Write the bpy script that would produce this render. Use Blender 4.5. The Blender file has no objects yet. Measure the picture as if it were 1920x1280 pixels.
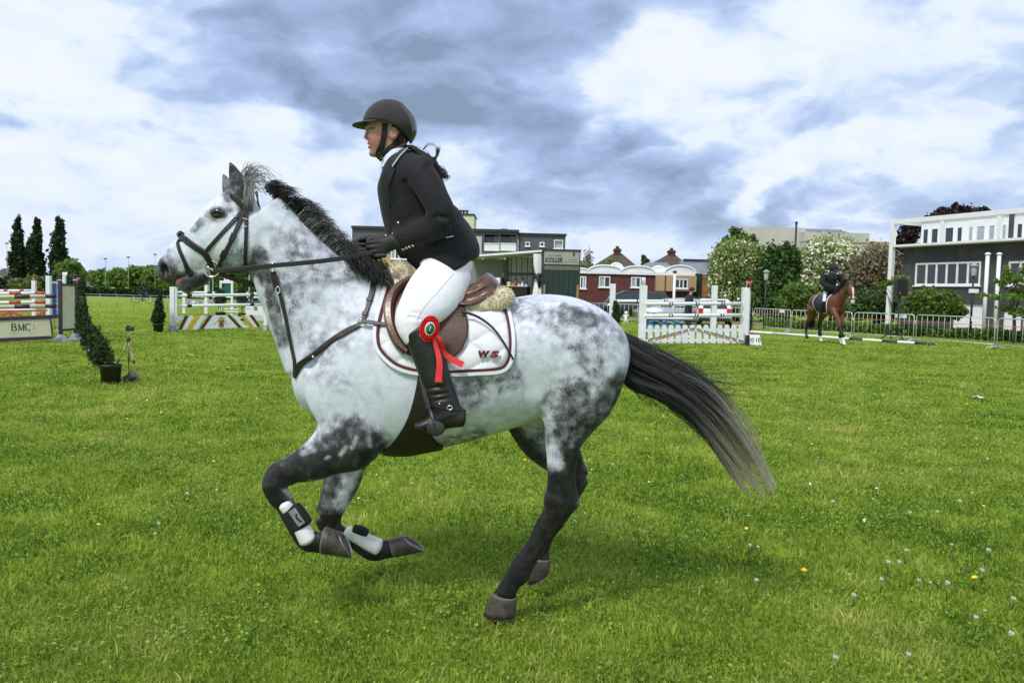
import bpy, bmesh, math, random
import numpy as np
from mathutils import Vector, Matrix
from mathutils.bvhtree import BVHTree
SC = bpy.context.scene
COL = SC.collection
R = math.radians
# - camera
CAM_H = 1.5
FPX = 1500.0                       # focal length in pixels of the 1920 px wide photograph
PITCH = math.atan(89 / FPX)
ROLL = 0.025
CAM_M = Matrix.Rotation(math.pi / 2 - PITCH, 4, 'X') @ Matrix.Rotation(ROLL, 4, 'Z')
cd = bpy.data.cameras.new('camera')
cam = bpy.data.objects.new('camera', cd)
COL.objects.link(cam)
cam.matrix_world = Matrix.Translation((0, 0, CAM_H)) @ CAM_M
cd.sensor_fit = 'HORIZONTAL'
cd.sensor_width = 36.0
cd.lens = 36.0 * FPX / 1920.0
cd.clip_start = 0.05
cd.clip_end = 3000
SC.camera = cam
CR = np.array(CAM_M.to_3x3())
CO = np.array([0, 0, CAM_H])
# - sky
SUN_EL, SUN_AZ = 52.0, 215.0        # degrees; azimuth clockwise from +Y (sun behind the camera, to the left)
w = bpy.data.worlds.new('World')
SC.world = w
w.use_nodes = True
nt = w.node_tree
nt.nodes.clear()
class NB:
 """small helper for writing node graphs"""
 def __init__(s, tree):
  s.t = tree
 def n(s, kind, **kw):
  nd = s.t.nodes.new(kind)
  for k, v in kw.items():
   setattr(nd, k, v)
  return nd
 def put(s, sock, v):
  if v is None:
   return
  if isinstance(v, bpy.types.NodeSocket):
   s.t.links.new(v, sock)
  else:
   if hasattr(sock.default_value, '__len__') and not hasattr(v, '__len__'):
    v = (v,) * len(sock.default_value)
   if hasattr(v, '__len__') and len(sock.default_value) == 4 and len(v) == 3:
    v = tuple(v) + (1,)
   if hasattr(v, '__len__') and len(sock.default_value) == 3:
    v = tuple(v)[:3]
   sock.default_value = v
 def m(s, op, a, b=None, c=None, clamp=False):
  nd = s.n('ShaderNodeMath', operation=op, use_clamp=clamp)
  for i, v in enumerate((a, b, c)):
   s.put(nd.inputs[i], v)
  return nd.outputs[0]
 def v(s, op, a, b=None):
  nd = s.n('ShaderNodeVectorMath', operation=op)
  s.put(nd.inputs[0], a)
  s.put(nd.inputs[1], b)
  return nd.outputs[1] if op in ('LENGTH', 'DOT_PRODUCT', 'DISTANCE') else nd.outputs[0]
 def mix(s, f, a, b, mode='MIX'):
  nd = s.n('ShaderNodeMix', data_type='RGBA', blend_type=mode)
  s.put(nd.inputs[0], f)
  s.put(nd.inputs[6], a)
  s.put(nd.inputs[7], b)
  return nd.outputs[2]
 def ss(s, x, lo, hi, a=0.0, b=1.0):
  nd = s.n('ShaderNodeMapRange', interpolation_type='SMOOTHSTEP')
  s.put(nd.inputs[0], x)
  for i, v in enumerate((lo, hi, a, b)):
   nd.inputs[i + 1].default_value = v
  return nd.outputs[0]
 def noise(s, vec, scale, detail=4, rough=0.55, dist=0.0, color=False):
  nd = s.n('ShaderNodeTexNoise')
  s.put(nd.inputs['Vector'], vec)
  nd.inputs['Scale'].default_value = scale
  nd.inputs['Detail'].default_value = detail
  nd.inputs['Roughness'].default_value = rough
  nd.inputs['Distortion'].default_value = dist
  return nd.outputs[1 if color else 0]
 def xyz(s, x, y, z):
  nd = s.n('ShaderNodeCombineXYZ')
  for i, v in enumerate((x, y, z)):
   s.put(nd.inputs[i], v)
  return nd.outputs[0]
def build_sky():
 b = NB(nt)
 tc = b.n('ShaderNodeTexCoord')
 d = tc.outputs['Generated']
 sp = b.n('ShaderNodeSeparateXYZ')
 b.put(sp.inputs[0], d)
 x, y, z = sp.outputs
 zz = b.m('MAXIMUM', z, 0.0)
 k = b.m('DIVIDE', 1.0, b.m('ADD', zz, 0.42))
 p0 = b.xyz(b.m('MULTIPLY', x, k), b.m('MULTIPLY', y, k), b.m('MULTIPLY', zz, 1.2))
 def scaled(vec, f):
  o = b.v('SCALE', vec, None)
  o.node.inputs[3].default_value = f
  return o
 wv = b.noise(p0, 2.6, 7, 0.60, color=True)
 wsp = b.n('ShaderNodeSeparateXYZ')
 b.put(wsp.inputs[0], wv)
 wa, wb, wc = wsp.outputs
 def cover(p):
  """billowing cloud: broad masses and cauliflower lobes"""
  n1 = b.noise(p, 1.4, 5, 0.46)
  q = b.noise(p, 4.2, 3, 0.48)
  lobes = b.m('ABSOLUTE', b.m('SUBTRACT', q, 0.5))
  return b.m('ADD', b.m('MULTIPLY', b.m('SUBTRACT', n1, 0.5), 1.7), b.m('MULTIPLY', b.m('SUBTRACT', 0.09, lobes), 1.35))
 pw = b.v('ADD', p0, scaled(b.v('SUBTRACT', wv, (0.5, 0.5, 0.5)), 0.34))
 n1 = cover(pw)
 n3 = cover(b.v('ADD', pw, (-0.045, 0.03, 0.085)))
 n2 = b.noise(pw, 2.6, 4, 0.55)
 az = b.m('ARCTAN2', x, y)
 el = b.m('ARCSINE', z)
 azw = b.m('ADD', az, b.m('MULTIPLY', b.m('SUBTRACT', wa, 0.5), 0.30))
 elw = b.m('ADD', el, b.m('MULTIPLY', b.m('SUBTRACT', wb, 0.5), 0.17))
 def blob(px, py, sx, sy, tilt=0.0):
  a0, e0 = (px - 960) / FPX, (551 - py) / FPX
  da, de = b.m('SUBTRACT', azw, a0), b.m('SUBTRACT', elw, e0)
  u = b.m('DIVIDE', b.m('ADD', b.m('MULTIPLY', da, math.cos(tilt)), b.m('MULTIPLY', de, math.sin(tilt))), sx / FPX)
  v_ = b.m('DIVIDE', b.m('SUBTRACT', b.m('MULTIPLY', de, math.cos(tilt)), b.m('MULTIPLY', da, math.sin(tilt))), sy / FPX)
  q = b.m('ADD', b.m('MULTIPLY', u, u), b.m('MULTIPLY', v_, v_))
  return b.m('EXPONENT', b.m('MULTIPLY', b.m('POWER', q, 2.2), -1.0))
 tot = None
 for (px, py, sx, sy, t, g) in SKY_BLOBS:
  o = b.m('MULTIPLY', blob(px, py, sx, sy, t), g)
  tot = o if tot is None else b.m('ADD', tot, o)
 slope = b.m('SUBTRACT', n3, n1)
 dens = b.m('ADD', b.m('ADD', b.m('MULTIPLY', n1, -0.40), b.m('MULTIPLY', slope, 0.85)), b.m('ADD', tot, 0.295))
 cr = b.n('ShaderNodeValToRGB')
 b.put(cr.inputs[0], dens)
 e = cr.color_ramp.elements
 e[0].position, e[0].color = -0.0, (0.88, 0.935, 0.985, 1)
 e[1].position, e[1].color = 1.0, (0.25, 0.33, 0.49, 1)
 for pos, c in ((0.20, (0.79, 0.885, 1.0)), (0.38, (0.585, 0.72, 0.96)), (0.58, (0.43, 0.56, 0.84)), (0.80, (0.33, 0.44, 0.67))):
  q = e.new(pos)
  q.color = c + (1,)
 hz = b.ss(el, -0.01, 0.17, 1.0, 0.0)
 cl = b.mix(b.m('MULTIPLY', hz, 0.45), cr.outputs[0], (0.70, 0.81, 0.96, 1))
 sky = b.n('ShaderNodeTexSky', sky_type='NISHITA', sun_disc=False)
 sky.sun_elevation = R(SUN_EL)
 sky.sun_rotation = R(SUN_AZ)
 clear = b.v('SCALE', sky.outputs[0], None)
 clear.node.inputs[3].default_value = 1.0
 cov = b.v('SCALE', cl, None)
 cov.node.inputs[3].default_value = 8.7
 gap = b.ss(n2, 0.56, 0.72, 0.0, 0.08)                     # thin places where the blue shows through
 out = b.mix(gap, cov, clear)
 bg = b.n('ShaderNodeBackground')
 b.put(bg.inputs[0], out)
 bg.inputs[1].default_value = 0.10
 wo = b.n('ShaderNodeOutputWorld')
 nt.links.new(bg.outputs[0], wo.inputs[0])
# (px, py, half width, half height, tilt, amount)  amount > 0 thicker and greyer, < 0 thinner and whiter
SKY_BLOBS = [
 (640, 125, 400, 105, -0.12, 0.36), (900, 110, 320, 105, 0.10, 0.20), (1190, 15, 330, 70, 0.05, 0.28), (640, 205, 260, 30, -0.03, 0.16), (1690, -10, 280, 80, 0.1, 0.24),
 (1120, 335, 240, 95, -0.25, 0.44), (1010, 395, 160, 40, 0.0, 0.20), (1440, 375, 70, 40, 0.2, 0.32), (1720, 395, 280, 34, 0.0, 0.30), (1840, 240, 120, 35, 0.3, 0.22),
 (40, 318, 130, 34, 0.0, 0.34), (260, 185, 130, 26, 0.1, 0.18), (1540, 215, 110, 30, 0.2, 0.16), (870, 250, 90, 40, 0, 0.22),
 (120, 120, 250, 150, 0.2, -0.34), (400, 262, 280, 30, 0, -0.22), (330, 30, 110, 60, 0, -0.20), (560, 320, 200, 40, 0, -0.20),
 (1170, 185, 190, 80, 0.30, -0.32), (1480, 130, 300, 70, 0.1, -0.13), (1560, 275, 180, 42, 0.1, -0.20), (1375, 355, 70, 34, 0.5, -0.42), (1880, 265, 80, 60, 0.4, -0.24), (300, 400, 300, 60, 0, -0.12),
]
build_sky()
sl = bpy.data.lights.new('sun', 'SUN')
sl.energy = 2.5
sl.angle = R(13)
sl.color = (1.0, 0.955, 0.88)
sun = bpy.data.objects.new('sun', sl)
COL.objects.link(sun)
_el, _az = R(SUN_EL), R(SUN_AZ)
_sd = Vector((math.sin(_az) * math.cos(_el), math.cos(_az) * math.cos(_el), math.sin(_el)))
sun.rotation_euler = _sd.to_track_quat('Z', 'Y').to_euler()
SC.view_settings.view_transform = 'Standard'
SC.view_settings.look = 'None'
SC.view_settings.exposure = 0.22
SC.view_settings.gamma = 1.0
SC.view_settings.use_curve_mapping = False
# - picture -> place
def ray(px, py):
 d = CR @ np.array([(px - 960) / FPX, (640 - py) / FPX, -1.0])
 return d
def pt(px, py, Y):
 """point of the vertical plane y = Y seen at a pixel"""
 d = ray(px, py)
 return Vector(CO + d * (Y / d[1]))
def gp(px, py, z=0.0):
 d = ray(px, py)
 return Vector(CO + d * ((z - CAM_H) / d[2]))
def gx(px, Y):
 """ground point at depth Y seen in column px (near the horizon)"""
 a = pt(px, 600, Y)
 return Vector((a.x, Y, 0))
def proj(P):
 """world points (n,3) -> pixels of the 1920 wide picture"""
 q = (np.asarray(P) - CO) @ CR
 return np.stack([960 + FPX * q[:, 0] / -q[:, 2], 640 - FPX * q[:, 1] / -q[:, 2]], 1)
# - objects
def tag(o, label=None, cat=None, group=None, kind=None):
 if label:
  o['label'] = label
 if cat:
  o['category'] = cat
 if group:
  o['group'] = group
 if kind:
  o['kind'] = kind
 return o
def empty(name, loc=(0, 0, 0), rz=0.0, label=None, cat=None, group=None):
 o = bpy.data.objects.new(name, None)
 COL.objects.link(o)
 o.location = loc
 o.rotation_euler = (0, 0, rz)
 o.empty_display_size = 0.1
 bpy.context.view_layer.update()
 return tag(o, label, cat, group)
def link_mesh(name, me, mat=None, parent=None, world=True):
 o = bpy.data.objects.new(name, me)
 COL.objects.link(o)
 if mat is not None and len(me.materials) == 0:
  me.materials.append(mat)
 if parent is not None:
  o.parent = parent
  if world:
   o.matrix_parent_inverse = wm(parent).inverted()
 return o
def wm(o):
 m = o.matrix_basis.copy()
 if o.parent:
  m = wm(o.parent) @ o.matrix_parent_inverse @ m
 return m
def copy_tree(o, parent=None):
 c = o.copy()
 COL.objects.link(c)
 if parent is not None:
  c.parent = parent
 for ch in list(o.children):
  copy_tree(ch, c)
 return c
class MB:
 """collects shapes, then links them as ONE mesh object (coordinates are world, or local when world=False)"""
 def __init__(s, smooth=False):
  s.v, s.f, s.sm = [], [], smooth
 def add(s, vs, fs):
  k = len(s.v)
  s.v += [tuple(p) for p in vs]
  s.f += [tuple(i + k for i in f) for f in fs]
  return s
 def box(s, lo, hi, M=None):
  (x0, y0, z0), (x1, y1, z1) = lo, hi
  vs = [Vector(p) for p in ((x0, y0, z0), (x1, y0, z0), (x1, y1, z0), (x0, y1, z0), (x0, y0, z1), (x1, y0, z1), (x1, y1, z1), (x0, y1, z1))]
  if M is not None:
   vs = [M @ p for p in vs]
  return s.add(vs, [(0, 3, 2, 1), (4, 5, 6, 7), (0, 1, 5, 4), (1, 2, 6, 5), (2, 3, 7, 6), (3, 0, 4, 7)])
 def bar(s, a, b, wd, ht, up=(0, 0, 1)):
  """box beam from a to b"""
  a, b = Vector(a), Vector(b)
  d = (b - a)
  L = d.length
  d.normalize()
  up = Vector(up)
  sx = d.cross(up)
  if sx.length < 1e-4:
   sx = d.cross(Vector((0, 1, 0)))
  sx.normalize()
  uz = sx.cross(d)
  M = Matrix((sx, d, uz)).transposed().to_4x4()
  M.translation = a
  return s.box((-wd / 2, 0, -ht / 2), (wd / 2, L, ht / 2), M)
 def tube(s, pts, r, n=8, cap=True, flat=1.0):
  """round tube along points; r a number or a list"""
  P = [Vector(p) for p in pts]
  rs = r if hasattr(r, '__len__') else [r] * len(P)
  k = len(s.v)
  prev = None
  for i, p in enumerate(P):
   t = (P[min(i + 1, len(P) - 1)] - P[max(i - 1, 0)]).normalized()
   if prev is None:
    a = t.cross(Vector((0.31, 0.17, 0.93)))
    if a.length < 0.05:
     a = t.cross(Vector((0, 1, 0)))
   else:
    a = prev - t * prev.dot(t)
   a.normalize()
   prev = a
   c = t.cross(a)
   for j in range(n):
    an = 2 * math.pi * j / n
    s.v.append(tuple(p + a * (math.cos(an) * rs[i]) + c * (math.sin(an) * rs[i] * flat)))
  for i in range(len(P) - 1):
   for j in range(n):
    q = (j + 1) % n
    s.f.append((k + i * n + j, k + i * n + q, k + (i + 1) * n + q, k + (i + 1) * n + j))
  if cap:
   s.f.append(tuple(k + j for j in range(n))[::-1])
   s.f.append(tuple(k + (len(P) - 1) * n + j for j in range(n)))
  return s
 def lathe(s, prof, n=16, M=None):
  """profile [(r, z)...] turned round z"""
  k = len(s.v)
  for r, z in prof:
   for j in range(n):
    a = 2 * math.pi * j / n
    p = Vector((r * math.cos(a), r * math.sin(a), z))
    s.v.append(tuple(M @ p if M is not None else p))
  for i in range(len(prof) - 1):
   for j in range(n):
    q = (j + 1) % n
    s.f.append((k + i * n + j, k + i * n + q, k + (i + 1) * n + q, k + (i + 1) * n + j))
  s.f.append(tuple(k + j for j in range(n))[::-1])
  s.f.append(tuple(k + (len(prof) - 1) * n + j for j in range(n)))
  return s
 def prism(s, poly, M, t):
  """polygon [(a, b)...] in M's xz plane, thickness t along M's y (centred)"""
  n = len(poly)
  vs = [M @ Vector((a, -t / 2, b)) for a, b in poly] + [M @ Vector((a, t / 2, b)) for a, b in poly]
  fs = [tuple(range(n)), tuple(range(2 * n - 1, n - 1, -1))]
  fs += [(i, i + n, (i + 1) % n + n, (i + 1) % n) for i in range(n)]
  return s.add(vs, fs)
 def sphere(s, c, r, n=12, m=8, sc=(1, 1, 1), M=None):
  k = len(s.v)
  c = Vector(c)
  for i in range(m + 1):
   th = math.pi * i / m
   for j in range(n):
    a = 2 * math.pi * j / n
    p = Vector((math.sin(th) * math.cos(a) * sc[0], math.sin(th) * math.sin(a) * sc[1], math.cos(th) * sc[2])) * r
    if M is not None:
     p = M @ p
    s.v.append(tuple(c + p))
  for i in range(m):
   for j in range(n):
    q = (j + 1) % n
    s.f.append((k + i * n + j, k + (i + 1) * n + j, k + (i + 1) * n + q, k + i * n + q))
  return s
 def build(s, name, mat, parent=None, bevel=0.0, world=True):
  me = bpy.data.meshes.new(name)
  me.from_pydata(s.v, [], s.f)
  bm = bmesh.new()
  bm.from_mesh(me)
  bmesh.ops.remove_doubles(bm, verts=bm.verts, dist=1e-6)
  bmesh.ops.recalc_face_normals(bm, faces=bm.faces)
  bm.to_mesh(me)
  bm.free()
  if s.sm:
   me.shade_smooth()
  o = link_mesh(name, me, mat, parent, world)
  if bevel:
   md = o.modifiers.new('bevel', 'BEVEL')
   md.width = bevel
   md.segments = 2
   md.limit_method = 'ANGLE'
  return o
def text_mesh(txt, size, depth=0.004, shear=0.0, bold=0.0, spacing=1.0):
 c = bpy.data.curves.new('text', 'FONT')
 c.body = txt
 c.size = size
 c.extrude = depth / 2
 c.shear = shear
 c.offset = bold
 c.space_character = spacing
 c.align_x = 'CENTER'
 c.align_y = 'CENTER'
 c.resolution_u = 3
 o = bpy.data.objects.new('text', c)
 COL.objects.link(o)
 dg = bpy.context.evaluated_depsgraph_get()
 me = bpy.data.meshes.new_from_object(o.evaluated_get(dg))
 bpy.data.objects.remove(o)
 return me
def frame_matrix(o, ex, ez):
 """matrix with x along ex, z along ez (y = ez x ex), origin o"""
 ex, ez = Vector(ex).normalized(), Vector(ez).normalized()
 ey = ez.cross(ex).normalized()
 M = Matrix((ex, ey, ez)).transposed().to_4x4()
 M.translation = Vector(o)
 return M
def place_text(name, txt, M, size, mat, parent, width=None, depth=0.004, height=None, **kw):
 """text standing in M's xz plane, facing -y of M"""
 me = text_mesh(txt, size, depth, **kw)
 if width or height:
  xs = [v.co.x for v in me.vertices]
  ys = [v.co.y for v in me.vertices]
  fx = width / (max(xs) - min(xs)) if width else 1
  fy = height / (max(ys) - min(ys)) if height else fx
  cx, cy = (max(xs) + min(xs)) / 2, (max(ys) + min(ys)) / 2
  for v in me.vertices:
   v.co.x = (v.co.x - cx) * fx
   v.co.y = (v.co.y - cy) * fy
 me.transform(M @ Matrix.Rotation(math.pi / 2, 4, 'X'))
 me.materials.clear()
 me.name = name
 return link_mesh(name, me, mat, parent)
# - materials
MATS = {}
def mat(name, col, rough=0.6, var=0.12, scale=6.0, bump=0.0, bscale=40.0, metal=0.0, spec=0.5, coat=0.0, sheen=0.0,
  dirt=None, dirt_amt=0.0, trans=0.0, detail=5, attr=None, obj=True):
 """procedural material: colour broken up by two noises, optional dirt, fine relief"""
 m = bpy.data.materials.new(name)
 m.use_nodes = True
 t = m.node_tree
 b = NB(t)
 bs = t.nodes['Principled BSDF']
 tc = b.n('ShaderNodeTexCoord')
 P = tc.outputs['Object']
 n1 = b.noise(P, scale, detail, 0.6)
 n2 = b.noise(P, scale * 7.3, 3, 0.6)
 f = b.m('ADD', b.m('MULTIPLY', n1, 0.7), b.m('MULTIPLY', n2, 0.3))
 k = b.ss(f, 0.3, 0.7, 1.0 - var, 1.0 + var)
 if attr:
  at = b.n('ShaderNodeAttribute', attribute_name=attr)
  base = at.outputs['Color']
 else:
  base = col if len(col) == 4 else tuple(col) + (1,)
 sc = b.v('SCALE', base, None)
 b.put(sc.node.inputs[3], k)
 c = sc
 if dirt is not None:
  c = b.mix(b.ss(b.noise(P, scale * 0.6, 6, 0.65), 0.45, 0.72, 0.0, dirt_amt), sc, tuple(dirt) + (1,))
 b.put(bs.inputs['Base Color'], c)
 b.put(bs.inputs['Roughness'], b.ss(n2, 0.3, 0.7, max(0.02, rough - 0.06), min(1, rough + 0.06)))
 bs.inputs['Metallic'].default_value = metal
 bs.inputs['Specular IOR Level'].default_value = spec
 bs.inputs['Coat Weight'].default_value = coat
 bs.inputs['Sheen Weight'].default_value = sheen
 if trans:
  bs.inputs['Transmission Weight'].default_value = trans
 if bump:
  bp = b.n('ShaderNodeBump')
  bp.inputs['Strength'].default_value = bump
  bp.inputs['Distance'].default_value = 0.01
  b.put(bp.inputs['Height'], b.noise(P, bscale, 4, 0.6))
  t.links.new(bp.outputs[0], bs.inputs['Normal'])
 MATS[name] = m
 return m
def foliage_mat(name, dark, light, trans=0.35, rough=0.55, spec=0.3, scale=0.7, dry=None):
 """leaves: per-leaf tint from the 'tint' attribute, light passes through a little"""
 m = bpy.data.materials.new(name)
 m.use_nodes = True
 t = m.node_tree
 b = NB(t)
 bs = t.nodes['Principled BSDF']
 at = b.n('ShaderNodeAttribute', attribute_name='tint')
 tc = b.n('ShaderNodeTexCoord')
 n = b.noise(tc.outputs['Object'], scale, 3, 0.5)
 f = b.m('ADD', b.m('MULTIPLY', at.outputs['Fac'], 0.75), b.m('MULTIPLY', b.m('SUBTRACT', n, 0.5), 0.8), clamp=True)
 c = b.mix(f, tuple(dark) + (1,), tuple(light) + (1,))
 if dry:
  n2 = b.noise(tc.outputs['Object'], 1.1, 6, 0.68)
  n3 = b.noise(tc.outputs['Object'], 0.33, 3, 0.5)
  dk = b.m('ADD', b.m('MULTIPLY', b.m('SUBTRACT', n2, 0.5), 1.4), b.m('ADD', b.m('MULTIPLY', b.m('SUBTRACT', n3, 0.5), 0.8), b.m('MULTIPLY', b.m('SUBTRACT', at.outputs['Fac'], 0.5), 0.55)))
  c = b.mix(b.ss(dk, 0.0, 0.38, 0.0, 0.58), c, tuple(dry) + (1,))
  c = b.mix(b.ss(dk, -0.06, -0.36, 0.0, 0.75), c, (0.055, 0.135, 0.012, 1))
 b.put(bs.inputs['Base Color'], c)
 bs.inputs['Roughness'].default_value = rough
 bs.inputs['Specular IOR Level'].default_value = spec
 tr = b.n('ShaderNodeBsdfTranslucent')
 b.put(tr.inputs[0], c)
 mx = b.n('ShaderNodeMixShader')
 mx.inputs[0].default_value = trans
 t.links.new(bs.outputs[0], mx.inputs[1])
 t.links.new(tr.outputs[0], mx.inputs[2])
 t.links.new(mx.outputs[0], t.nodes['Material Output'].inputs[0])
 MATS[name] = m
 return m
def np_mesh(name, V, F, attrs=None, smooth=False):
 """fast mesh from numpy arrays; F is (n,3) or (n,4)"""
 me = bpy.data.meshes.new(name)
 V = np.ascontiguousarray(V, np.float32)
 F = np.ascontiguousarray(F, np.int32)
 me.vertices.add(len(V))
 me.vertices.foreach_set('co', V.ravel())
 k = F.shape[1]
 me.loops.add(F.size)
 me.loops.foreach_set('vertex_index', F.ravel())
 me.polygons.add(len(F))
 me.polygons.foreach_set('loop_start', np.arange(0, F.size, k, dtype=np.int32))
 me.update(calc_edges=True)
 for an, (dt, val) in (attrs or {}).items():
  a = me.attributes.new(an, dt, 'POINT')
  if dt == 'FLOAT':
   a.data.foreach_set('value', np.ascontiguousarray(val, np.float32).ravel())
  else:
   v4 = np.ones((len(V), 4), np.float32)
   v4[:, :3] = val
   a.data.foreach_set('color', v4.ravel())
 if smooth:
  me.shade_smooth()
 return me
# - organic bodies: blended swept ellipses -> one continuous mesh
class SDF:
 def __init__(s, lo, hi, h):
  s.lo, s.h = np.array(lo, np.float32), h
  s.n = np.ceil((np.array(hi) - np.array(lo)) / h).astype(int) + 1
  s.ax = [s.lo[i] + h * np.arange(s.n[i], dtype=np.float32) for i in range(3)]
  s.F = np.full(tuple(s.n), 1.0, np.float32)
 def sl(s, lo, hi):
  out = []
  for i in range(3):
   a = int(max(0, math.floor((lo[i] - s.lo[i]) / s.h)))
   b = int(min(s.n[i], math.ceil((hi[i] - s.lo[i]) / s.h) + 1))
   if b - a < 1:
    return None
   out.append(slice(a, b))
  return tuple(out)
 def xyz(s, sl):
  return (s.ax[0][sl[0]][:, None, None], s.ax[1][sl[1]][None, :, None], s.ax[2][sl[2]][None, None, :])
 def merge(s, sl, d, k, op):
  F = s.F[sl]
  if op == 'sub':
   F, d = -F, d
  if k > 0:
   t = np.clip(0.5 + 0.5 * (F - d) / k, 0, 1)
   r = F * (1 - t) + d * t - k * t * (1 - t)
  else:
   r = np.minimum(F, d)
  if op == 'sub':
   r = -r
  s.F[sl] = r
 def chain(s, st, k=0.03, op='add', sub=6, cap=0.5, spline=True):
  """st: list of (centre(3), in-plane radius, lateral radius); swept in the xz plane, lateral along y"""
  C = np.array([q[0] for q in st], float)
  Rr = np.array([q[1] for q in st], float)
  W = np.array([q[2] for q in st], float)
  if len(st) > 2 and spline:
   A = np.column_stack([C, Rr, W])
   A0 = np.vstack([2 * A[0] - A[1], A, 2 * A[-1] - A[-2]])
   out = []
   for i in range(1, len(A0) - 2):
    p0, p1, p2, p3 = A0[i - 1:i + 3]
    for t in np.arange(sub) / sub:
     out.append(0.5 * (2 * p1 + (p2 - p0) * t + (2 * p0 - 5 * p1 + 4 * p2 - p3) * t * t + (3 * p1 - p0 - 3 * p2 + p3) * t ** 3))
   out.append(A0[-2])
   A = np.array(out)
   C, Rr, W = A[:, :3], np.maximum(A[:, 3], 0.002), np.maximum(A[:, 4], 0.002)
  pad = k + 3 * s.h
  mx = np.maximum(Rr, W)
  sl = s.sl((C - mx[:, None]).min(0) - pad, (C + mx[:, None]).max(0) + pad)
  if sl is None:
   return
  D = np.full(tuple(q.stop - q.start for q in sl), 1.0, np.float32)
  for i in range(len(C) - 1):
   c0, c1 = C[i], C[i + 1]
   m = max(mx[i], mx[i + 1]) + pad
   q = s.sl(np.minimum(c0, c1) - m, np.maximum(c0, c1) + m)
   if q is None:
    continue
   q = tuple(slice(max(a.start, b.start), min(a.stop, b.stop)) for a, b in zip(q, sl))
   if any(a.stop <= a.start for a in q):
    continue
   X, Y, Z = s.xyz(q)
   ex, ez = c1[0] - c0[0], c1[2] - c0[2]
   ey = c1[1] - c0[1]
   L = math.hypot(ex, ez)
   if L < 1e-6:
    L = 1e-6
   ux, uz = ex / L, ez / L
   al = (X - c0[0]) * ux + (Z - c0[2]) * uz
   t = np.clip(al / L, 0, 1)
   sx = al - t * L
   n = -(X - c0[0]) * uz + (Z - c0[2]) * ux
   r = Rr[i] + (Rr[i + 1] - Rr[i]) * t
   wv = W[i] + (W[i + 1] - W[i]) * t
   lat = Y - (c0[1] + ey * t)
   mn = np.minimum(r, wv)
   d = (np.sqrt((n / r) ** 2 + (sx / (mn * cap + 1e-4)) ** 2 + (lat / wv) ** 2) - 1) * mn
   j = tuple(slice(a.start - b.start, a.stop - b.start) for a, b in zip(q, sl))
   D[j] = np.minimum(D[j], d)
  s.merge(sl, D, k, op)
 def ell(s, c, r, k=0.02, op='add', rot=0.0):
  """ellipsoid; rot turns it in the xz plane"""
  c, r = np.array(c, float), np.array(r, float)
  m = r.max() + k + 3 * s.h
  sl = s.sl(c - m, c + m)
  if sl is None:
   return
  X, Y, Z = s.xyz(sl)
  X, Y, Z = X - c[0], Y - c[1], Z - c[2]
  co, si = math.cos(rot), math.sin(rot)
  a, b = X * co + Z * si, -X * si + Z * co
  d = (np.sqrt((a / r[0]) ** 2 + (Y / r[1]) ** 2 + (b / r[2]) ** 2) - 1) * r.min()
  s.merge(sl, d.astype(np.float32), k, op)
 def mesh(s, smooth=2):
  F = s.F
  ins = F < 0
  c = [slice(0, -1), slice(1, None)]
  cnt = np.zeros(tuple(np.array(F.shape) - 1), np.int8)
  for i in (0, 1):
   for j in (0, 1):
    for k in (0, 1):
     cnt += ins[c[i], c[j], c[k]]
  act = (cnt > 0) & (cnt < 8)
  idx = np.argwhere(act)
  num = -np.ones(act.shape, np.int32)
  num[act] = np.arange(len(idx))
  P = np.zeros((len(idx), 3))
  N = np.zeros(len(idx))
  corner = {}
  for i in (0, 1):
   for j in (0, 1):
    for k in (0, 1):
     corner[i, j, k] = F[idx[:, 0] + i, idx[:, 1] + j, idx[:, 2] + k]
  for a in corner:
   for ax in range(3):
    if a[ax] == 0:
     b = list(a)
     b[ax] = 1
     fa, fb = corner[a], corner[tuple(b)]
     cr = (fa < 0) != (fb < 0)
     t = np.where(cr, fa / np.where(cr, fa - fb, 1), 0)
     q = np.tile(np.array(a, float), (len(idx), 1))
     q[:, ax] += t
     P += np.where(cr[:, None], q, 0)
     N += cr
  V = s.lo + s.h * (idx + P / N[:, None])
  quads = []
  for ax in range(3):
   a0 = [slice(None)] * 3
   a1 = [slice(None)] * 3
   a0[ax], a1[ax] = slice(0, -1), slice(1, None)
   ch = ins[tuple(a0)] != ins[tuple(a1)]
   o1, o2 = [(1, 2), (2, 0), (0, 1)][ax]
   e = np.argwhere(ch)
   e = e[(e[:, o1] > 0) & (e[:, o2] > 0) & (e[:, o1] < F.shape[o1] - 1) & (e[:, o2] < F.shape[o2] - 1)]
   def cell(d1, d2):
    q = e.copy()
    q[:, o1] -= d1
    q[:, o2] -= d2
    return num[q[:, 0], q[:, 1], q[:, 2]]
   Q = np.stack([cell(1, 1), cell(0, 1), cell(0, 0), cell(1, 0)], 1)
   fl = ins[tuple(a1)][tuple(e.T)]
   Q[fl] = Q[fl][:, ::-1]
   quads.append(Q)
  Q = np.vstack(quads)
  Q = Q[(Q >= 0).all(1)]
  for _ in range(smooth):                       # light Laplacian smoothing
   acc = np.zeros_like(V)
   n = np.zeros(len(V))
   for i in range(4):
    a, b = Q[:, i], Q[:, (i + 1) % 4]
    for p, q in ((a, b), (b, a)):
     for d in range(3):
      acc[:, d] += np.bincount(p, V[q, d], len(V))
     n += np.bincount(p, minlength=len(V))
   V = V * 0.45 + 0.55 * acc / np.maximum(n, 1)[:, None]
  return V, Q
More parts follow.
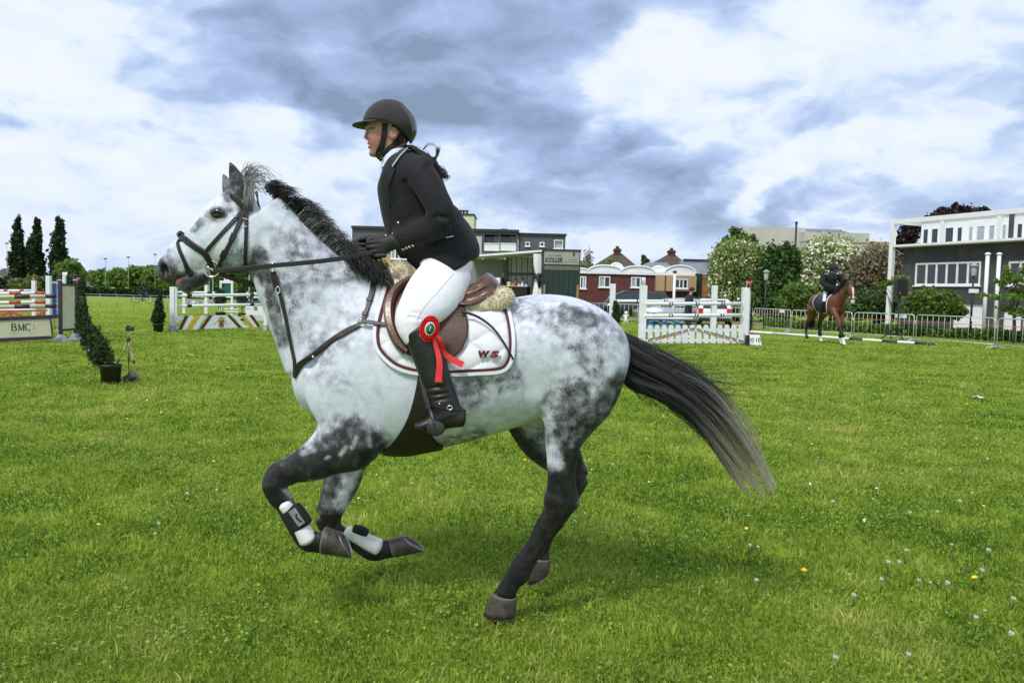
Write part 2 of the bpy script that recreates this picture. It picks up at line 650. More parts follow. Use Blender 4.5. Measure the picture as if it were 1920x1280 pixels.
def caps(px, py, blobs, base=0.0):
 """soft capsules [(x1,y1,x2,y2,r1,r2,val)] painted over pixel coordinates: the largest value wins"""
 out = np.full(len(px), base)
 for (x1, y1, x2, y2, r1, r2, val) in blobs:
  dx, dy = x2 - x1, y2 - y1
  L2 = dx * dx + dy * dy + 1e-6
  t = np.clip(((px - x1) * dx + (py - y1) * dy) / L2, 0, 1)
  d = np.hypot(px - x1 - t * dx, py - y1 - t * dy)
  r = r1 + (r2 - r1) * t
  f = np.clip(1.35 - d / r * 0.85, 0, 1)
  f = f * f * (3 - 2 * f)
  if val >= 0:
   out = np.maximum(out, val * f)
  else:
   out = out * (1 - f * -val)
 return out
def bvh_of(V, Q):
 return BVHTree.FromPolygons([tuple(v) for v in V], [tuple(q) for q in Q])
# - the grey horse
HY = 3.72                                  # depth of the horse's middle plane
PX = HY / FPX
def st(ax, ay, bx, by, w, yo=0.0):
 A, B = pt(ax, ay, HY + yo), pt(bx, by, HY + yo)
 return ((A + B) / 2, (A - B).length / 2, w)
def build_horse_mesh():
 s = SDF(tuple(pt(285, 1175, HY) - Vector((0.05, 0.46, 0.06))), tuple(pt(1195, 285, HY) + Vector((0.05, 0.46, 0.05))), 0.0078)
 s.chain([st(568, 668, 562, 742, 0.085), st(596, 630, 582, 782, 0.145), st(640, 580, 622, 818, 0.19), st(690, 548, 690, 846, 0.225), st(760, 538, 760, 852, 0.255),
            st(830, 548, 832, 836, 0.275), st(900, 554, 905, 816, 0.275), st(962, 558, 966, 796, 0.262), st(1020, 551, 1018, 772, 0.262),
            st(1080, 561, 1070, 770, 0.25), st(1124, 590, 1112, 762, 0.215), st(1152, 632, 1145, 745, 0.15)], k=0.05, cap=0.45)
 s.chain([st(640, 485, 640, 600, 0.06), st(700, 520, 700, 620, 0.075), st(770, 532, 770, 620, 0.085)], k=0.06)
 s.chain([st(700, 528, 575, 735, 0.16), st(650, 486, 548, 665, 0.13), st(596, 441, 524, 596, 0.105), st(545, 398, 504, 534, 0.088),
            st(505, 362, 480, 504, 0.08), st(488, 345, 468, 490, 0.074)], k=0.06, cap=0.3)
 s.chain([st(480, 342, 478, 500, 0.078), st(446, 354, 456, 506, 0.092), st(417, 375, 426, 510, 0.096), st(393, 399, 406, 510, 0.09),
            st(366, 429, 384, 516, 0.072), st(341, 445, 357, 522, 0.058), st(322, 468, 338, 527, 0.054), st(307, 484, 321, 533, 0.052),
            st(301, 494, 309, 529, 0.042)], k=0.03, cap=0.5)
 s.chain([st(430, 366, 436, 400, 0.085), st(398, 396, 410, 425, 0.083), st(366, 431, 376, 455, 0.05)], k=0.03)
 s.chain([st(470, 468, 462, 506, 0.06), st(430, 480, 428, 512, 0.055), st(396, 496, 394, 521, 0.042), st(372, 508, 371, 540, 0.044),
            st(354, 512, 352, 549, 0.046), st(341, 518, 338, 546, 0.040), st(335, 526, 334, 542, 0.030)], k=0.016)
 s.ell(pt(447, 455, HY), (0.125, 0.107, 0.135), 0.03)
 for sd in (-1, 1):
  s.ell(pt(404, 401, HY + sd * 0.078), (0.045, 0.022, 0.028), 0.02, rot=-0.3)
  s.chain([(pt(416, 420, HY + sd * 0.085), 0.012, 0.01), (pt(385, 448, HY + sd * 0.07), 0.010, 0.01), (pt(362, 470, HY + sd * 0.055), 0.006, 0.008)], k=0.02)
  s.ell(pt(405, 403, HY + sd * 0.104), (0.030, 0.020, 0.017), 0.01, 'sub', rot=-0.25)
  s.ell(pt(311, 504, HY + sd * 0.042), (0.036, 0.020, 0.044), 0.015, rot=0.3)        # nostril flare
  s.ell(pt(308, 506, HY + sd * 0.058), (0.019, 0.022, 0.030), 0.006, 'sub', rot=0.25)
 s.ell(pt(330, 528, HY), (0.024, 0.050, 0.009), 0.005, 'sub', rot=1.0)                  # open mouth
 s.chain([st(336, 519, 339, 524, 0.06), st(350, 514, 351, 517.5, 0.07), st(366, 510, 366, 512, 0.08)], k=0.005, op='sub')
 for sd, dx, dy in ((-1, 0, 0), (1, -13, 22)):
  yo = sd * 0.055
  def E(x, y, r, wd, oy=0):
   return (pt(x + dx, y + dy, HY + yo + oy), r * PX, wd)
  s.chain([E(458, 385, 13, 0.022), E(450, 360, 15, 0.024), E(443, 335, 13.5, 0.021), E(436, 315, 7.5, 0.013), E(431.5, 304, 2.6, 0.005)], k=0.015, cap=0.6)
  s.chain([E(443, 350, 6, 0.012, sd * 0.022), E(438, 332, 6, 0.012, sd * 0.018), E(434, 317, 3.2, 0.008, sd * 0.012)], k=0.006, op='sub')
 n = -0.15
 s.chain([st(640, 720, 720, 790, 0.075, -0.13), st(618, 795, 712, 850, 0.085, n), st(585, 822, 664, 868, 0.066, n), st(548, 852, 612, 884, 0.052, n),
            st(521, 866, 556, 899, 0.042, n)], k=0.035, cap=0.5)
 s.chain([st(516, 867, 552, 901, 0.040, n), st(500, 880, 545, 903, 0.041, n), st(494, 908, 539, 914, 0.042, n), st(502, 936, 544, 924, 0.038, n), st(519, 955, 552, 938, 0.031, n),
            st(532, 980, 560, 961, 0.027, n), st(546, 1004, 572, 985, 0.027, n), st(557, 1022, 590, 1000, 0.032, n), st(573, 1031, 597, 1008, 0.032, n)], k=0.03)
 s.chain([st(573, 1032, 592, 996, 0.032, n), st(596, 1036, 603, 999, 0.029, n), st(612, 1036, 612, 992, 0.034, n)], k=0.012)
 f = 0.15
 s.chain([st(620, 790, 725, 800, 0.07, f), st(613, 860, 690, 858, 0.062, f), st(607, 905, 675, 895, 0.052, f), st(599, 940, 653, 940, 0.042, f),
            st(590, 962, 637, 966, 0.040, f)], k=0.035)
 s.chain([st(590, 970, 637, 972, 0.040, f), st(600, 992, 640, 982, 0.036, f), st(634, 1013, 650, 990, 0.029, f), st(664, 1031, 676, 999, 0.027, f),
            st(692, 1050, 706, 1008, 0.031, f), st(722, 1047, 722, 1012, 0.030, f), st(738, 1044, 738, 1010, 0.028, f)], k=0.02)
 n = -0.15
 s.chain([st(1015, 610, 1160, 660, 0.10, -0.11), st(1014, 680, 1163, 712, 0.105, -0.13), st(1013, 735, 1146, 765, 0.092, n), st(1017, 780, 1117, 800, 0.072, n),
            st(1022, 830, 1090, 834, 0.055, n), st(1026, 880, 1080, 878, 0.044, n), st(1025, 918, 1081, 914, 0.042, n), st(1022, 938, 1083, 944, 0.042, n)], k=0.05)
 s.chain([st(1022, 936, 1083, 940, 0.042, n), st(1016, 962, 1067, 966, 0.036, n), st(1001, 990, 1047, 990, 0.031, n), st(986, 1022, 1022, 1024, 0.029, n),
            st(962, 1052, 1003, 1058, 0.033, n), st(950, 1072, 992, 1078, 0.034, n), st(938, 1094, 974, 1098, 0.030, n), st(927, 1110, 968, 1118, 0.035, n)], k=0.02)
 f = 0.14
 s.chain([st(930, 735, 1100, 720, 0.09, 0.10), st(945, 790, 1090, 760, 0.085, f), st(975, 838, 1085, 800, 0.068, f), st(1012, 868, 1090, 838, 0.055, f),
            st(1040, 892, 1094, 862, 0.045, f), st(1058, 915, 1101, 880, 0.04, f)], k=0.05)
 s.chain([st(1056, 905, 1103, 880, 0.04, f), st(1042, 925, 1091, 912, 0.036, f), st(1025, 965, 1062, 962, 0.028, f), st(1008, 1003, 1040, 1003, 0.028, f),
            st(998, 1030, 1030, 1026, 0.034, f), st(1000, 1050, 1032, 1048, 0.034, f)], k=0.02)
 for sd in (-1, 1):
  s.ell(pt(640, 720, HY + sd * 0.165), (0.14, 0.06, 0.19), 0.05, rot=-0.5)          # shoulder
  s.ell(pt(1085, 660, HY + sd * 0.165), (0.17, 0.06, 0.20), 0.06, rot=0.2)          # quarter
  s.ell(pt(1000, 740, HY + sd * 0.29), (0.05, 0.05, 0.12), 0.05, 'sub', rot=0.35)    # flank hollow
  s.chain([(pt(735, 700, HY + sd * 0.29), 0.012, 0.012), (pt(722, 770, HY + sd * 0.275), 0.014, 0.014), (pt(708, 830, HY + sd * 0.25), 0.01, 0.01)], k=0.03, op='sub')
  s.chain([(pt(655, 560, HY + sd * 0.20), 0.012, 0.012), (pt(610, 640, HY + sd * 0.185), 0.014, 0.014), (pt(582, 690, HY + sd * 0.16), 0.01, 0.01)], k=0.04, op='sub')
  s.chain([(pt(497, 430, HY + sd * 0.088), 0.01, 0.008), (pt(490, 480, HY + sd * 0.088), 0.01, 0.008)], k=0.025, op='sub')  # behind the jaw
  s.chain([(pt(1044, 905, HY + sd * 0.15 - 0.042), 0.008, 0.006), (pt(1062, 950, HY + sd * 0.15 - 0.042), 0.007, 0.006)], k=0.012, op='sub')
 for (x0, y0, x1, y1, yo) in ((527, 945, 560, 1000, -.15), (1046, 975, 990, 1045, -.15), (1040, 790, 1048, 870, -.15), (1075, 780, 1062, 880, -.15), (640, 880, 620, 945, .15), (655, 1005, 700, 1028, .15)):
  w_ = .036 if y0 > 900 else .055
  s.chain([(pt(x0, y0, HY + yo - w_), .005, .006), (pt((x0 + x1) / 2, (y0 + y1) / 2, HY + yo - w_ * .95), .006, .007), (pt(x1, y1, HY + yo - w_ * .85), .005, .006)], k=.016, op='sub')
 s.ell(pt(1072, 935, HY - .15), (.030, .030, .045), .02, rot=.3)          # point of hock
 s.ell(pt(505, 908, HY - .175), (.030, .022, .045), .02)                    # knee
 s.ell(pt(980, 1078, HY - .15), (.028, .032, .030), .018)                   # fetlock
 return s.mesh(2)
COAT = [  # where the coat is dark (pixel space of the side view): x1 y1 x2 y2 r1 r2 value; negative values lighten
 (560, 470, 545, 560, 36, 34, 0.52), (545, 580, 600, 660, 24, 40, 0.42), (600, 510, 660, 520, 34, 26, 0.46), (640, 600, 600, 560, 40, 40, 0.30),
 (525, 440, 520, 500, 28, 22, 0.36), (600, 455, 640, 485, 16, 16, 0.42), (645, 640, 665, 600, 26, 20, 0.36), (590, 700, 640, 720, 26, 26, 0.32),
 (480, 505, 430, 512, 20, 16, 0.72), (450, 480, 412, 505, 26, 16, 0.52), (500, 520, 530, 640, 12, 15, 0.66), (485, 480, 497, 520, 20, 18, 0.74),
 (355, 528, 380, 525, 26, 16, 0.86), (300, 500, 330, 530, 26, 24, 0.76), (312, 480, 335, 505, 20, 26, 0.42), (345, 500, 380, 505, 22, 20, 0.40),
 (405, 402, 412, 402, 15, 15, 0.75), (420, 396, 432, 392, 8, 8, 0.45), (362, 432, 378, 415, 7, 9, 0.58), (392, 398, 388, 404, 6, 6, 0.5),
 (430, 303, 452, 362, 16, 20, 0.85), (450, 355, 462, 392, 18, 16, 0.74), (415, 330, 430, 370, 14, 14, 0.7), (330, 440, 345, 446, 8, 8, 0.3),
 (650, 858, 692, 836, 46, 40, 0.86), (560, 870, 640, 866, 40, 40, 0.90), (515, 890, 560, 880, 40, 34, 0.96), (505, 930, 540, 970, 34, 32, 1.0),
 (550, 1000, 640, 1040, 40, 40, 1.0), (660, 812, 610, 836, 36, 26, 0.80), (640, 790, 600, 800, 22, 16, 0.40),
 (598, 950, 612, 975, 24, 30, 0.9), (640, 860, 605, 940, 26, 18, 0.70), (690, 850, 650, 950, 17, 15, 0.95), (640, 1000, 790, 1030, 40, 40, 1.0), (660, 890, 640, 950, 14, 13, 0.42),
 (870, 725, 955, 705, 28, 34, 0.52), (880, 760, 900, 740, 22, 22, 0.48), (960, 640, 985, 720, 30, 26, 0.30), (800, 838, 900, 815, 18, 16, 0.52), (840, 800, 920, 800, 16, 14, 0.3),
 (1060, 585, 1110, 600, 20, 20, 0.66), (1000, 585, 1060, 610, 24, 30, 0.45), (1110, 620, 1140, 650, 34, 30, 0.46), (1085, 650, 1115, 690, 30, 32, 0.44),
 (1030, 620, 1040, 680, 26, 20, 0.30), (965, 600, 990, 570, 24, 20, 0.36), (1130, 600, 1160, 630, 16, 20, 0.45), (940, 575, 985, 565, 14, 14, 0.40),
 (1165, 720, 1120, 790, 30, 44, 0.78), (1085, 740, 1060, 800, 36, 40, 0.70), (1050, 720, 1020, 770, 18, 20, 0.45), (1100, 800, 1065, 850, 34, 34, 0.80),
 (1075, 860, 1060, 930, 30, 34, 0.98), (1050, 900, 1050, 950, 34, 44, 1.0), (1030, 980, 940, 1110, 44, 50, 1.0), (1035, 800, 1040, 820, 22, 22, 0.62),
]
COAT_LIGHT = [(1040, 842, 1046, 868, 12, 14, -0.50), (1030, 790, 1032, 800, 10, 9, -0.35), (566, 850, 584, 842, 5, 7, -0.40), (668, 820, 660, 838, 4, 5, -0.30),
            (638, 852, 648, 838, 4, 4, -0.30), (610, 860, 618, 855, 3, 3, -0.3), (690, 820, 694, 834, 5, 5, -0.25), (1000, 690, 1000, 740, 12, 14, -0.5)]
def coat_material():
 m = bpy.data.materials.new('dapple grey coat')
 m.use_nodes = True
 t = m.node_tree
 b = NB(t)
 bs = t.nodes['Principled BSDF']
 tc = b.n('ShaderNodeTexCoord')
 P = tc.outputs['Object']
 at = b.n('ShaderNodeAttribute', attribute_name='coat')
 col = b.n('ShaderNodeAttribute', attribute_name='skin')
 sp = b.n('ShaderNodeSeparateColor')
 b.put(sp.inputs[0], col.outputs['Color'])
 D = at.outputs['Fac']
 n1 = b.noise(P, 15, 5, 0.62, 0.7)
 n2 = b.noise(P, 42, 4, 0.65, 0.9)
 n3 = b.noise(b.v('MULTIPLY', P, (130, 130, 42)), 1.6, 3, 0.6)
 vo = b.n('ShaderNodeTexVoronoi', feature='SMOOTH_F1')
 wv = b.noise(P, 9, 2, 0.5, color=True)
 b.put(vo.inputs['Vector'], b.v('ADD', P, b.v('MULTIPLY', b.v('SUBTRACT', wv, (0.5, 0.5, 0.5)), (0.09, 0.09, 0.09))))
 vo.inputs['Scale'].default_value = 26
 f = b.m('ADD', b.m('MULTIPLY', b.m('SUBTRACT', n1, 0.5), 0.50), b.m('MULTIPLY', b.m('SUBTRACT', n2, 0.5), 0.95))
 f = b.m('ADD', f, b.m('MULTIPLY', b.m('SUBTRACT', vo.outputs['Distance'], 0.42), 0.95))
 f = b.m('ADD', f, b.m('MULTIPLY', b.m('SUBTRACT', n3, 0.5), 1.15))
 amp = b.ss(b.m('ABSOLUTE', b.m('SUBTRACT', D, 0.48)), 0.0, 0.44, 0.66, 0.24)
 v = b.m('ADD', D, b.m('MULTIPLY', f, amp), clamp=True)
 cr = b.n('ShaderNodeValToRGB')
 b.put(cr.inputs[0], v)
 e = cr.color_ramp.elements
 e[0].position, e[0].color = 0.0, (0.70, 0.735, 0.83, 1)
 e[1].position, e[1].color = 1.0, (0.010, 0.0095, 0.0098, 1)
 for pos, c in ((0.22, (0.60, 0.635, 0.72)), (0.42, (0.42, 0.445, 0.51)), (0.64, (0.185, 0.193, 0.22)), (0.84, (0.036, 0.035, 0.038))):
  q = e.new(pos)
  q.color = c + (1,)
 fine = b.ss(n3, 0.25, 0.75, 0.86, 1.12)
 c = b.v('SCALE', cr.outputs[0], None)
 b.put(c.node.inputs[3], fine)
 c = b.mix(sp.outputs[0], c, (0.26, 0.10, 0.085, 1))
 c = b.mix(sp.outputs[1], c, (0.012, 0.010, 0.010, 1))
 b.put(bs.inputs['Base Color'], c)
 bs.inputs['Roughness'].default_value = 0.45
 bs.inputs['Specular IOR Level'].default_value = 0.30
 bs.inputs['Sheen Weight'].default_value = 0.03
 bp = b.n('ShaderNodeBump')
 bp.inputs['Strength'].default_value = 0.22
 bp.inputs['Distance'].default_value = 0.006
 b.put(bp.inputs['Height'], b.m('ADD', n3, b.m('MULTIPLY', n2, 0.8)))
 t.links.new(bp.outputs[0], bs.inputs['Normal'])
 return m
def hair_mesh(name, strands, mt, parent, r=0.0012, n=3, ramp=0.0):
 """strands: list of (points (k,3), root colour, tip colour, radius factor); each a thin tapering tube"""
 Vs, Fs, Cs = [], [], []
 off = 0
 ang = 2 * np.pi * np.arange(n) / n
 for P, c0, c1, rf in strands:
  P = np.asarray(P, float)
  k = len(P)
  T = np.gradient(P, axis=0)
  T /= np.linalg.norm(T, axis=1)[:, None] + 1e-9
  ref = np.array([0.2, 1.0, 0.1])
  A = np.cross(T, ref)
  A /= np.linalg.norm(A, axis=1)[:, None] + 1e-9
  B = np.cross(T, A)
  u = np.linspace(0, 1, k)
  rad = r * rf * (1 - 0.75 * u ** 2)
  ring = P[:, None, :] + rad[:, None, None] * (A[:, None, :] * np.cos(ang)[None, :, None] + B[:, None, :] * np.sin(ang)[None, :, None])
  Vs.append(ring.reshape(-1, 3))
  um = np.clip((u - ramp) / (1 - ramp), 0, 1)
  Cs.append(np.repeat(np.asarray(c0)[None] * (1 - um)[:, None] + np.asarray(c1)[None] * um[:, None], n, 0))
  i = np.arange(k - 1)[:, None]
  j = np.arange(n)[None]
  q = (j + 1) % n
  F = np.stack([off + i * n + j, off + i * n + q, off + (i + 1) * n + q, off + (i + 1) * n + j], -1).reshape(-1, 4)
  Fs.append(F)
  off += k * n
 me = np_mesh(name, np.vstack(Vs), np.vstack(Fs), {'haircol': ('FLOAT_COLOR', np.vstack(Cs))}, smooth=True)
 return link_mesh(name, me, mt, parent)
hair_mat = mat('hair', (1, 1, 1), rough=0.42, var=0.10, scale=30, spec=0.45, attr='haircol')
coat_mat = coat_material()
hoof_mat = mat('hoof horn', (0.050, 0.041, 0.035), rough=0.5, var=0.5, scale=24, bump=0.3, bscale=60, dirt=(0.16, 0.13, 0.10), dirt_amt=0.5)
coronet_mat = mat('coronet', (0.13, 0.115, 0.10), rough=0.7, var=0.3, scale=40)
eye_mat = mat('eye', (0.012, 0.008, 0.006), rough=0.08, var=0.2, spec=0.7, coat=0.6)
shoe_mat = mat('horse shoe steel', (0.30, 0.29, 0.28), rough=0.5, metal=.8)
HV, HQ = build_horse_mesh()
hp = proj(HV)
# far-side legs differ from the near ones: pick the paint by side
coat = caps(hp[:, 0], hp[:, 1], COAT, 0.165)
mid = caps(hp[:, 0], hp[:, 1], [(590, 560, 680, 620, 70, 70, .24), (620, 720, 700, 760, 60, 60, .20), (1000, 600, 1100, 680, 80, 80, .27), (900, 760, 980, 760, 40, 40, .24), (560, 440, 560, 600, 60, 60, .34)], 0.0)
coat = np.maximum(coat, mid)
coat = caps(hp[:, 0], hp[:, 1], COAT_LIGHT, 0.0) * 0 + coat
for bl in COAT_LIGHT:
 one = caps(hp[:, 0], hp[:, 1], [bl[:6] + (1.0,)], 0.0)
 coat = coat * (1 + bl[6] * one)
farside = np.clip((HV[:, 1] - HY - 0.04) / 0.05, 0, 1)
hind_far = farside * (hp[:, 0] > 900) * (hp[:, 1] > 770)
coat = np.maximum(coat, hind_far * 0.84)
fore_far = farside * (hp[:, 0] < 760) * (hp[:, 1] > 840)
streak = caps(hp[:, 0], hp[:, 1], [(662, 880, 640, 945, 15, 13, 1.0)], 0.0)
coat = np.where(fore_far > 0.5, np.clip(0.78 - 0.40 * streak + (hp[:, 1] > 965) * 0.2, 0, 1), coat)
skin = np.zeros((len(HV), 3))
skin[:, 0] = caps(hp[:, 0], hp[:, 1], [(330, 521, 333, 530, 4, 5, .8)], 0.0) * (np.abs(HV[:, 1] - HY) < 0.06)
skin[:, 1] = caps(hp[:, 0], hp[:, 1], [(307, 502, 309, 510, 9, 10, 1.0)], 0.0) * (np.abs(HV[:, 1] - HY) < 0.052)
hme = np_mesh('horse_body', HV, HQ, {'coat': ('FLOAT', coat), 'skin': ('FLOAT_COLOR', skin)}, smooth=True)
BV = bvh_of(HV, HQ)
horse = empty('horse', (pt(880, 600, HY).x, HY, 0), 0, 'dapple grey horse cantering left across the grass with a rider in a black jacket', 'horse', 'horses ridden in the arena')
hb = link_mesh('body', hme, coat_mat, horse)
def hit(px, py, off=0.0, back=False):
 """point on the horse's near flank seen at a pixel, moved off along the surface normal"""
 d = Vector(ray(px, py)).normalized()
 o = Vector(CO)
 loc, nor, i, dist = BV.ray_cast(o, d)
 if loc is None:
  loc, nor, i, dist = BV.find_nearest(pt(px, py, HY - 0.1))
 if nor.dot(d) > 0:
  nor = -nor
 return loc + nor * off, nor
# eyes
lid_mat = mat('dark eyelid', (0.022, 0.019, 0.018), rough=0.5)
for sd in (-1, 1):
 MB(True).sphere(pt(406, 403, HY + sd * 0.083), 0.024, 14, 10, (1.1, 0.75, 0.72)).build('eye', eye_mat, horse)
# upper lids
for sd in (-1, 1):
 MB(True).tube([pt(x, y, HY + sd * o) for x, y, o in ((394, 404, .090), (399, 397, .101), (407, 395, .104), (416, 399, .102), (421, 406, .094))],
             [0.003, 0.006, 0.007, 0.006, 0.003], 7).build('eyelid', eye_mat, horse)
def hoof(c_top, c_bot, toe_dir, r_top, r_bot, yo, name='hoof', tilt=.25):
 """horn capsule from coronet centre to sole centre; toe_dir in the plane"""
 A, B = pt(*c_top, HY + yo), pt(*c_bot, HY + yo)
 T = (pt(c_bot[0] + toe_dir[0], c_bot[1] + toe_dir[1], HY + yo) - B).normalized()
 ax = (B - A).normalized()
 T = (T - ax * T.dot(ax)).normalized()
 S_ = ax.cross(T)
 mb, cm = MB(True), MB(True)
 n = 18
 L_ = (B - A).length
 def ring(c, r, toe, dst, flat=1.0):
  k = len(dst.v)
  w_ = max(0.0, (c - A).dot(ax)) * tilt
  for j in range(n):
   a = 2 * math.pi * j / n
   ca, sa = math.cos(a), math.sin(a)
   f = 1 + (toe if ca > 0 else 0.0) * ca * ca
   dst.v.append(tuple(c + T * (r * f * ca * flat) + S_ * (r * 0.95 * sa) + ax * (w_ * ca * min(1, r / r_bot))))
  return k
 rows = [(0.0, r_top * 0.93, 0), (0.06, r_top, 0.02), (0.35, r_top * 0.6 + r_bot * 0.4, 0.10), (0.75, r_top * 0.2 + r_bot * 0.8, 0.22), (1.0, r_bot, 0.30), (1.0, r_bot * 0.8, 0.30), (0.9, r_bot * 0.3, 0.3)]
 ks = [ring(A + (B - A) * t, r, toe, mb) for t, r, toe in rows]
 for a, b_ in zip(ks, ks[1:]):
  for j in range(n):
   q = (j + 1) % n
   mb.f.append((a + j, a + q, b_ + q, b_ + j))
 mb.f.append(tuple(ks[0] + j for j in range(n)))
 mb.f.append(tuple(ks[-1] + j for j in range(n)))
 ho = mb.build(name, hoof_mat, horse)
 ks = [ring(A + (B - A) * t, r, 0, cm) for t, r in ((-0.05, r_top * 0.92), (-0.01, r_top * 0.99), (0.03, r_top * 1.015), (0.055, r_top * 0.98))]
 for a, b_ in zip(ks, ks[1:]):
  for j in range(n):
   q = (j + 1) % n
   cm.f.append((a + j, a + q, b_ + q, b_ + j))
 cm.build('coronet', coronet_mat, ho)
 sh = MB(True)
 pts = []
 for j in range(-6, 7):
  a = math.pi * 0.82 * j / 6
  f = 1 + (0.30 * math.cos(a) ** 2 if math.cos(a) > 0 else 0)
  pts.append(B + T * (r_bot * 0.93 * f * math.cos(a)) + S_ * (r_bot * 0.88 * math.sin(a)) + ax * (0.002 + L_ * tilt * math.cos(a) * .9))
 sh.tube(pts, 0.004, 6).build('horse_shoe', shoe_mat, ho)
hoof((946, 1116), (940, 1153), (-1, 0.10), 23 * PX, 26 * PX, -0.15, tilt=.12)
hoof((1016, 1047), (1012, 1084), (-0.7, 0.3), 18 * PX, 18 * PX, 0.14, tilt=.35)
hoof((607, 1012), (647, 1018), (0.25, 1), 25 * PX, 20 * PX, -0.15, tilt=.40)
hoof((737, 1027), (774, 1017), (0.35, 1), 19 * PX, 18 * PX, 0.15, tilt=.42)
# ---- tail, mane and forelock
rng = np.random.default_rng(5)
def bez(P, k):
 """Catmull-Rom through control points, k samples"""
 P = np.asarray(P, float)
 A = np.vstack([2 * P[0] - P[1], P, 2 * P[-1] - P[-2]])
 t = np.linspace(0, len(P) - 1 - 1e-6, k)
 i = t.astype(int)
 u = (t - i)[:, None]
 p0, p1, p2, p3 = A[i], A[i + 1], A[i + 2], A[i + 3]
 return 0.5 * (2 * p1 + (p2 - p0) * u + (2 * p0 - 5 * p1 + 4 * p2 - p3) * u * u + (3 * p1 - p0 - 3 * p2 + p3) * u ** 3)
def px3(L):
 return np.array([tuple(pt(x, y, HY + yo)) for x, y, yo in L])
top = np.array([(1156, 616), (1200, 638), (1246, 662), (1292, 690), (1335, 722), (1368, 756), (1402, 806), (1424, 862), (1447, 914)], float)
bot = np.array([(1160, 695), (1174, 724), (1205, 736), (1246, 750), (1290, 784), (1328, 826), (1360, 870), (1392, 904), (1416, 926)], float)
strands = []
locks = [(rng.beta(1.2, 1.2), rng.choice([rng.uniform(.35, .75), rng.uniform(.35, .75), rng.uniform(.8, 1.05)]), rng.normal(0, 12), rng.normal(0, 8), rng.normal(0, .04), rng.random()) for _ in range(110)]
for i in range(2700):
 v0, end, ox, oy, oyo, lg = locks[rng.integers(0, len(locks))]
 v = float(np.clip(v0 + rng.normal(0, .035), 0, 1))
 end = min(1.0, end + rng.normal(0, .07))
 cpts = top * (1 - v) + bot * v
 k = len(cpts)
 u = np.linspace(0, 1, k)
 f1, f2, a1, a2 = rng.uniform(3, 8), rng.uniform(3, 8), rng.uniform(0, 6), rng.uniform(0, 6)
 wob = np.stack([np.sin(u * f1 + a1) * rng.uniform(0, 5) + ox * u, np.sin(u * f2 + a2) * rng.uniform(0, 6) + oy * np.sin(u * 2.6 + lg * 6)], 1)
 wv_ = np.sin(u * (5 + 7 * lg) + lg * 40) * 7 * np.sin(np.pi * np.clip(u * 1.1, 0, 1))
 cpts = cpts + wob * u[:, None] ** 0.7 + np.stack([wv_ * .5, -wv_ * .7], 1)
 yo = (rng.normal(0, 0.018) + oyo) * (0.5 + 0.8 * np.sin(np.pi * u * .8))
 P = bez(px3([(a, b_, y) for (a, b_), y in zip(cpts, yo)]), 26)
 P = P[:max(6, int(26 * end))]
 L = len(P) / 26
 g = rng.random()
 root = np.array((0.022, 0.021, 0.022)) + 0.05 * (g ** 4)
 if g > 0.94 or (lg > .88 and g > .5):
  root = np.array((0.17, 0.17, 0.175)) * rng.uniform(.5, 1.3)
 tipc = np.array((0.54, 0.48, 0.36)) * rng.uniform(0.55, 1.2) if L > 0.70 else np.array((0.06, 0.058, 0.055))
 u2 = np.linspace(0, L, len(P))
 mixc = np.clip((u2 - 0.56 - rng.normal(0, 0.08)) / 0.28, 0, 1)
 strands.append((P, root, root * (1 - mixc[-1]) + tipc * mixc[-1], rng.uniform(0.7, 1.3)))
# loose flyaway hairs, lifted by the wind
for i in range(300):
 a = rng.random()
 if a < 0.62:
  x0, y0 = rng.uniform(1165, 1330), 0
  y0 = np.interp(x0, top[:, 0], top[:, 1]) + rng.uniform(2, 26)
  L = rng.uniform(40, 130)
  dy = rng.uniform(0, 62) * L / 120
  pts_ = [(x0, y0), (x0 + L * .3, y0 + dy * .25 + 5), (x0 + L * .65, y0 + dy * .55 + rng.uniform(-4, 8)), (x0 + L, y0 + dy + rng.uniform(-25, 12))]
 elif a < 0.85:
  x0 = rng.uniform(1162, 1270)
  y0 = np.interp(x0, bot[:, 0], bot[:, 1]) - 12
  L = rng.uniform(20, 70)
  pts_ = [(x0, y0), (x0 + L * .2, y0 + L * .3), (x0 + L * .5, y0 + L * .62 + rng.uniform(-5, 5)), (x0 + L * rng.uniform(.6, 1.1), y0 + L * rng.uniform(.7, 1.0))]
 else:
  x0 = rng.uniform(1360, 1420)
  y0 = np.interp(x0, top[:, 0], top[:, 1]) + 5
  L = rng.uniform(30, 70)
  pts_ = [(x0, y0), (x0 + L * .25, y0 + L * .4), (x0 + L * .45, y0 + L * .8 + rng.uniform(-6, 6)), (x0 + L * rng.uniform(.3, .7), y0 + L * 1.25)]
 yo = rng.normal(0, 0.05)
 light = a >= 0.85
 c0 = np.array((0.20, 0.18, 0.14)) if light else np.array((0.022, 0.021, 0.021))
 strands.append((bez(px3([(p, q, yo) for p, q in pts_]), 12), c0, c0 * 1.3, 0.8))
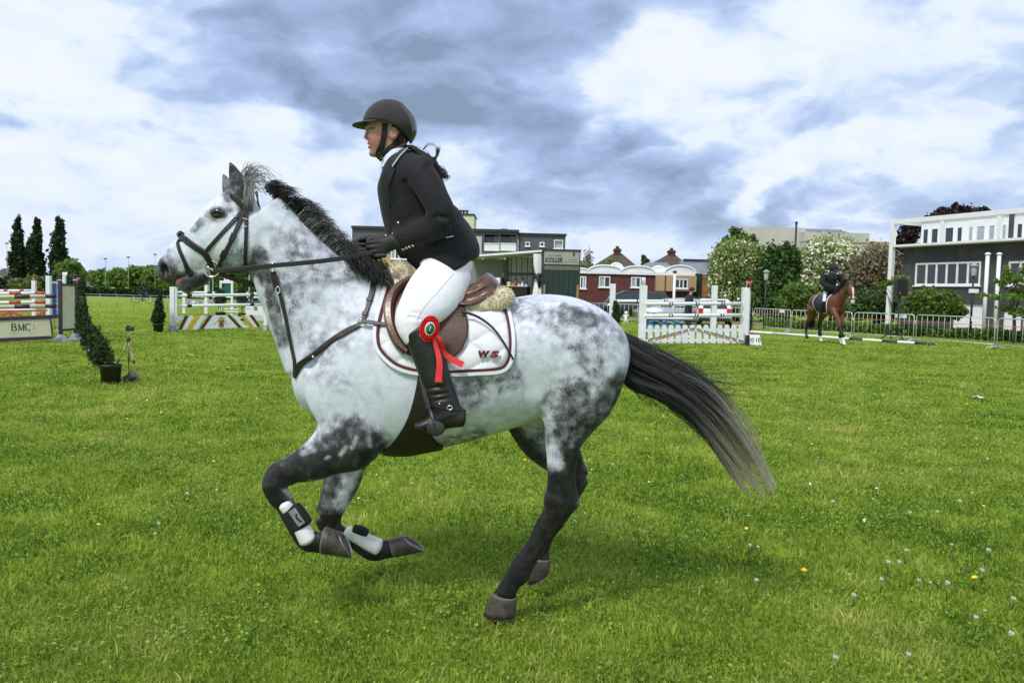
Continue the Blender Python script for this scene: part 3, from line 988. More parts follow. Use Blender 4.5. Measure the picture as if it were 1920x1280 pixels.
# the dock itself
MB(True).tube(px3([(1146, 640, 0), (1168, 652, 0), (1195, 672, 0), (1225, 700, 0)]), [0.05, 0.042, 0.034, 0.012], 10).build('tail_dock', hair_mat, horse)
dk = [o for o in horse.children if o.name.startswith('tail_dock')][0]
ca = dk.data.color_attributes.new('haircol', 'FLOAT_COLOR', 'POINT')
for q in ca.data:
 q.color = (0.02, 0.02, 0.02, 1)
hair_mesh('tail', strands, hair_mat, horse, 0.0012, ramp=.52)
crest = np.array([(500, 350), (527, 376), (552, 397), (580, 420), (605, 444), (636, 472), (667, 500), (698, 520), (722, 530)], float)
strands = []
tufts = [(rng.uniform(.55, 1.25), rng.normal(-.80, .20), rng.normal(0, .03), rng.uniform(-.5, .5)) for _ in range(46)]
for i in range(3800):
 u = rng.random()
 c = bez(crest, 200)[int(u * 199)]
 tl, ta, tf2, tc_ = tufts[min(45, int(u * 46))]
 yo0 = rng.normal(0, 0.015)
 ln = 31 * tl * rng.uniform(0.6, 1.05) * (0.78 + 0.35 * math.sin(math.pi * min(1, u * 1.25)))
 ang = ta + rng.normal(0, .13)
 dx, dy = math.cos(ang), math.sin(ang)
 x0, y0 = c[0] + rng.normal(0, 3), c[1] + abs(rng.normal(0, 5))
 fan = tf2 + rng.normal(0, 0.018)
 cu = tc_ * ln * .35
 pl = [(x0, y0, yo0), (x0 + dx * ln * .42 - dy * cu * .3, y0 + dy * ln * .55, yo0 + fan * .3), (x0 + dx * ln * .85 - dy * cu * .7, y0 + dy * ln * .86, yo0 + fan * .75), (x0 + (dx + .25) * ln * 1.05 - dy * cu, y0 + dy * ln * .80 + cu * .5 + rng.uniform(-2, 4), yo0 + fan)]
 g = rng.random()
 c0 = np.array((0.018, 0.018, 0.020)) if g < 0.92 else np.array((0.13, 0.13, 0.135))
 strands.append((bez(px3(pl), 9), c0 * (2.2 if rng.random() < .25 else 1), c0 * .9, rng.uniform(0.9, 1.5)))
# light hair lying over the near side of the crest
for i in range(300):
 u = rng.uniform(0.30, 0.74)
 c = bez(crest, 200)[int(u * 199)]
 ln = rng.uniform(28, 52)
 h_ = rng.uniform(0, 12)
 pl = [(c[0] - 4, c[1] + 6 - h_, -0.035), (c[0] + ln * .25, c[1] - 6 - h_ + rng.uniform(-4, 4), -0.050), (c[0] + ln * .6, c[1] - 6 - h_ + rng.uniform(-5, 6), -0.055 + rng.normal(0, .008)), (c[0] + ln * rng.uniform(.7, 1), c[1] + 6 - h_ + rng.uniform(-6, 8), -0.045)]
 q = rng.choice([0.03, 0.10, 0.24, 0.34])
 strands.append((bez(px3(pl), 9), (q, q, q * 1.04), (q * .6, q * .6, q * .62), 1.0))
# the end of the mane hanging at the withers
for i in range(900):
 x0 = rng.uniform(640, 728)
 y0 = np.interp(x0, [640, 728], [462, 512]) + rng.normal(0, 9)
 ln = rng.uniform(10, 40)
 yo = -0.04 + rng.normal(0, 0.035)
 pl = [(x0, y0, yo), (x0 + ln * .25, y0 + ln * .35, yo - .03), (x0 + ln * .45 + rng.normal(0, 3), y0 + ln * .75, yo - .045), (x0 + ln * .55 + rng.normal(0, 6), y0 + ln * 1.05, yo - .05)]
 c0 = np.array((0.016, 0.016, 0.016))
 strands.append((bez(px3(pl), 8), c0, c0 * 1.1, 1.3))
hair_mesh('mane', strands, hair_mat, horse, 0.0014)
strands = []
for i in range(150):
 x0, y0 = rng.normal(462, 5), rng.uniform(335, 372)
 yo = rng.normal(-0.01, 0.03)
 hgt = rng.uniform(10, 38)
 bk = rng.uniform(6, 36) if rng.random() < 0.85 else rng.uniform(36, 60)
 pl = [(x0, y0, yo), (x0 + bk * .15 - 2, y0 - hgt * .6, yo * 1.2), (x0 + bk * .5, y0 - hgt, yo * 1.4), (x0 + bk * .95, y0 - hgt * .72 + rng.normal(0, 4), yo * 1.6), (x0 + bk * 1.2, y0 - hgt * .25 + rng.normal(0, 6), yo * 1.7)]
 q = rng.uniform(0.07, 0.26)
 strands.append((bez(px3(pl), 14), (q * .8, q * .8, q * .84), (q, q, q * 1.03), 0.85))
for i in range(140):     # light tuft falling in front of the ear base
 x0, y0 = rng.uniform(455, 474), rng.uniform(330, 350)
 yo = -0.075 + rng.normal(0, 0.006)
 ln = rng.uniform(24, 50)
 pl = [(x0, y0, yo + .03), (x0 + 3, y0 + ln * .4, yo), (x0 + rng.normal(2, 4), y0 + ln, yo - .008)]
 q = rng.uniform(0.2, 0.42)
 strands.append((bez(px3(pl), 7), (q, q, q), (q, q, q), 0.9))
# plaited bobble just behind the poll
for i in range(160):
 t0 = rng.uniform(0, 1)
 pl = [(505, 350, rng.normal(0, .008)), (508 + 4 * t0, 341, rng.normal(0, .012)), (518 + 5 * t0, 338 + 5 * t0, rng.normal(0, .012)), (529, 348 + 6 * t0, rng.normal(0, .01)), (532, 362, rng.normal(0, .01))]
 strands.append((bez(px3(pl), 10), (0.02, 0.02, 0.02), (0.03, 0.03, 0.03), 1.1))
hair_mesh('forelock', strands, hair_mat, horse, 0.0013)
# - the rider
black_cloth = mat('black jacket cloth', (0.014, 0.014, 0.018), rough=0.82, var=0.25, scale=14, bump=0.65, bscale=13, spec=0.25, sheen=0.05)
collar_cloth = mat('black velvet', (0.007, 0.007, 0.009), rough=0.9, var=0.2, scale=20, sheen=0.2)
white_cloth = mat('white breeches cloth', (0.80, 0.79, 0.86), rough=0.8, var=0.05, scale=9, bump=0.25, bscale=18, spec=0.2)
shirt_cloth = mat('white shirt cloth', (0.72, 0.76, 0.86), rough=0.8, var=0.06, scale=30, bump=0.3, bscale=50)
boot_leather = mat('black boot leather', (0.010, 0.0095, 0.009), rough=0.45, var=0.35, scale=14, bump=0.4, bscale=24, spec=0.45, dirt=(0.035, 0.030, 0.024), dirt_amt=0.4)
glove_leather = mat('black glove leather', (0.012, 0.012, 0.014), rough=0.6, var=0.3, scale=40, bump=0.3, bscale=80)
helmet_felt = mat('black helmet velvet', (0.022, 0.020, 0.019), rough=0.9, var=0.15, scale=20, sheen=0.15, bump=0.1, bscale=200)
helmet_gloss = mat('black helmet shell', (0.012, 0.014, 0.018), rough=0.22, var=0.1, scale=8, coat=0.4)
webbing = mat('black webbing', (0.011, 0.011, 0.011), rough=0.8, var=0.2, scale=60, bump=0.3, bscale=150)
mast_like = mat('grey trim', (0.16, 0.15, 0.14), rough=0.4, var=0.1)
silver = mat('polished metal', (0.72, 0.72, 0.72), rough=0.22, var=0.08, metal=1.0)
piping_mat = mat('pale piping', (0.62, 0.60, 0.55), rough=0.6, var=0.1)
skin_mat = mat('skin', (1, 1, 1), rough=0.52, var=0.10, scale=55, bump=0.12, bscale=160, spec=0.35, attr='skincol')
def rp(front, back, w, yo=0.0):
 return st(front[0], front[1], back[0], back[1], w, yo)
def c3(x, y, r, w, yo):
 return (pt(x, y, HY + yo), r * PX, w)
rider = empty('person', tuple(pt(850, 540, HY)), 0, 'rider in black jacket, white breeches and black helmet leaning forward on the dapple grey horse', 'person', 'riders on horseback')
def torso(s, g=0.0, k=0.04):
 def rp(f, b, w):
  q = st(f[0], f[1], b[0], b[1], w)
  return (q[0], q[1] + g, q[2])
 s.chain([rp((727, 301), (770, 284), .066 + g), rp((717, 322), (795, 300), .150 + g), rp((709, 347), (822, 326), .178 + g), rp((713, 378), (838, 368), .170 + g),
            rp((722, 416), (852, 408), .155 + g), rp((738, 448), (876, 434), .152 + g)], k=k, cap=0.25)
def sleeve(s, sd, g=0.0, k=0.025):
 o = sd * 1.0
 def c3(x, y, r, w, yo):
  return (pt(x, y, HY + yo), r * PX + g * 1.3, w)
 s.chain([c3(782, 318, 27, .062 + g, o * .165), c3(797, 340, 26, .060 + g, o * .195), c3(812, 366, 25, .057 + g, o * .215), c3(826, 392, 24, .055 + g, o * .228), c3(834, 414, 22, .052 + g, o * .225)], k=k, cap=0.7)
 s.chain([c3(834, 414, 22, .052 + g, o * .225), c3(816, 424, 24.5, .052 + g, o * .205), c3(795, 434, 22.5, .049 + g, o * .175), c3(770, 443, 21, .046 + g, o * .14), c3(745, 451, 20, .043 + g, o * .105)], k=k, cap=0.25)
def build_person_body():
 s = SDF(tuple(pt(660, 830, HY) - Vector((0, .42, 0))), tuple(pt(925, 180, HY) + Vector((0, .42, 0))), 0.0052)
 s.ell(pt(731, 236, HY), (.104, .074, .106), 0.01)
 s.chain([rp((689, 236), (745, 233), .066), rp((690, 250), (746, 248), .068), rp((691, 264), (742, 261), .061), rp((692, 277), (735, 274), .055), rp((696, 290), (724, 289), .042)], k=0.012, cap=0.5)
 s.chain([c3(694, 242, 4, .011, 0), c3(688.2, 252, 4.4, .013, 0), c3(686.2, 259, 4.0, .015, 0)], k=0.008)
 for sd in (-1, 1):
  s.ell(pt(691.5, 261.5, HY + sd * .011), (.011, .009, .008), 0.006)
  s.ell(pt(708, 256, HY + sd * .046), (.032, .015, .024), 0.03)
  s.ell(pt(691, 248, HY + sd * .030), (.013, .017, .010), 0.008, 'sub')
  s.ell(pt(738, 250, HY + sd * .074), (.021, .011, .031), 0.006, rot=-0.15)
  s.ell(pt(738, 249, HY + sd * .087), (.010, .008, .018), 0.004, 'sub', rot=-0.15)
 s.ell(pt(692, 242, HY), (.011, .050, .008), 0.014)
 s.ell(pt(692.2, 269.5, HY), (.0095, .018, .0050), 0.005)
 s.ell(pt(693.2, 276.5, HY), (.0095, .016, .0060), 0.005)
 s.ell(pt(689.3, 273, HY), (.010, .015, .0020), 0.003, 'sub')
 s.ell(pt(699, 288, HY), (.018, .020, .016), 0.012)
 s.chain([c3(735, 270, 24, .056, 0), c3(742, 292, 24, .056, 0), c3(752, 316, 28, .062, 0)], k=0.02)
 torso(s, -0.016)
 s.chain([rp((770, 455), (862, 440), .120), rp((808, 478), (880, 472), .135), rp((815, 505), (872, 508), .13)], k=0.02)
 for sd in (-1, 1):
  sleeve(s, sd, -0.022)
  s.chain([c3(838, 514, 30, .075, sd * .10), c3(814, 547, 31, .070, sd * .175), c3(790, 578, 27, .060, sd * .255), c3(780, 602, 20, .045, sd * .29)], k=0.03)
  s.chain([c3(780, 612, 19, .042, sd * .295), c3(800, 655, 21, .042, sd * .31), c3(815, 705, 19, .038, sd * .325), c3(833, 760, 15, .029, sd * .335), c3(843, 782, 13, .026, sd * .34)], k=0.02)
  s.chain([c3(855, 788, 10, .026, sd * .34), c3(820, 792, 9, .030, sd * .34), c3(788, 797, 5, .028, sd * .345)], k=0.02)
 return s.mesh(1)
PV, PQ = build_person_body()
pp = proj(PV)
tone = np.tile(np.array((0.47, 0.255, 0.19)), (len(PV), 1))
red = caps(pp[:, 0], pp[:, 1], [(688, 259, 690, 262, 8, 8, .75), (707, 262, 700, 270, 15, 15, .5), (690, 269, 693, 277, 4, 4, 1.0), (738, 252, 738, 256, 12, 10, .5)], 0.0)
tone = tone * (1 - red[:, None]) + red[:, None] * np.array((0.42, 0.16, 0.135))
lips = caps(pp[:, 0], pp[:, 1], [(690, 270, 693.5, 270.5, 2.2, 1.6, .8), (691, 276, 694, 275.5, 2.4, 1.6, .8)], 0.0) * (np.abs(PV[:, 1] - HY) < .026)
tone = tone * (1 - lips[:, None]) + lips[:, None] * np.array((0.36, 0.13, 0.12))
brow = caps(pp[:, 0], pp[:, 1], [(692, 241.5, 702, 240.5, 2.2, 1.8, .8)], 0.0) * (np.abs(PV[:, 1] - HY) > .012)
tone = tone * (1 - brow[:, None]) + brow[:, None] * np.array((0.035, 0.022, 0.016))
pme = np_mesh('person_body', PV, PQ, {'skincol': ('FLOAT_COLOR', tone)}, smooth=True)
link_mesh('body', pme, skin_mat, rider)
PB = bvh_of(PV, PQ)
white_eye = mat('eye white', (0.55, 0.52, 0.50), rough=0.2, var=0.05)
for sd in (-1, 1):
 e = MB(True).sphere(pt(697, 247.5, HY + sd * .031), .0125, 12, 10).build('eye', white_eye, rider)
 MB(True).sphere(pt(693.6, 247.5, HY + sd * .0315), .0066, 10, 8).build('iris', eye_mat, e)
 MB(True).tube([pt(x, y, HY + sd * o) for x, y, o in ((690.5, 246, .018), (691.6, 244.6, .031), (695, 245.2, .043), (699, 247, .048))], [.002, .0035, .003, .002], 6).build('eyelid', skin_mat, e)
 cl = rider.children[-1]
for o in list(rider.children_recursive):
 if o.name.startswith('eyelid') and 'skincol' not in o.data.color_attributes:
  a = o.data.color_attributes.new('skincol', 'FLOAT_COLOR', 'POINT')
  for q in a.data:
   q.color = (0.30, 0.15, 0.11, 1)
def jacket_mesh():
 s = SDF(tuple(pt(695, 530, HY) - Vector((0, .32, 0))), tuple(pt(920, 265, HY) + Vector((0, .32, 0))), 0.0052)
 torso(s, 0.004)
 s.chain([rp((742, 446), (872, 437), .152), rp((764, 466), (894, 455), .164), rp((784, 480), (902, 474), .178), rp((800, 496), (895, 491), .186), rp((826, 506), (892, 508), .186)], k=0.03, cap=0.22, sub=18)
 for sd in (-1, 1):
  sleeve(s, sd)
  s.chain([c3(770, 310, 22, .06, sd * .13), c3(790, 322, 28, .065, sd * .165)], k=0.03)
  s.chain([(pt(803, 300, HY + sd * .17), .006, .007), (pt(788, 345, HY + sd * .20), .004, .005), (pt(798, 395, HY + sd * .19), .004, .005)], k=0.022, op='sub')
  for a, b_ in (((818, 404), (842, 410)), ((812, 408), (822, 428))):
   s.chain([(pt(a[0], a[1], HY + sd * .278), .004, .006), (pt(b_[0], b_[1], HY + sd * .276), .004, .006)], k=0.02, op='sub')
  s.chain([(pt(800, 456, HY + sd * .176), .003, .004), (pt(835, 448, HY + sd * .176), .003, .004), (pt(860, 440, HY + sd * .165), .003, .004)], k=0.025, op='sub')
  s.chain([(pt(758, 340, HY + sd * .19), .005, .006), (pt(770, 385, HY + sd * .185), .006, .006)], k=0.025, op='sub')
 s.ell(pt(741, 284, HY), (.062, .060, .05), 0.01, 'sub')
 return s.mesh(1)
JV, JQ = jacket_mesh()
link_mesh('jacket', np_mesh('jacket', JV, JQ, smooth=True), black_cloth, rider)
jacket = rider.children[-1] if rider.children[-1].name.startswith('jacket') else [o for o in rider.children if o.name.startswith('jacket')][0]
JB = bvh_of(JV, JQ)
def onto(bvh, px, py, off=0.0, yo=-0.1):
 d = Vector(ray(px, py)).normalized()
 loc, nor, i, dist = bvh.ray_cast(Vector(CO), d)
 if loc is None:
  loc, nor, i, dist = bvh.find_nearest(pt(px, py, HY + yo))
 if nor.dot(d) > 0:
  nor = -nor
 return loc + nor * off, nor
def ribbon(name, bvh, path, width, mt, parent, off=0.002, thick=0.004, n=None, mirror=False, yo=-0.1, label=None, smooth_n=3):
 """flat strap lying on a surface along pixels of the side view"""
 P = np.array([(p[0], p[1]) for p in path], float)
 L = np.hypot(*np.diff(P, axis=0).T).sum()
 n = n or max(6, int(L / 5))
 Q = bez(P, n)
 W = np.interp(np.linspace(0, 1, n), np.linspace(0, 1, len(width)), width) if hasattr(width, '__len__') else [width] * n
 pts, nor = [], []
 for x, y in Q:
  a, b_ = onto(bvh, x, y, off, yo)
  pts.append(np.array(a))
  nor.append(np.array(b_))
 pts, nor = np.array(pts), np.array(nor)
 for _ in range(smooth_n):
  nor[1:-1] = (nor[:-2] + nor[1:-1] * 2 + nor[2:]) / 4
  pts[1:-1] = (pts[:-2] + pts[1:-1] * 2 + pts[2:]) / 4
 nor /= np.linalg.norm(nor, axis=1)[:, None]
 return strap(name, pts, nor, W, mt, parent, thick, mirror, label)
def strap(name, pts, nor, W, mt, parent, thick=0.004, mirror=False, label=None):
 pts, nor = np.asarray(pts, float), np.asarray(nor, float)
 W = np.asarray(W if hasattr(W, '__len__') else [W] * len(pts), float)
 T = np.gradient(pts, axis=0)
 T /= np.linalg.norm(T, axis=1)[:, None] + 1e-9
 S_ = np.cross(T, nor)
 S_ /= np.linalg.norm(S_, axis=1)[:, None] + 1e-9
 N = np.cross(S_, T)
 N *= np.sign((N * nor).sum(1))[:, None]
 prof = [(-.5, 0), (-.5, .55), (-.38, 1.0), (.38, 1.0), (.5, .55), (.5, 0)] if thick < .02 else [(-.5, 0), (-.47, .4), (-.27, .9), (.27, .9), (.47, .4), (.5, 0)]
 V = np.stack([pts + S_ * (W * a)[:, None] + N * (thick * b_) for a, b_ in prof], 1)
 k = len(prof)
 V = V.reshape(-1, 3)
 F = []
 for i in range(len(pts) - 1):
  for j in range(k):
   q = (j + 1) % k
   F.append((i * k + j, i * k + q, (i + 1) * k + q, (i + 1) * k + j))
 e = (len(pts) - 1) * k
 F += [(0, 1, 2, 3), (0, 3, 4, 5), (e + 3, e + 2, e + 1, e), (e + 5, e + 4, e + 3, e)]
 out = []
 for mm in ((1, -1) if mirror else (1,)):
  V2 = V.copy()
  if mm < 0:
   V2[:, 1] = 2 * HY - V2[:, 1]
  mb = MB(False)
  mb.add(V2, F)
  o = mb.build(name, mt, parent)
  tag(o, label)
  out.append(o)
 return out[0]
def button(name, bvh, px, py, r, mt, parent, off=0.001, yo=-0.1):
 a, n = onto(bvh, px, py, off, yo)
 q = Vector((0, 0, 1)).rotation_difference(n).to_matrix().to_4x4()
 q.translation = a
 return MB(True).lathe([(r * .95, 0), (r, r * .25), (r * .7, r * .55), (r * .15, r * .65)], 10, q).build(name, mt, parent)
# collar, lapel, piping, buttons and pockets
ribbon('collar', JB, [(768, 276), (757, 284), (746, 297), (738, 312)], [.030, .042, .040, .028], collar_cloth, jacket, off=.004, thick=.008)
ribbon('piping', JB, [(764, 283), (754, 294), (746, 304), (739, 315)], .0045, piping_mat, jacket, off=.0125, thick=.004)
ribbon('lapel', JB, [(738, 314), (729, 328), (724, 345), (727, 366), (733, 385)], [.040, .062, .058, .036, .006], black_cloth, jacket, off=.003, thick=.006, label='pointed lapel of the black jacket')
ribbon('front_seam', JB, [(738, 326), (734, 350), (734, 378), (741, 402), (748, 422), (760, 440)], .006, collar_cloth, jacket, off=.001, thick=.003)
button('button', JB, 747, 418, .0075, silver, jacket)
for x, y in ((756, 467), (762, 464.5), (767.5, 462.5), (774, 460)):
 button('button', JB, x, y, .0075, silver, jacket)
ribbon('pocket_piping', JB, [(836, 446), (843, 444.5), (850, 443)], .006, piping_mat, jacket, off=.002, thick=.003)
ribbon('pocket_flap', JB, [(820, 463), (838, 460), (856, 457)], .034, black_cloth, jacket, off=.001, thick=.004)
ribbon('sleeve_hem', JB, [(737, 433), (742, 447), (748, 461), (755, 470)], .010, collar_cloth, jacket, off=.001, thick=.003)
def shirt_mesh():
 s = SDF(tuple(pt(705, 340, HY) - Vector((0, .12, 0))), tuple(pt(790, 260, HY) + Vector((0, .12, 0))), 0.004)
 s.chain([c3(742, 284, 25, .061, 0), c3(745, 297, 28, .066, 0), c3(747, 312, 31, .07, 0)], k=0.01, cap=0.1)
 s.chain([c3(726, 305, 8, .03, 0), c3(723, 316, 7, .03, 0), c3(724, 326, 4, .02, 0)], k=0.012)
 s.ell(pt(736, 273, HY), (.052, .052, .045), 0.004, 'sub')
 return s.mesh(1)
V_, Q_ = shirt_mesh()
link_mesh('shirt_collar', np_mesh('shirt_collar', V_, Q_, smooth=True), shirt_cloth, rider)
def breeches_mesh():
 s = SDF(tuple(pt(725, 650, HY) - Vector((0, .40, 0))), tuple(pt(905, 455, HY) + Vector((0, .40, 0))), 0.0055)
 s.chain([rp((762, 470), (882, 455), .14), rp((792, 488), (886, 486), .155), rp((802, 508), (884, 512), .158), rp((815, 528), (870, 530), .12)], k=0.03, cap=0.3)
 for sd in (-1, 1):
  s.chain([rp((794, 506), (888, 508), .098, sd * .09), rp((769, 541), (873, 538), .094, sd * .165), rp((751, 570), (846, 566), .086, sd * .235), rp((740, 597), (812, 592), .072, sd * .285),
             rp((744, 618), (800, 606), .062, sd * .30), rp((757, 638), (803, 630), .055, sd * .305)], k=0.03, cap=0.5)
  for a, b_ in (((768, 585), (803, 591)), ((765, 594), (790, 598)), ((790, 515), (815, 500))):
   s.chain([(pt(*a, HY + sd * .355), .003, .006), (pt(*b_, HY + sd * .352), .003, .006)], k=0.012, op='sub')
 return s.mesh(1)
V_, Q_ = breeches_mesh()
link_mesh('breeches', np_mesh('breeches', V_, Q_, smooth=True), white_cloth, rider)
breeches = [o for o in rider.children if o.name == 'breeches'][0]
BB = bvh_of(V_, Q_)
ribbon('side_seam', BB, [(850, 512), (822, 545), (795, 575), (780, 600)], .004, shirt_cloth, breeches, off=.0005, thick=.0015)
def boot_mesh(sd):
 o = sd
 y0, y1 = (HY - .43, HY - .24) if sd < 0 else (HY + .24, HY + .43)
 a, b_ = pt(735, 830, HY - .35), pt(895, 585, HY - .35)
 s = SDF((a.x - .03, y0, a.z - .03), (b_.x + .03, y1, b_.z + .03), 0.0045)
 s.chain([rp((757, 634), (806, 606), .066, o * .302), rp((768, 658), (830, 646), .064, o * .310), rp((782, 692), (840, 688), .057, o * .320), rp((793, 727), (849, 722), .049, o * .328),
            rp((803, 760), (860, 752), .042, o * .335), rp((812, 782), (867, 776), .038, o * .338)], k=0.012, cap=0.25)
 s.chain([rp((866, 768), (870, 800), .034, o * .338), rp((843, 764), (846, 802), .036, o * .339), rp((815, 776), (814, 806), .037, o * .342), rp((793, 788), (791, 806), .037, o * .346), rp((779, 793), (779, 803), .028, o * .348)], k=0.016, cap=0.4)
 for (x0, y0_, x1, y1_) in ((806, 742, 848, 735), (810, 752, 852, 744), (800, 728, 838, 724)):
  s.chain([(pt(x0, y0_, HY + o * .376), .003, .005), (pt(x1, y1_, HY + o * .374), .003, .005)], k=0.012, op='sub')
 return s.mesh(1)
boots = []
BTB = None
for sd in (-1, 1):
 V_, Q_ = boot_mesh(sd)
 link_mesh('boot', np_mesh('boot', V_, Q_, smooth=True), boot_leather, rider)
 bo = [o for o in rider.children if o.name.startswith('boot')][-1]
 boots.append(bo)
 if sd < 0:
  BTB = bvh_of(V_, Q_)
  ribbon('spur_strap', BTB, [(812, 760), (830, 764), (850, 768), (872, 770)], .012, webbing, bo, off=.001, thick=.004, yo=-.34)
  a, n_ = onto(BTB, 843, 764, .004, -.34)
  MB(True).tube([a + Vector((math.cos(t) * .011, -.002, math.sin(t) * .009)) for t in np.linspace(0, 2 * math.pi, 13)], .0024, 6).build('buckle', silver, bo)
  button('stud', BTB, 824, 757, .004, silver, bo, yo=-.34)
  ribbon('sole', BTB, [(779, 801), (800, 806), (825, 804), (850, 802), (869, 800)], .010, webbing, bo, off=.002, thick=.004, yo=-.34)
  ribbon('boot_top', BTB, [(757, 634), (766, 617), (777, 605), (792, 603), (806, 606)], .012, boot_leather, bo, off=.002, thick=.004, yo=-.34)
def glove_mesh(sd, ox, oy, oyo):
 a, b_ = pt(660 + ox, 505 + oy, HY), pt(765 + ox, 420 + oy, HY)
 s = SDF((a.x - .02, HY + oyo - .09, a.z - .02), (b_.x + .02, HY + oyo + .09, b_.z + .02), 0.0034)
 def q(x, y, r, w, yo):
  return c3(x + ox, y + oy, r, w, oyo + yo * -sd)
 s.chain([q(752, 450, 15, .034, .0), q(738, 453, 14.5, .030, 0), q(722, 459, 15.5, .024, 0), q(706, 465, 16.5, .021, -.005)], k=0.008, cap=0.5)
 for i in range(4):
  x0, y0, r = 706 + i * 3.2 - (i == 0) * -2, 453 + i * 8.6, 4.7 - .25 * abs(i - 1)
  w_ = r * PX * .95
  L_ = (0.92, 1.05, 1.0, 0.82)[i]
  s.chain([q(x0 + 6, y0, r * 1.05, w_, -.012), q(x0 - 12 * L_, y0 + 1.5, r, w_, -.016), q(x0 - 19 * L_, y0 + 3, r * .95, w_, .002), q(x0 - 15 * L_, y0 + 4, r * .9, w_, .026), q(x0 - 2, y0 + 3.5, r * .82, w_ * .9, .034)], k=0.0028, cap=0.9, sub=5)
 s.chain([q(730, 447, 6.5, .016, .012), q(716, 444, 6, .014, .018), q(702, 446, 5.2, .0125, .016), q(690, 451, 4.4, .011, .012)], k=0.006, cap=0.9)
 return s.mesh(1)
for sd, ox, oy, oyo in ((-1, 0, 0, -.085), (1, -22, 2, .075)):
 V_, Q_ = glove_mesh(sd, ox, oy, oyo)
 link_mesh('glove', np_mesh('glove', V_, Q_, smooth=True), glove_leather, rider)
 if sd < 0:
  gl = [o for o in rider.children if o.name.startswith('glove')][-1]
  GB = bvh_of(V_, Q_)
  button('button', GB, 724, 442, .0065, silver, gl)
  button('button', JB, 737, 438, .0065, silver, jacket)
# far hand's forearm end meets its glove: both sleeves already end at the same height
# ---- helmet
def helmet_mesh():
 a, b_ = pt(655, 300, HY), pt(790, 180, HY)
 s = SDF((a.x, HY - .14, a.z), (b_.x, HY + .14, b_.z), 0.004)
 s.ell(pt(730, 237, HY), (49 * PX, .112, 48.5 * PX), 0)
 s.ell(pt(748, 240, HY), (32.5 * PX, .100, 34 * PX), 0.02)
 s.chain([(pt(680, 272, HY), 42 * PX, .3), (pt(712, 270, HY), 38 * PX, .3), (pt(731, 270, HY), 32 * PX, .3), (pt(744, 272, HY), 24 * PX, .3)], k=0.006, op='sub', cap=1.0)
 s.chain([(pt(690, 305, HY), 33 * PX, .3), (pt(790, 305, HY), 33 * PX, .3)], k=0.006, op='sub')
 s.ell(pt(730, 241, HY), (43 * PX, .094, 42 * PX), 0.004, 'sub')
 return s.mesh(1)
V_, Q_ = helmet_mesh()
hm_me = np_mesh('helmet', V_, Q_, smooth=True)
hm_me.materials.append(helmet_felt)
hm_me.materials.append(helmet_gloss)
cen = proj(np.array([V_[q].mean(0) for q in Q_]))
gl_idx = (cen[:, 0] > np.interp(cen[:, 1], [195, 215, 235, 260], [757, 768, 772, 772])).astype(np.int32)
hm_me.polygons.foreach_set('material_index', gl_idx)
helmet = link_mesh('helmet', hm_me, None, rider)
HB = bvh_of(V_, Q_)
ribbon('trim', HB, [(752, 198), (763, 210), (769, 223), (772, 236), (772.5, 246)], .0035, mast_like, helmet, off=.001, thick=.003)
mb = MB(True)
NA = 25
zc = pt(690, 233, HY).z
cx = pt(731, 233, HY).x
for zz in (0.0, 0.006):
 for ring_ in (0, 1):
  for i in range(NA):
   a = math.radians(-74 + 148 * i / (NA - 1))
   rx = (44 if ring_ == 0 else 69) * PX
   ry = .100 if ring_ == 0 else .113
   x = cx - rx * math.cos(a)
   y = HY + ry * math.sin(a)
   drop = -0.010 * (1 - math.cos(a)) - (0.012 * math.cos(a) if ring_ == 1 else -.006)
   mb.v.append((x, y, zc + zz + drop))
for i in range(NA - 1):
 a0, a1, b0, b1 = i, NA + i, 2 * NA + i, 3 * NA + i
 mb.f += [(a0, a0 + 1, a1 + 1, a1), (b0, b1, b1 + 1, b0 + 1), (a1, a1 + 1, b1 + 1, b1), (a0, b0, b0 + 1, a0 + 1)]
mb.f += [(0, NA, 3 * NA, 2 * NA), (NA - 1, 3 * NA - 1, 4 * NA - 1, 2 * NA - 1)]
mb.build('visor', helmet_felt, helmet)
ribbon('chin_strap', PB, [(722, 231), (721, 245), (719, 262), (714, 280), (707, 292), (701, 297)], [.026, .024, .024, .030, .036, .026], webbing, helmet, off=.002, thick=.005, mirror=True)
ribbon('rear_strap', PB, [(757, 251), (750, 262), (738, 273), (726, 283), (716, 290)], [.044, .032, .026, .026, .026], webbing, helmet, off=.003, thick=.005, mirror=True)
ribbon('head_band', PB, [(756, 246), (750, 241), (743, 237), (736, 234)], .022, webbing, helmet, off=.003, thick=.006, mirror=True)
# dark hair: bun under the helmet and the blown ponytail
strands = []
for i in range(420):
 yo = rng.normal(0, .028)
 t0 = rng.uniform(0, 1)
 if i < 230:
  pl = [(762 + rng.normal(0, 3), 272, yo), (780, 282 + rng.normal(0, 3), yo * 1.1), (803, 297 + rng.normal(0, 4), yo * 1.2 - .01), (818, 312 + rng.normal(0, 5), yo * 1.2), (829 + rng.normal(0, 4), 326 + rng.normal(0, 5), yo), (837 + rng.normal(0, 4), 333 + rng.normal(0, 2), yo)]
 elif i < 350:
  pl = [(764, 273, yo), (785, 284, yo), (806, 297 + rng.normal(0, 1.5), yo * .6), (816, 297 + rng.normal(0, 1.6), yo * .5), (820 + rng.normal(0, 1.4), 289, yo * .5), (821 + rng.normal(0, 2.5), 279 + rng.normal(0, 3), yo * .5)]
 else:
  pl = [(752 + rng.normal(0, 5), 262 + rng.normal(0, 4), -.07), (760, 270, -.06 + rng.normal(0, .008)), (768, 276, -.05), (780, 282, -.03)]
 c0 = np.array((0.018, 0.013, 0.010)) * rng.uniform(.6, 1.6)
 strands.append((bez(px3(pl), 16), c0, c0 * 1.5, .9))
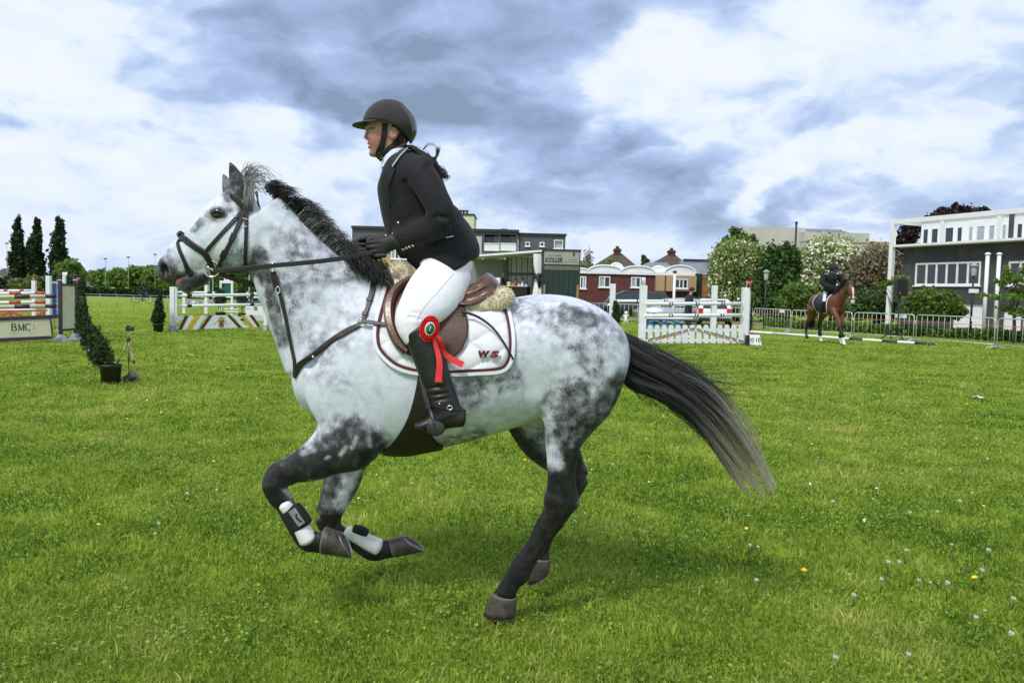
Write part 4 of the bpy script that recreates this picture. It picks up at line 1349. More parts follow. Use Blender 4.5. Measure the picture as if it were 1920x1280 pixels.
for i in range(7):
 yo = rng.normal(0, .02)
 pl = [(790, 285, yo), (803, 274 - i, yo), (812 + i, 273, yo), (818 + i, 283 + 2 * i, yo)]
 strands.append((bez(px3(pl), 12), (0.03, .02, .015), (0.05, .035, .025), .45))
hair_mesh('ponytail', strands, hair_mat, rider, 0.0013)
# - saddle, pad, bridle and the rest of the tack
brown_leather = mat('brown saddle leather', (0.070, 0.030, 0.017), rough=0.45, var=0.22, scale=9, bump=0.10, bscale=120, spec=0.4, dirt=(0.030, 0.016, 0.010), dirt_amt=0.7)
seat_leather = mat('worn seat leather', (0.125, 0.055, 0.035), rough=0.30, var=0.25, scale=10, bump=0.15, bscale=90, spec=0.6, dirt=(0.05, 0.025, 0.015), dirt_amt=0.6)
black_leather = mat('black bridle leather', (0.013, 0.010, 0.009), rough=0.42, var=0.3, scale=30, bump=0.2, bscale=120, spec=0.5)
girth_mat = mat('dark girth leather', (0.020, 0.014, 0.011), rough=0.5, var=0.35, scale=9, bump=0.25, bscale=60)
fleece = mat('cream sheepskin', (0.70, 0.62, 0.45), rough=0.95, var=0.14, scale=30, bump=0.6, bscale=110, dirt=(0.56, 0.45, 0.28), dirt_amt=0.4)
pad_mat = mat('white quilted cotton', (0.74, 0.75, 0.80), rough=0.88, var=0.06, scale=16, bump=0.15, bscale=120, dirt=(0.52, 0.49, 0.45), dirt_amt=0.22)
burgundy = mat('burgundy cord', (0.085, 0.007, 0.018), rough=0.7, var=0.2, scale=60)
iron_mat = mat('dull black stirrup', (0.045, 0.045, 0.048), rough=0.35, var=0.3, scale=20, metal=0.4)
red_satin = mat('red satin', (0.72, 0.030, 0.035), rough=0.42, var=0.12, scale=40, spec=0.4)
green_card = mat('green rosette centre', (0.02, 0.13, 0.10), rough=0.5, var=0.2, scale=60)
white_card = mat('white card', (0.78, 0.76, 0.74), rough=0.6, var=0.05)
def drape(name, outline, off, mt, parent, rings=30, n=150, thick=0.008, quilt=0.0, mirror=True, bulge=0.0, centre=None, bvh=None, smooth=6, label=None):
 """sheet lying on the horse's side inside a closed outline of pixels; a copy lies on the far side"""
 O = np.array(outline, float)
 O2 = np.vstack([O, O[:1]])
 L = np.concatenate([[0], np.cumsum(np.hypot(*np.diff(O2, axis=0).T))])
 q = np.linspace(0, L[-1], n, endpoint=False)
 B_ = np.stack([np.interp(q, L, O2[:, 0]), np.interp(q, L, O2[:, 1])], 1)
 for _ in range(2):
  B_ = (np.roll(B_, 1, 0) + 2 * B_ + np.roll(B_, -1, 0)) / 4
 c = np.array(centre if centre is not None else O.mean(0), float)
 bv = bvh or BV
 pts = np.zeros((rings + 1, n, 3))
 nor = np.zeros((rings + 1, n, 3))
 pxs = np.zeros((rings + 1, n, 2))
 for i in range(rings + 1):
  t = i / rings
  for j in range(n):
   p = c + (B_[j] - c) * t
   pxs[i, j] = p
   a, b_ = onto(bv, p[0], p[1], 0.0, -0.27)
   pts[i, j] = a
   nor[i, j] = b_
 for _ in range(smooth):
  p2 = pts.copy()
  p2[1:-1] = (pts[1:-1] * 2 + pts[:-2] + pts[2:] + np.roll(pts, 1, 1)[1:-1] + np.roll(pts, -1, 1)[1:-1]) / 6
  pts[:, :, 1] = p2[:, :, 1]
  nor = (nor + np.roll(nor, 1, 1) + np.roll(nor, -1, 1)) / 3
 nor /= np.linalg.norm(nor, axis=2)[:, :, None]
 o_ = np.full(pts.shape[:2], off)
 if quilt:
  u = (pxs[..., 0] * 0.5 + pxs[..., 1] * 0.866) / 40 * math.pi
  v = (-pxs[..., 0] * 0.62 + pxs[..., 1] * 0.78) / 44 * math.pi
  puff = np.minimum(np.abs(np.sin(u)), np.abs(np.sin(v))) ** 0.45
  tt = np.linspace(0, 1, rings + 1)[:, None]
  o_ = o_ + quilt * puff * np.clip((0.93 - tt) / 0.05, 0, 1)
 if bulge:
  tt = np.linspace(0, 1, rings + 1)[:, None]
  o_ = o_ + bulge * np.sqrt(np.clip(1 - tt ** 4, 0, 1))
 V = (pts + nor * o_[..., None]).reshape(-1, 3)
 F = []
 for i in range(rings):
  a = i * n
  for j in range(n):
   k = (j + 1) % n
   F.append((a + j, a + n + j, a + n + k, a + k))
 out = None
 for mm in ((1, -1) if mirror else (1,)):
  V2 = V.copy()
  if mm < 0:
   V2[:, 1] = 2 * HY - V2[:, 1]
  me = np_mesh(name, V2, np.array(F), smooth=True)
  bm = bmesh.new()
  bm.from_mesh(me)
  bmesh.ops.remove_doubles(bm, verts=bm.verts, dist=1e-5)
  bmesh.ops.recalc_face_normals(bm, faces=bm.faces)
  if bm.faces and sum((f.normal.y for f in bm.faces)) * mm > 0:
   bmesh.ops.reverse_faces(bm, faces=bm.faces)
  bm.to_mesh(me)
  bm.free()
  me.shade_smooth()
  o = link_mesh(name, me, mt, parent)
  md = o.modifiers.new('solid', 'SOLIDIFY')
  md.thickness = thick
  md.offset = -1
  tag(o, label)
  out = out or o
 return out
# ---- saddle pad
pad = empty('saddle_pad', tuple(pt(830, 600, HY)), 0, 'white quilted saddle pad with burgundy cord edge lying under the brown saddle', 'saddle pad')
PAD = [(735, 518), (722, 538), (713, 571), (705, 604), (702, 628), (706, 654), (722, 675), (746, 692), (783, 702), (842, 704), (899, 701.5), (938, 698), (956, 685), (964, 660), (964.5, 626), (958, 593), (949, 572), (930, 556), (880, 552), (800, 548)]
drape('quilted_panel', PAD, 0.010, pad_mat, pad, rings=46, n=190, thick=0.012, quilt=0.013)
PB_V = None
def inset(outline, c, d):
 out = []
 n = len(outline)
 for i, (x, y) in enumerate(outline):
  (ax, ay), (bx, by) = outline[i - 1], outline[(i + 1) % n]
  tx, ty = bx - ax, by - ay
  l_ = math.hypot(tx, ty)
  nx, ny = -ty / l_, tx / l_
  if (c[0] - x) * nx + (c[1] - y) * ny < 0:
   nx, ny = -nx, -ny
  out.append((x + nx * d, y + ny * d))
 return out
edge = inset(PAD, (830, 620), 8)[:18]
ribbon('cord', BV, edge, .013, burgundy, pad, off=.0155, thick=.006, n=130, mirror=True, yo=-.27)
edge = inset(PAD, (830, 620), 2.5)[:18]
ribbon('binding', BV, edge, .020, pad_mat, pad, off=.012, thick=.008, n=130, mirror=True, yo=-.27)
a, n_ = hit(916, 665, .030)
M_ = frame_matrix(a + Vector((0, -.004, 0)), (1, 0, 0.02), (-0.02, 0, 1))
M_ = M_ @ Matrix.Rotation(R(2), 4, 'Z')
logo_o = place_text('logo', 'W', M_ @ Matrix.Translation((-.020, 0, 0)), .05, burgundy, pad, width=.052, height=.030, depth=.008, shear=.18, bold=.0042)
place_text('logo', 'S', M_ @ Matrix.Translation((.026, 0, 0)), .05, mat('logo red', (0.20, 0.012, 0.025), 0.6), pad, width=.038, height=.030, depth=.008, shear=.18, bold=.0042)
# ---- saddle
saddle = empty('saddle', tuple(pt(840, 560, HY)), 0, 'brown leather jumping saddle with cream sheepskin under it on the grey horse', 'saddle')
s = SDF(tuple(pt(720, 620, HY) - Vector((0, .28, 0))), tuple(pt(945, 480, HY) + Vector((0, .28, 0))), 0.0055)
s.chain([rp((752, 503), (750, 545), .075), rp((768, 508), (770, 552), .10), rp((800, 527), (800, 560), .125), rp((840, 538), (845, 568), .15), rp((876, 533), (890, 571), .165),
           rp((904, 516), (916, 566), .165), rp((920, 507), (931, 552), .13)], k=0.02, cap=0.35)
s.chain([rp((850, 560), (852, 578), .20), rp((890, 558), (894, 576), .215), rp((925, 540), (931, 558), .17)], k=0.012, cap=0.5)
s.ell(pt(848, 516, HY), (.13, .09, .045), 0.03, 'sub', rot=-0.1)
for sd in (-1, 1):
 s.chain([(pt(846, 560, HY + sd * .17), .004, .012), (pt(885, 552, HY + sd * .185), .004, .012), (pt(924, 535, HY + sd * .16), .004, .012)], k=0.01, op='sub')
 s.chain([(pt(850, 551, HY + sd * .155), .003, .008), (pt(890, 540, HY + sd * .17), .003, .008), (pt(918, 522, HY + sd * .15), .003, .008)], k=0.008, op='sub')
V_, Q_ = s.mesh(1)
link_mesh('seat', np_mesh('seat', V_, Q_, smooth=True), seat_leather, saddle)
FLAP = [(767, 540), (745, 550), (731, 570), (727, 590), (731, 616), (744, 645), (763, 664), (785, 674), (810, 678), (834, 676), (853, 670), (867, 658), (877, 636), (878.5, 613), (873, 592), (866, 566), (835, 548), (800, 536)]
drape('flap', FLAP, 0.034, brown_leather, saddle, rings=22, n=110, thick=0.008)
ribbon('knee_roll', BV, [(768, 541), (748, 553), (737, 572), (734, 592), (739, 618), (752, 644), (770, 661)], [.030, .040, .042, .042, .040, .034, .022], seat_leather, saddle, off=.040, thick=.030, n=46, mirror=True, yo=-.27)
ribbon('flap_piping', BV, [(763, 538), (741, 551), (729, 571), (726, 590), (730, 617), (743, 646), (762, 665)], .010, brown_leather, saddle, off=.038, thick=.010, n=46, mirror=True, yo=-.27)
drape('skirt', [(800, 536), (842, 540), (868, 562), (862, 578), (846, 592), (826, 588), (806, 574), (794, 552)], 0.046, brown_leather, saddle, rings=12, n=60, thick=0.006)
# sheepskin: two rolls with short wool
for nm, path, wl in (('sheepskin', [(740, 548, 9), (735, 530, 11), (736, 512, 12), (747, 503, 12.5), (758, 508, 12.5), (760, 524, 12), (752, 540, 10)], .085),
              ('sheepskin', [(872, 573, 7), (892, 573, 10), (915, 571, 12), (938, 565, 14), (949, 556, 13), (944, 549, 10), (934, 549, 8)], .17)):
 s = SDF(tuple(pt(min(p[0] for p in path) - 22, max(p[1] for p in path) + 22, HY) - Vector((0, .26, 0))), tuple(pt(max(p[0] for p in path) + 22, min(p[1] for p in path) - 22, HY) + Vector((0, .26, 0))), 0.006)
 for sd in (-1, 1):
  s.chain([c3(x, y, r, r * PX, sd * wl) for x, y, r in path], k=0.012)
 x, y = path[2][:2] if wl < .1 else path[4][:2]
 s.chain([(pt(x, y, HY - wl), 11 * PX, 12 * PX), (pt(x + .5, y - 3, HY), 11 * PX, 12 * PX), (pt(x, y, HY + wl), 11 * PX, 12 * PX)], k=0.012)
 V_, Q_ = s.mesh(1)
 o = link_mesh(nm, np_mesh(nm, V_, Q_, smooth=True), fleece, saddle)
 me = o.data
 wool = []
 Vn = np.zeros((len(me.vertices), 3), np.float32)
 me.vertices.foreach_get('normal', Vn.ravel())
 pick = rng.integers(0, len(V_), 4200)
 for i in pick:
  p, n_ = V_[i], Vn[i]
  d = rng.normal(0, .5, 3)
  ln = rng.uniform(.003, .009)
  q = np.array((0.72, 0.64, 0.47)) * rng.uniform(.85, 1.1)
  wool.append((np.array([p - n_ * .002, p + n_ * ln * .6, p + (n_ + d * .8) * ln]), q, q, 1.0))
 hair_mesh('wool', wool, hair_mat, o, 0.0022)
# girth with belly guard
GIRTH = [(786, 690), (783, 715), (777, 745), (768, 775), (757, 800), (742, 822), (722, 842), (713, 849), (735, 852), (765, 852), (800, 845), (834, 839), (812, 826), (806, 800), (812, 770), (815, 740), (815, 700)]
drape('girth', GIRTH, 0.010, girth_mat, saddle, rings=14, n=90, thick=0.012, centre=(785, 790), smooth=2)
for k_ in range(4):
 x = 716 + k_ * 11
 MB(True).tube([pt(x + math.cos(t) * 4, 849.5 + math.sin(t) * 2, HY - .03) for t in np.linspace(0, 2 * math.pi, 9)], .002, 5).build('girth_ring', silver, saddle)
# stirrup leather and iron
lea = [pt(x, y, HY + o) for x, y, o in ((789, 690, -.318), (792, 715, -.345), (797, 740, -.362), (804, 765, -.377))]
strap('stirrup_leather', np.array([tuple(p) for p in lea]), np.tile((-0.2, -1, 0.1), (4, 1)), .022, black_leather, saddle, .004)
ir = MB(True)
for sgn in (-1, 1):
 ir.tube([pt(x, y, HY + o) for x, y, o in ((804, 762, -.365), (809, 775, -.365 + sgn * .035), (814, 792, -.365 + sgn * .052), (816, 803, -.365 + sgn * .05))], [.006, .008, .0085, .010], 8)
io = ir.build('stirrup_iron', iron_mat, saddle)
tr = MB(True)
tr.sphere(pt(816, 808, HY - .365), .03, 14, 8, (1.2, 2.0, .36))
tr.build('stirrup_tread', iron_mat, io)
tb = MB(True)
tb.sphere(pt(817, 803, HY - .417), .034, 14, 10, (1.15, .22, .95))
tb.build('stirrup_shield', iron_mat, io)
# ---- bridle
bridle = empty('bridle', tuple(pt(440, 420, HY)), 0, 'black leather bridle with ring bit on the grey horse\'s head', 'bridle')
BL = black_leather
ribbon('headpiece', BV, [(487, 344), (480, 360), (470, 376), (462, 392)], [.032, .038, .040, .036], BL, bridle, off=.002, thick=.006, mirror=True)
ribbon('brow_band', BV, [(462, 392), (452, 384), (442, 374), (434, 366)], .022, BL, bridle, off=.003, thick=.006, mirror=True)
ribbon('throat_lash', BV, [(462, 392), (462, 420), (461, 455), (460, 485), (461, 503)], .016, BL, bridle, off=.003, thick=.005, mirror=True)
ribbon('cheek_piece', BV, [(459, 396), (448, 421), (438, 444), (426, 468), (417, 485), (410, 502)], [.020, .020, .018, .020, .017, .020], BL, bridle, off=.004, thick=.006, mirror=True)
ribbon('keeper', BV, [(440, 439), (437, 446), (434, 453)], .025, BL, bridle, off=.006, thick=.008)
ribbon('keeper', BV, [(424, 470), (421, 476), (418, 482)], .026, BL, bridle, off=.006, thick=.008)
ribbon('noseband_cheek', BV, [(456, 395), (440, 413), (424, 430), (404, 452), (388, 470)], .018, BL, bridle, off=.003, thick=.005, mirror=True)
ribbon('noseband', BV, [(339, 443), (350, 451), (364, 461), (378, 470), (386, 476), (392, 487), (397, 500), (400, 512)], [.026, .030, .030, .030, .030, .026, .020, .018], BL, bridle, off=.003, thick=.008, mirror=True)
nb = [np.array(tuple(onto(BV, 339, 443.5, .007)[0]))]
nb = np.array([nb[0], (nb[0] + np.array((nb[0][0], 2 * HY - nb[0][1], nb[0][2]))) / 2 + np.array((-.012, 0, .012)), (nb[0][0], 2 * HY - nb[0][1], nb[0][2])])
strap('nose_strap', bez(nb, 12), np.tile((-.7, 0, .7), (12, 1)), .024, BL, bridle, .007)
ribbon('flash_strap', BV, [(335, 444), (333, 452), (336, 466), (342, 480), (348, 492), (352, 504), (358, 516)], [.014, .015, .017, .018, .018, .024, .024], BL, bridle, off=.003, thick=.006, mirror=True)
for x, y in ((440.5, 406.5), (460.5, 412), (459, 425)):
 a, n_ = onto(BV, x, y, .012)
 MB(False).bar(a + Vector((-.011, 0, .003)), a + Vector((.011, -.001, -.003)), .004, .004).build('buckle', silver, bridle)
ring_c = onto(BV, 399, 503, .012)[0]
for sd in (1, -1):
 c = ring_c if sd > 0 else Vector((ring_c.x, 2 * HY - ring_c.y, ring_c.z))
 MB(True).tube([c + Vector((math.cos(t) * .036, -.002 * sd, math.sin(t) * .036)) for t in np.linspace(0, 2 * math.pi, 29)], .0042, 8, cap=False).build('bit_ring', silver, bridle)
MB(True).tube([ring_c + Vector((.012, .004, -.008)), ring_c + Vector((-.02, .01, .008)), ring_c + Vector((-.055, .02, .018))], [.008, .009, .006], 8).build('bit', silver, bridle)
# reins: near rein to the hand, far rein hanging in a loop
P = px3([(401, 508, -.10), (430, 506.5, -.125), (470, 502, -.15), (515, 497.5, -.165), (560, 493.5, -.165), (600, 489.5, -.16), (640, 484.5, -.14), (680, 477, -.115), (704, 472, -.10)])
strap('rein', bez(P, 46), np.tile((0.0, -1, 0.0), (46, 1)), [.021] * 46, BL, bridle, .004)
P = px3([(402, 512, -.05), (420, 517, -.03), (450, 527, .0), (478, 535, .03), (500, 539.5, .06)])
strap('rein', bez(P, 20), np.tile((0.1, -1, 0.1), (20, 1)), [.022, .03, .03, .024, .02, .02, .02, .02, .02, .02] * 2, BL, bridle, .005)
P = px3([(600, 466, .15), (650, 470, .13), (690, 473, .09)])
strap('rein', bez(P, 10), np.tile((0.0, -1, 0.0), (10, 1)), .018, BL, bridle, .004)
# ---- breastplate and martingale
bp_ = empty('breastplate', tuple(pt(600, 640, HY)), 0, 'dark leather breastplate and running martingale round the grey horse\'s neck and chest', 'breastplate')
ribbon('neck_strap', BV, [(704, 512), (701, 532), (696, 556), (689, 580), (681, 602)], [.030, .026, .024, .020, .018], BL, bp_, off=.004, thick=.006, mirror=True)
ribbon('keeper', BV, [(694, 560), (693, 566)], .028, BL, bp_, off=.006, thick=.008)
ribbon('keeper', BV, [(686, 586), (684, 592)], .026, BL, bp_, off=.006, thick=.008)
ribbon('chest_strap', BV, [(678, 608), (655, 619), (630, 634), (605, 652), (580, 670), (563, 684), (556, 698), (555, 708)], [.020, .026, .026, .026, .026, .030, .030, .024], girth_mat, bp_, off=.005, thick=.007, mirror=True)
ribbon('saddle_strap', BV, [(681, 607), (700, 609), (716, 611), (732, 613)], .018, BL, bp_, off=.026, thick=.005, mirror=True)
a, n_ = onto(BV, 679, 606, .012)
for sd in (1, -1):
 c = a if sd > 0 else Vector((a.x, 2 * HY - a.y, a.z))
 MB(True).tube([c + Vector((math.cos(t) * .014, -.003 * sd, math.sin(t) * .014)) for t in np.linspace(0, 2 * math.pi, 17)], .003, 6, cap=False).build('ring', silver, bp_)
button('stud', BV, 586, 666, .007, silver, bp_, off=.013)
ribbon('martingale_fork', BV, [(556, 700), (554, 675), (546, 640), (538, 600), (530, 565), (525, 548)], [.026, .020, .016, .016, .018, .014], BL, bp_, off=.006, thick=.005)
ribbon('martingale_fork', BV, [(524, 546), (520, 532), (516, 516), (514, 508)], [.024, .032, .030, .022], BL, bp_, off=.012, thick=.006)
for (x, y, r_) in ((515, 502, .015), (525.5, 544, .012)):
 a, n_ = onto(BV, x, y, .014)
 MB(True).tube([a + Vector((math.cos(t) * r_ * .75, -.012, math.sin(t) * r_ * 1.25)) for t in np.linspace(0, 2 * math.pi, 17)], .0028, 6, cap=False).build('ring', silver, bp_)
P = px3([(554, 700, -.03), (549, 672, -.01), (537, 645, .0), (520, 622, .02), (509, 600, .03), (502, 575, .04), (500, 555, .04), (504, 538, .05)])
strap('martingale_fork', bez(P, 30), np.tile((-.4, -1, 0), (30, 1)), [.026] * 4 + [.018] * 20 + [.026] * 6, BL, bp_, .005)
# ---- tendon boots on the fore legs
white_shell = mat('white boot shell', (0.78, 0.78, 0.80), rough=0.38, var=0.06, scale=20, dirt=(0.45, 0.38, 0.30), dirt_amt=0.35, coat=0.2)
neoprene = mat('black neoprene', (0.010, 0.010, 0.010), rough=0.85, var=0.2, scale=40)
grey_tab = mat('grey boot tab', (0.20, 0.20, 0.205), rough=0.5, var=0.3, scale=60)
def leg_boot(label, shell, band, tab, yo):
 e = empty('tendon_boot', tuple(pt(shell[1][0], shell[1][1], HY + yo)), 0, label, 'horse boot', 'white tendon boots on the grey horse')
 for nm, ch, mt in (('shell', shell, white_shell), ('strap', band, neoprene)):
  xs, ys = [q[0] for q in ch], [q[1] for q in ch]
  a, b_ = pt(min(xs) - 30, max(ys) + 30, HY + yo), pt(max(xs) + 30, min(ys) - 30, HY + yo)
  s = SDF((a.x, HY + yo - .09, a.z), (b_.x, HY + yo + .09, b_.z), .0035)
  s.chain([c3(x, y, r, w_, yo) for x, y, r, w_ in ch], k=0.006, cap=.35 if nm == 'strap' else .6)
  V_, Q_ = s.mesh(1)
  link_mesh(nm, np_mesh(nm, V_, Q_, smooth=True), mt, e)
  if nm == 'strap':
   bv = bvh_of(V_, Q_)
 if tab:
  ribbon('label_tab', bv, tab, .034, grey_tab, e, off=.001, thick=.004, yo=yo - .04)
  (x0, y0), (x1, y1) = tab[0], tab[-1]
  ribbon('print', bv, [((x0 * .8 + x1 * .2) + 5, y0 * .8 + y1 * .2 + 2), (x0 * .45 + x1 * .55 - 3, y0 * .45 + y1 * .55), (x0 * .2 + x1 * .8 + 3, y0 * .2 + y1 * .8)], .008, neoprene, e, off=.005, thick=.002, yo=yo - .04)
 return e
leg_boot('white tendon boot with black strap on the nearer folded foreleg', [(536, 946, 13, .040), (549, 964, 13, .038), (565, 988, 15, .039), (577, 1010, 17, .042)],
           [(546, 954, 19, .044), (556, 968, 20.5, .0455), (567, 984, 20, .045)], [(547, 955), (556, 969), (566, 983)], -.157)
leg_boot('white tendon boot on the farther folded foreleg, behind the first', [(652, 997, 12, .037), (672, 1007, 13, .037), (692, 1017, 15.5, .039), (708, 1024, 17, .041)],
           [(664, 991, 9, .030), (676, 994, 10, .032), (688, 999, 8, .030)], None, .140)
# ---- rosette hanging at the rider's knee
ros = empty('rosette', tuple(pt(806, 616, HY - .38)), 0, 'red rosette with green centre and two red tails at the rider\'s knee', 'rosette')
cr = pt(805, 616, HY - .375)
Mr = Matrix.Translation(cr) @ Matrix.Rotation(R(18), 4, 'Z') @ Matrix.Rotation(R(14), 4, 'Y')
for rr0, rr1, dy, mt_ in ((.026, .052, 0.0, red_satin), (.020, .040, -.006, red_satin)):
 mb = MB(False)
 n = 64
 for ring_, r_ in enumerate((rr0, (rr0 + rr1) / 2, rr1)):
  for j in range(n):
   a = 2 * math.pi * j / n
   z = (.007 if j % 2 else -.003) * (.35 + .65 * ring_ / 2)
   r2 = r_ * (1.03 if j % 2 else .97)
   mb.v.append(tuple(Mr @ Vector((r2 * .80 * math.cos(a), dy - z, r2 * 1.08 * math.sin(a)))))
 for i in range(2):
  for j in range(n):
   q = (j + 1) % n
   mb.f.append((i * n + j, i * n + q, (i + 1) * n + q, (i + 1) * n + j))
 o = mb.build('pleated_ribbon', mt_, ros)
 o.modifiers.new('solid', 'SOLIDIFY').thickness = .0012
RX = Matrix.Rotation(R(90), 4, 'X')
S3 = Matrix.Diagonal((.80, 1, 1.08, 1))
MB(True).lathe([(.027, 0), (.027, .004), (.0235, .006)], 28, Mr @ S3 @ Matrix.Translation((0, -.006, 0)) @ RX).build('card_rim', white_card, ros)
MB(True).lathe([(.022, 0), (.022, .0072), (.001, .0078)], 28, Mr @ S3 @ Matrix.Translation((0, -.006, 0)) @ RX).build('centre', green_card, ros)
place_text('printed_mark', 'f', Mr @ Matrix.Translation((0, -.0148, 0)), .026, white_card, ros, depth=.001)
P = px3([(812, 632, -.37), (819, 655, -.372), (824, 680, -.385), (822, 716, -.39)])
strap('ribbon_tail', bez(P, 18), np.tile((-.15, -1, .05), (18, 1)), np.linspace(.016, .030, 18), red_satin, ros, .0012)
P = px3([(819, 628, -.37), (827, 640, -.365), (831, 658, -.34), (845, 672, -.33), (868, 684, -.325)])
strap('ribbon_tail', bez(P, 22), np.stack([np.linspace(.5, -.1, 22), -np.ones(22), np.linspace(.1, .6, 22)], 1), np.linspace(.014, .030, 22), red_satin, ros, .0012)
button('stud', BTB, 790, 629, .008, silver, ros, yo=-.34)
# ---- riding whip lying along the pad
a = [hit(x, y, o)[0] for x, y, o in ((866, 597, .05), (880, 600, .05), (900, 607, .047), (922, 622, .045), (940, 642, .043), (952, 658, .04), (961, 674, .036))]
wh = MB(True).tube([Vector(p) for p in bez(np.array([tuple(q) for q in a]), 24)], np.linspace(.0065, .0042, 24), 7).build('riding_whip', black_leather)
tag(wh, 'thin dark riding whip lying across the rear of the white saddle pad', 'whip')
# - ground
def ground_mat():
 m = bpy.data.materials.new('lawn soil and turf')
 m.use_nodes = True
 t = m.node_tree
 b = NB(t)
 bs = t.nodes['Principled BSDF']
 tc = b.n('ShaderNodeTexCoord')
 P = tc.outputs['Object']
 big = b.noise(P, 0.22, 5, 0.6, 0.4)
 mid = b.noise(P, 1.7, 5, 0.65, 0.3)
 fin = b.noise(b.v('MULTIPLY', P, (1, 0.55, 1)), 16, 5, 0.7)
 f = b.m('ADD', b.m('MULTIPLY', big, 0.35), b.m('ADD', b.m('MULTIPLY', mid, 0.30), b.m('MULTIPLY', fin, 0.35)))
 cr = b.n('ShaderNodeValToRGB')
 b.put(cr.inputs[0], f)
 e = cr.color_ramp.elements
 e[0].position, e[0].color = 0.30, (0.085, 0.150, 0.013, 1)
 e[1].position, e[1].color = 0.72, (0.34, 0.43, 0.065, 1)
 q = e.new(0.5)
 q.color = (0.21, 0.30, 0.034, 1)
 dry = b.ss(b.noise(P, 0.9, 6, 0.7), 0.56, 0.74, 0.0, 0.40)
 c = b.mix(dry, cr.outputs[0], (0.36, 0.36, 0.11, 1))
 b.put(bs.inputs['Base Color'], c)
 bs.inputs['Roughness'].default_value = 0.95
 bs.inputs['Specular IOR Level'].default_value = 0.08
 bp = b.n('ShaderNodeBump')
 bp.inputs['Strength'].default_value = 0.6
 bp.inputs['Distance'].default_value = 0.05
 b.put(bp.inputs['Height'], b.m('ADD', fin, mid))
 t.links.new(bp.outputs[0], bs.inputs['Normal'])
 return m
gmat = ground_mat()
V = [(-900, -20, 0), (900, -20, 0), (900, 1500, 0), (-900, 1500, 0)]
ground = link_mesh('ground', np_mesh('ground', V, [[0, 1, 2, 3]]), gmat)
tag(ground, kind='structure')
def sheet(name, pix, z, mt):
 P = [gp(x, y, z) for x, y in pix]
 me = bpy.data.meshes.new(name)
 me.from_pydata([tuple(p) for p in P], [], [tuple(range(len(P)))])
 bm = bmesh.new()
 bm.from_mesh(me)
 bmesh.ops.recalc_face_normals(bm, faces=bm.faces)
 if bm.faces[0].normal.z < 0:
  bmesh.ops.reverse_faces(bm, faces=bm.faces)
 bm.to_mesh(me)
 bm.free()
 return tag(link_mesh(name, me, mt), kind='structure')
path_mat = mat('cinder path', (0.27, 0.185, 0.14), rough=0.95, var=0.18, scale=2.5, bump=0.4, bscale=30, dirt=(0.18, 0.15, 0.10), dirt_amt=0.5)
sheet('path', [(1080, 591), (1300, 598.5), (1405, 604), (1640, 618.5), (1920, 629), (2250, 640), (2250, 652), (1920, 635.5), (1640, 623), (1405, 609.5), (1300, 602.5), (1080, 594)], 0.004, path_mat)
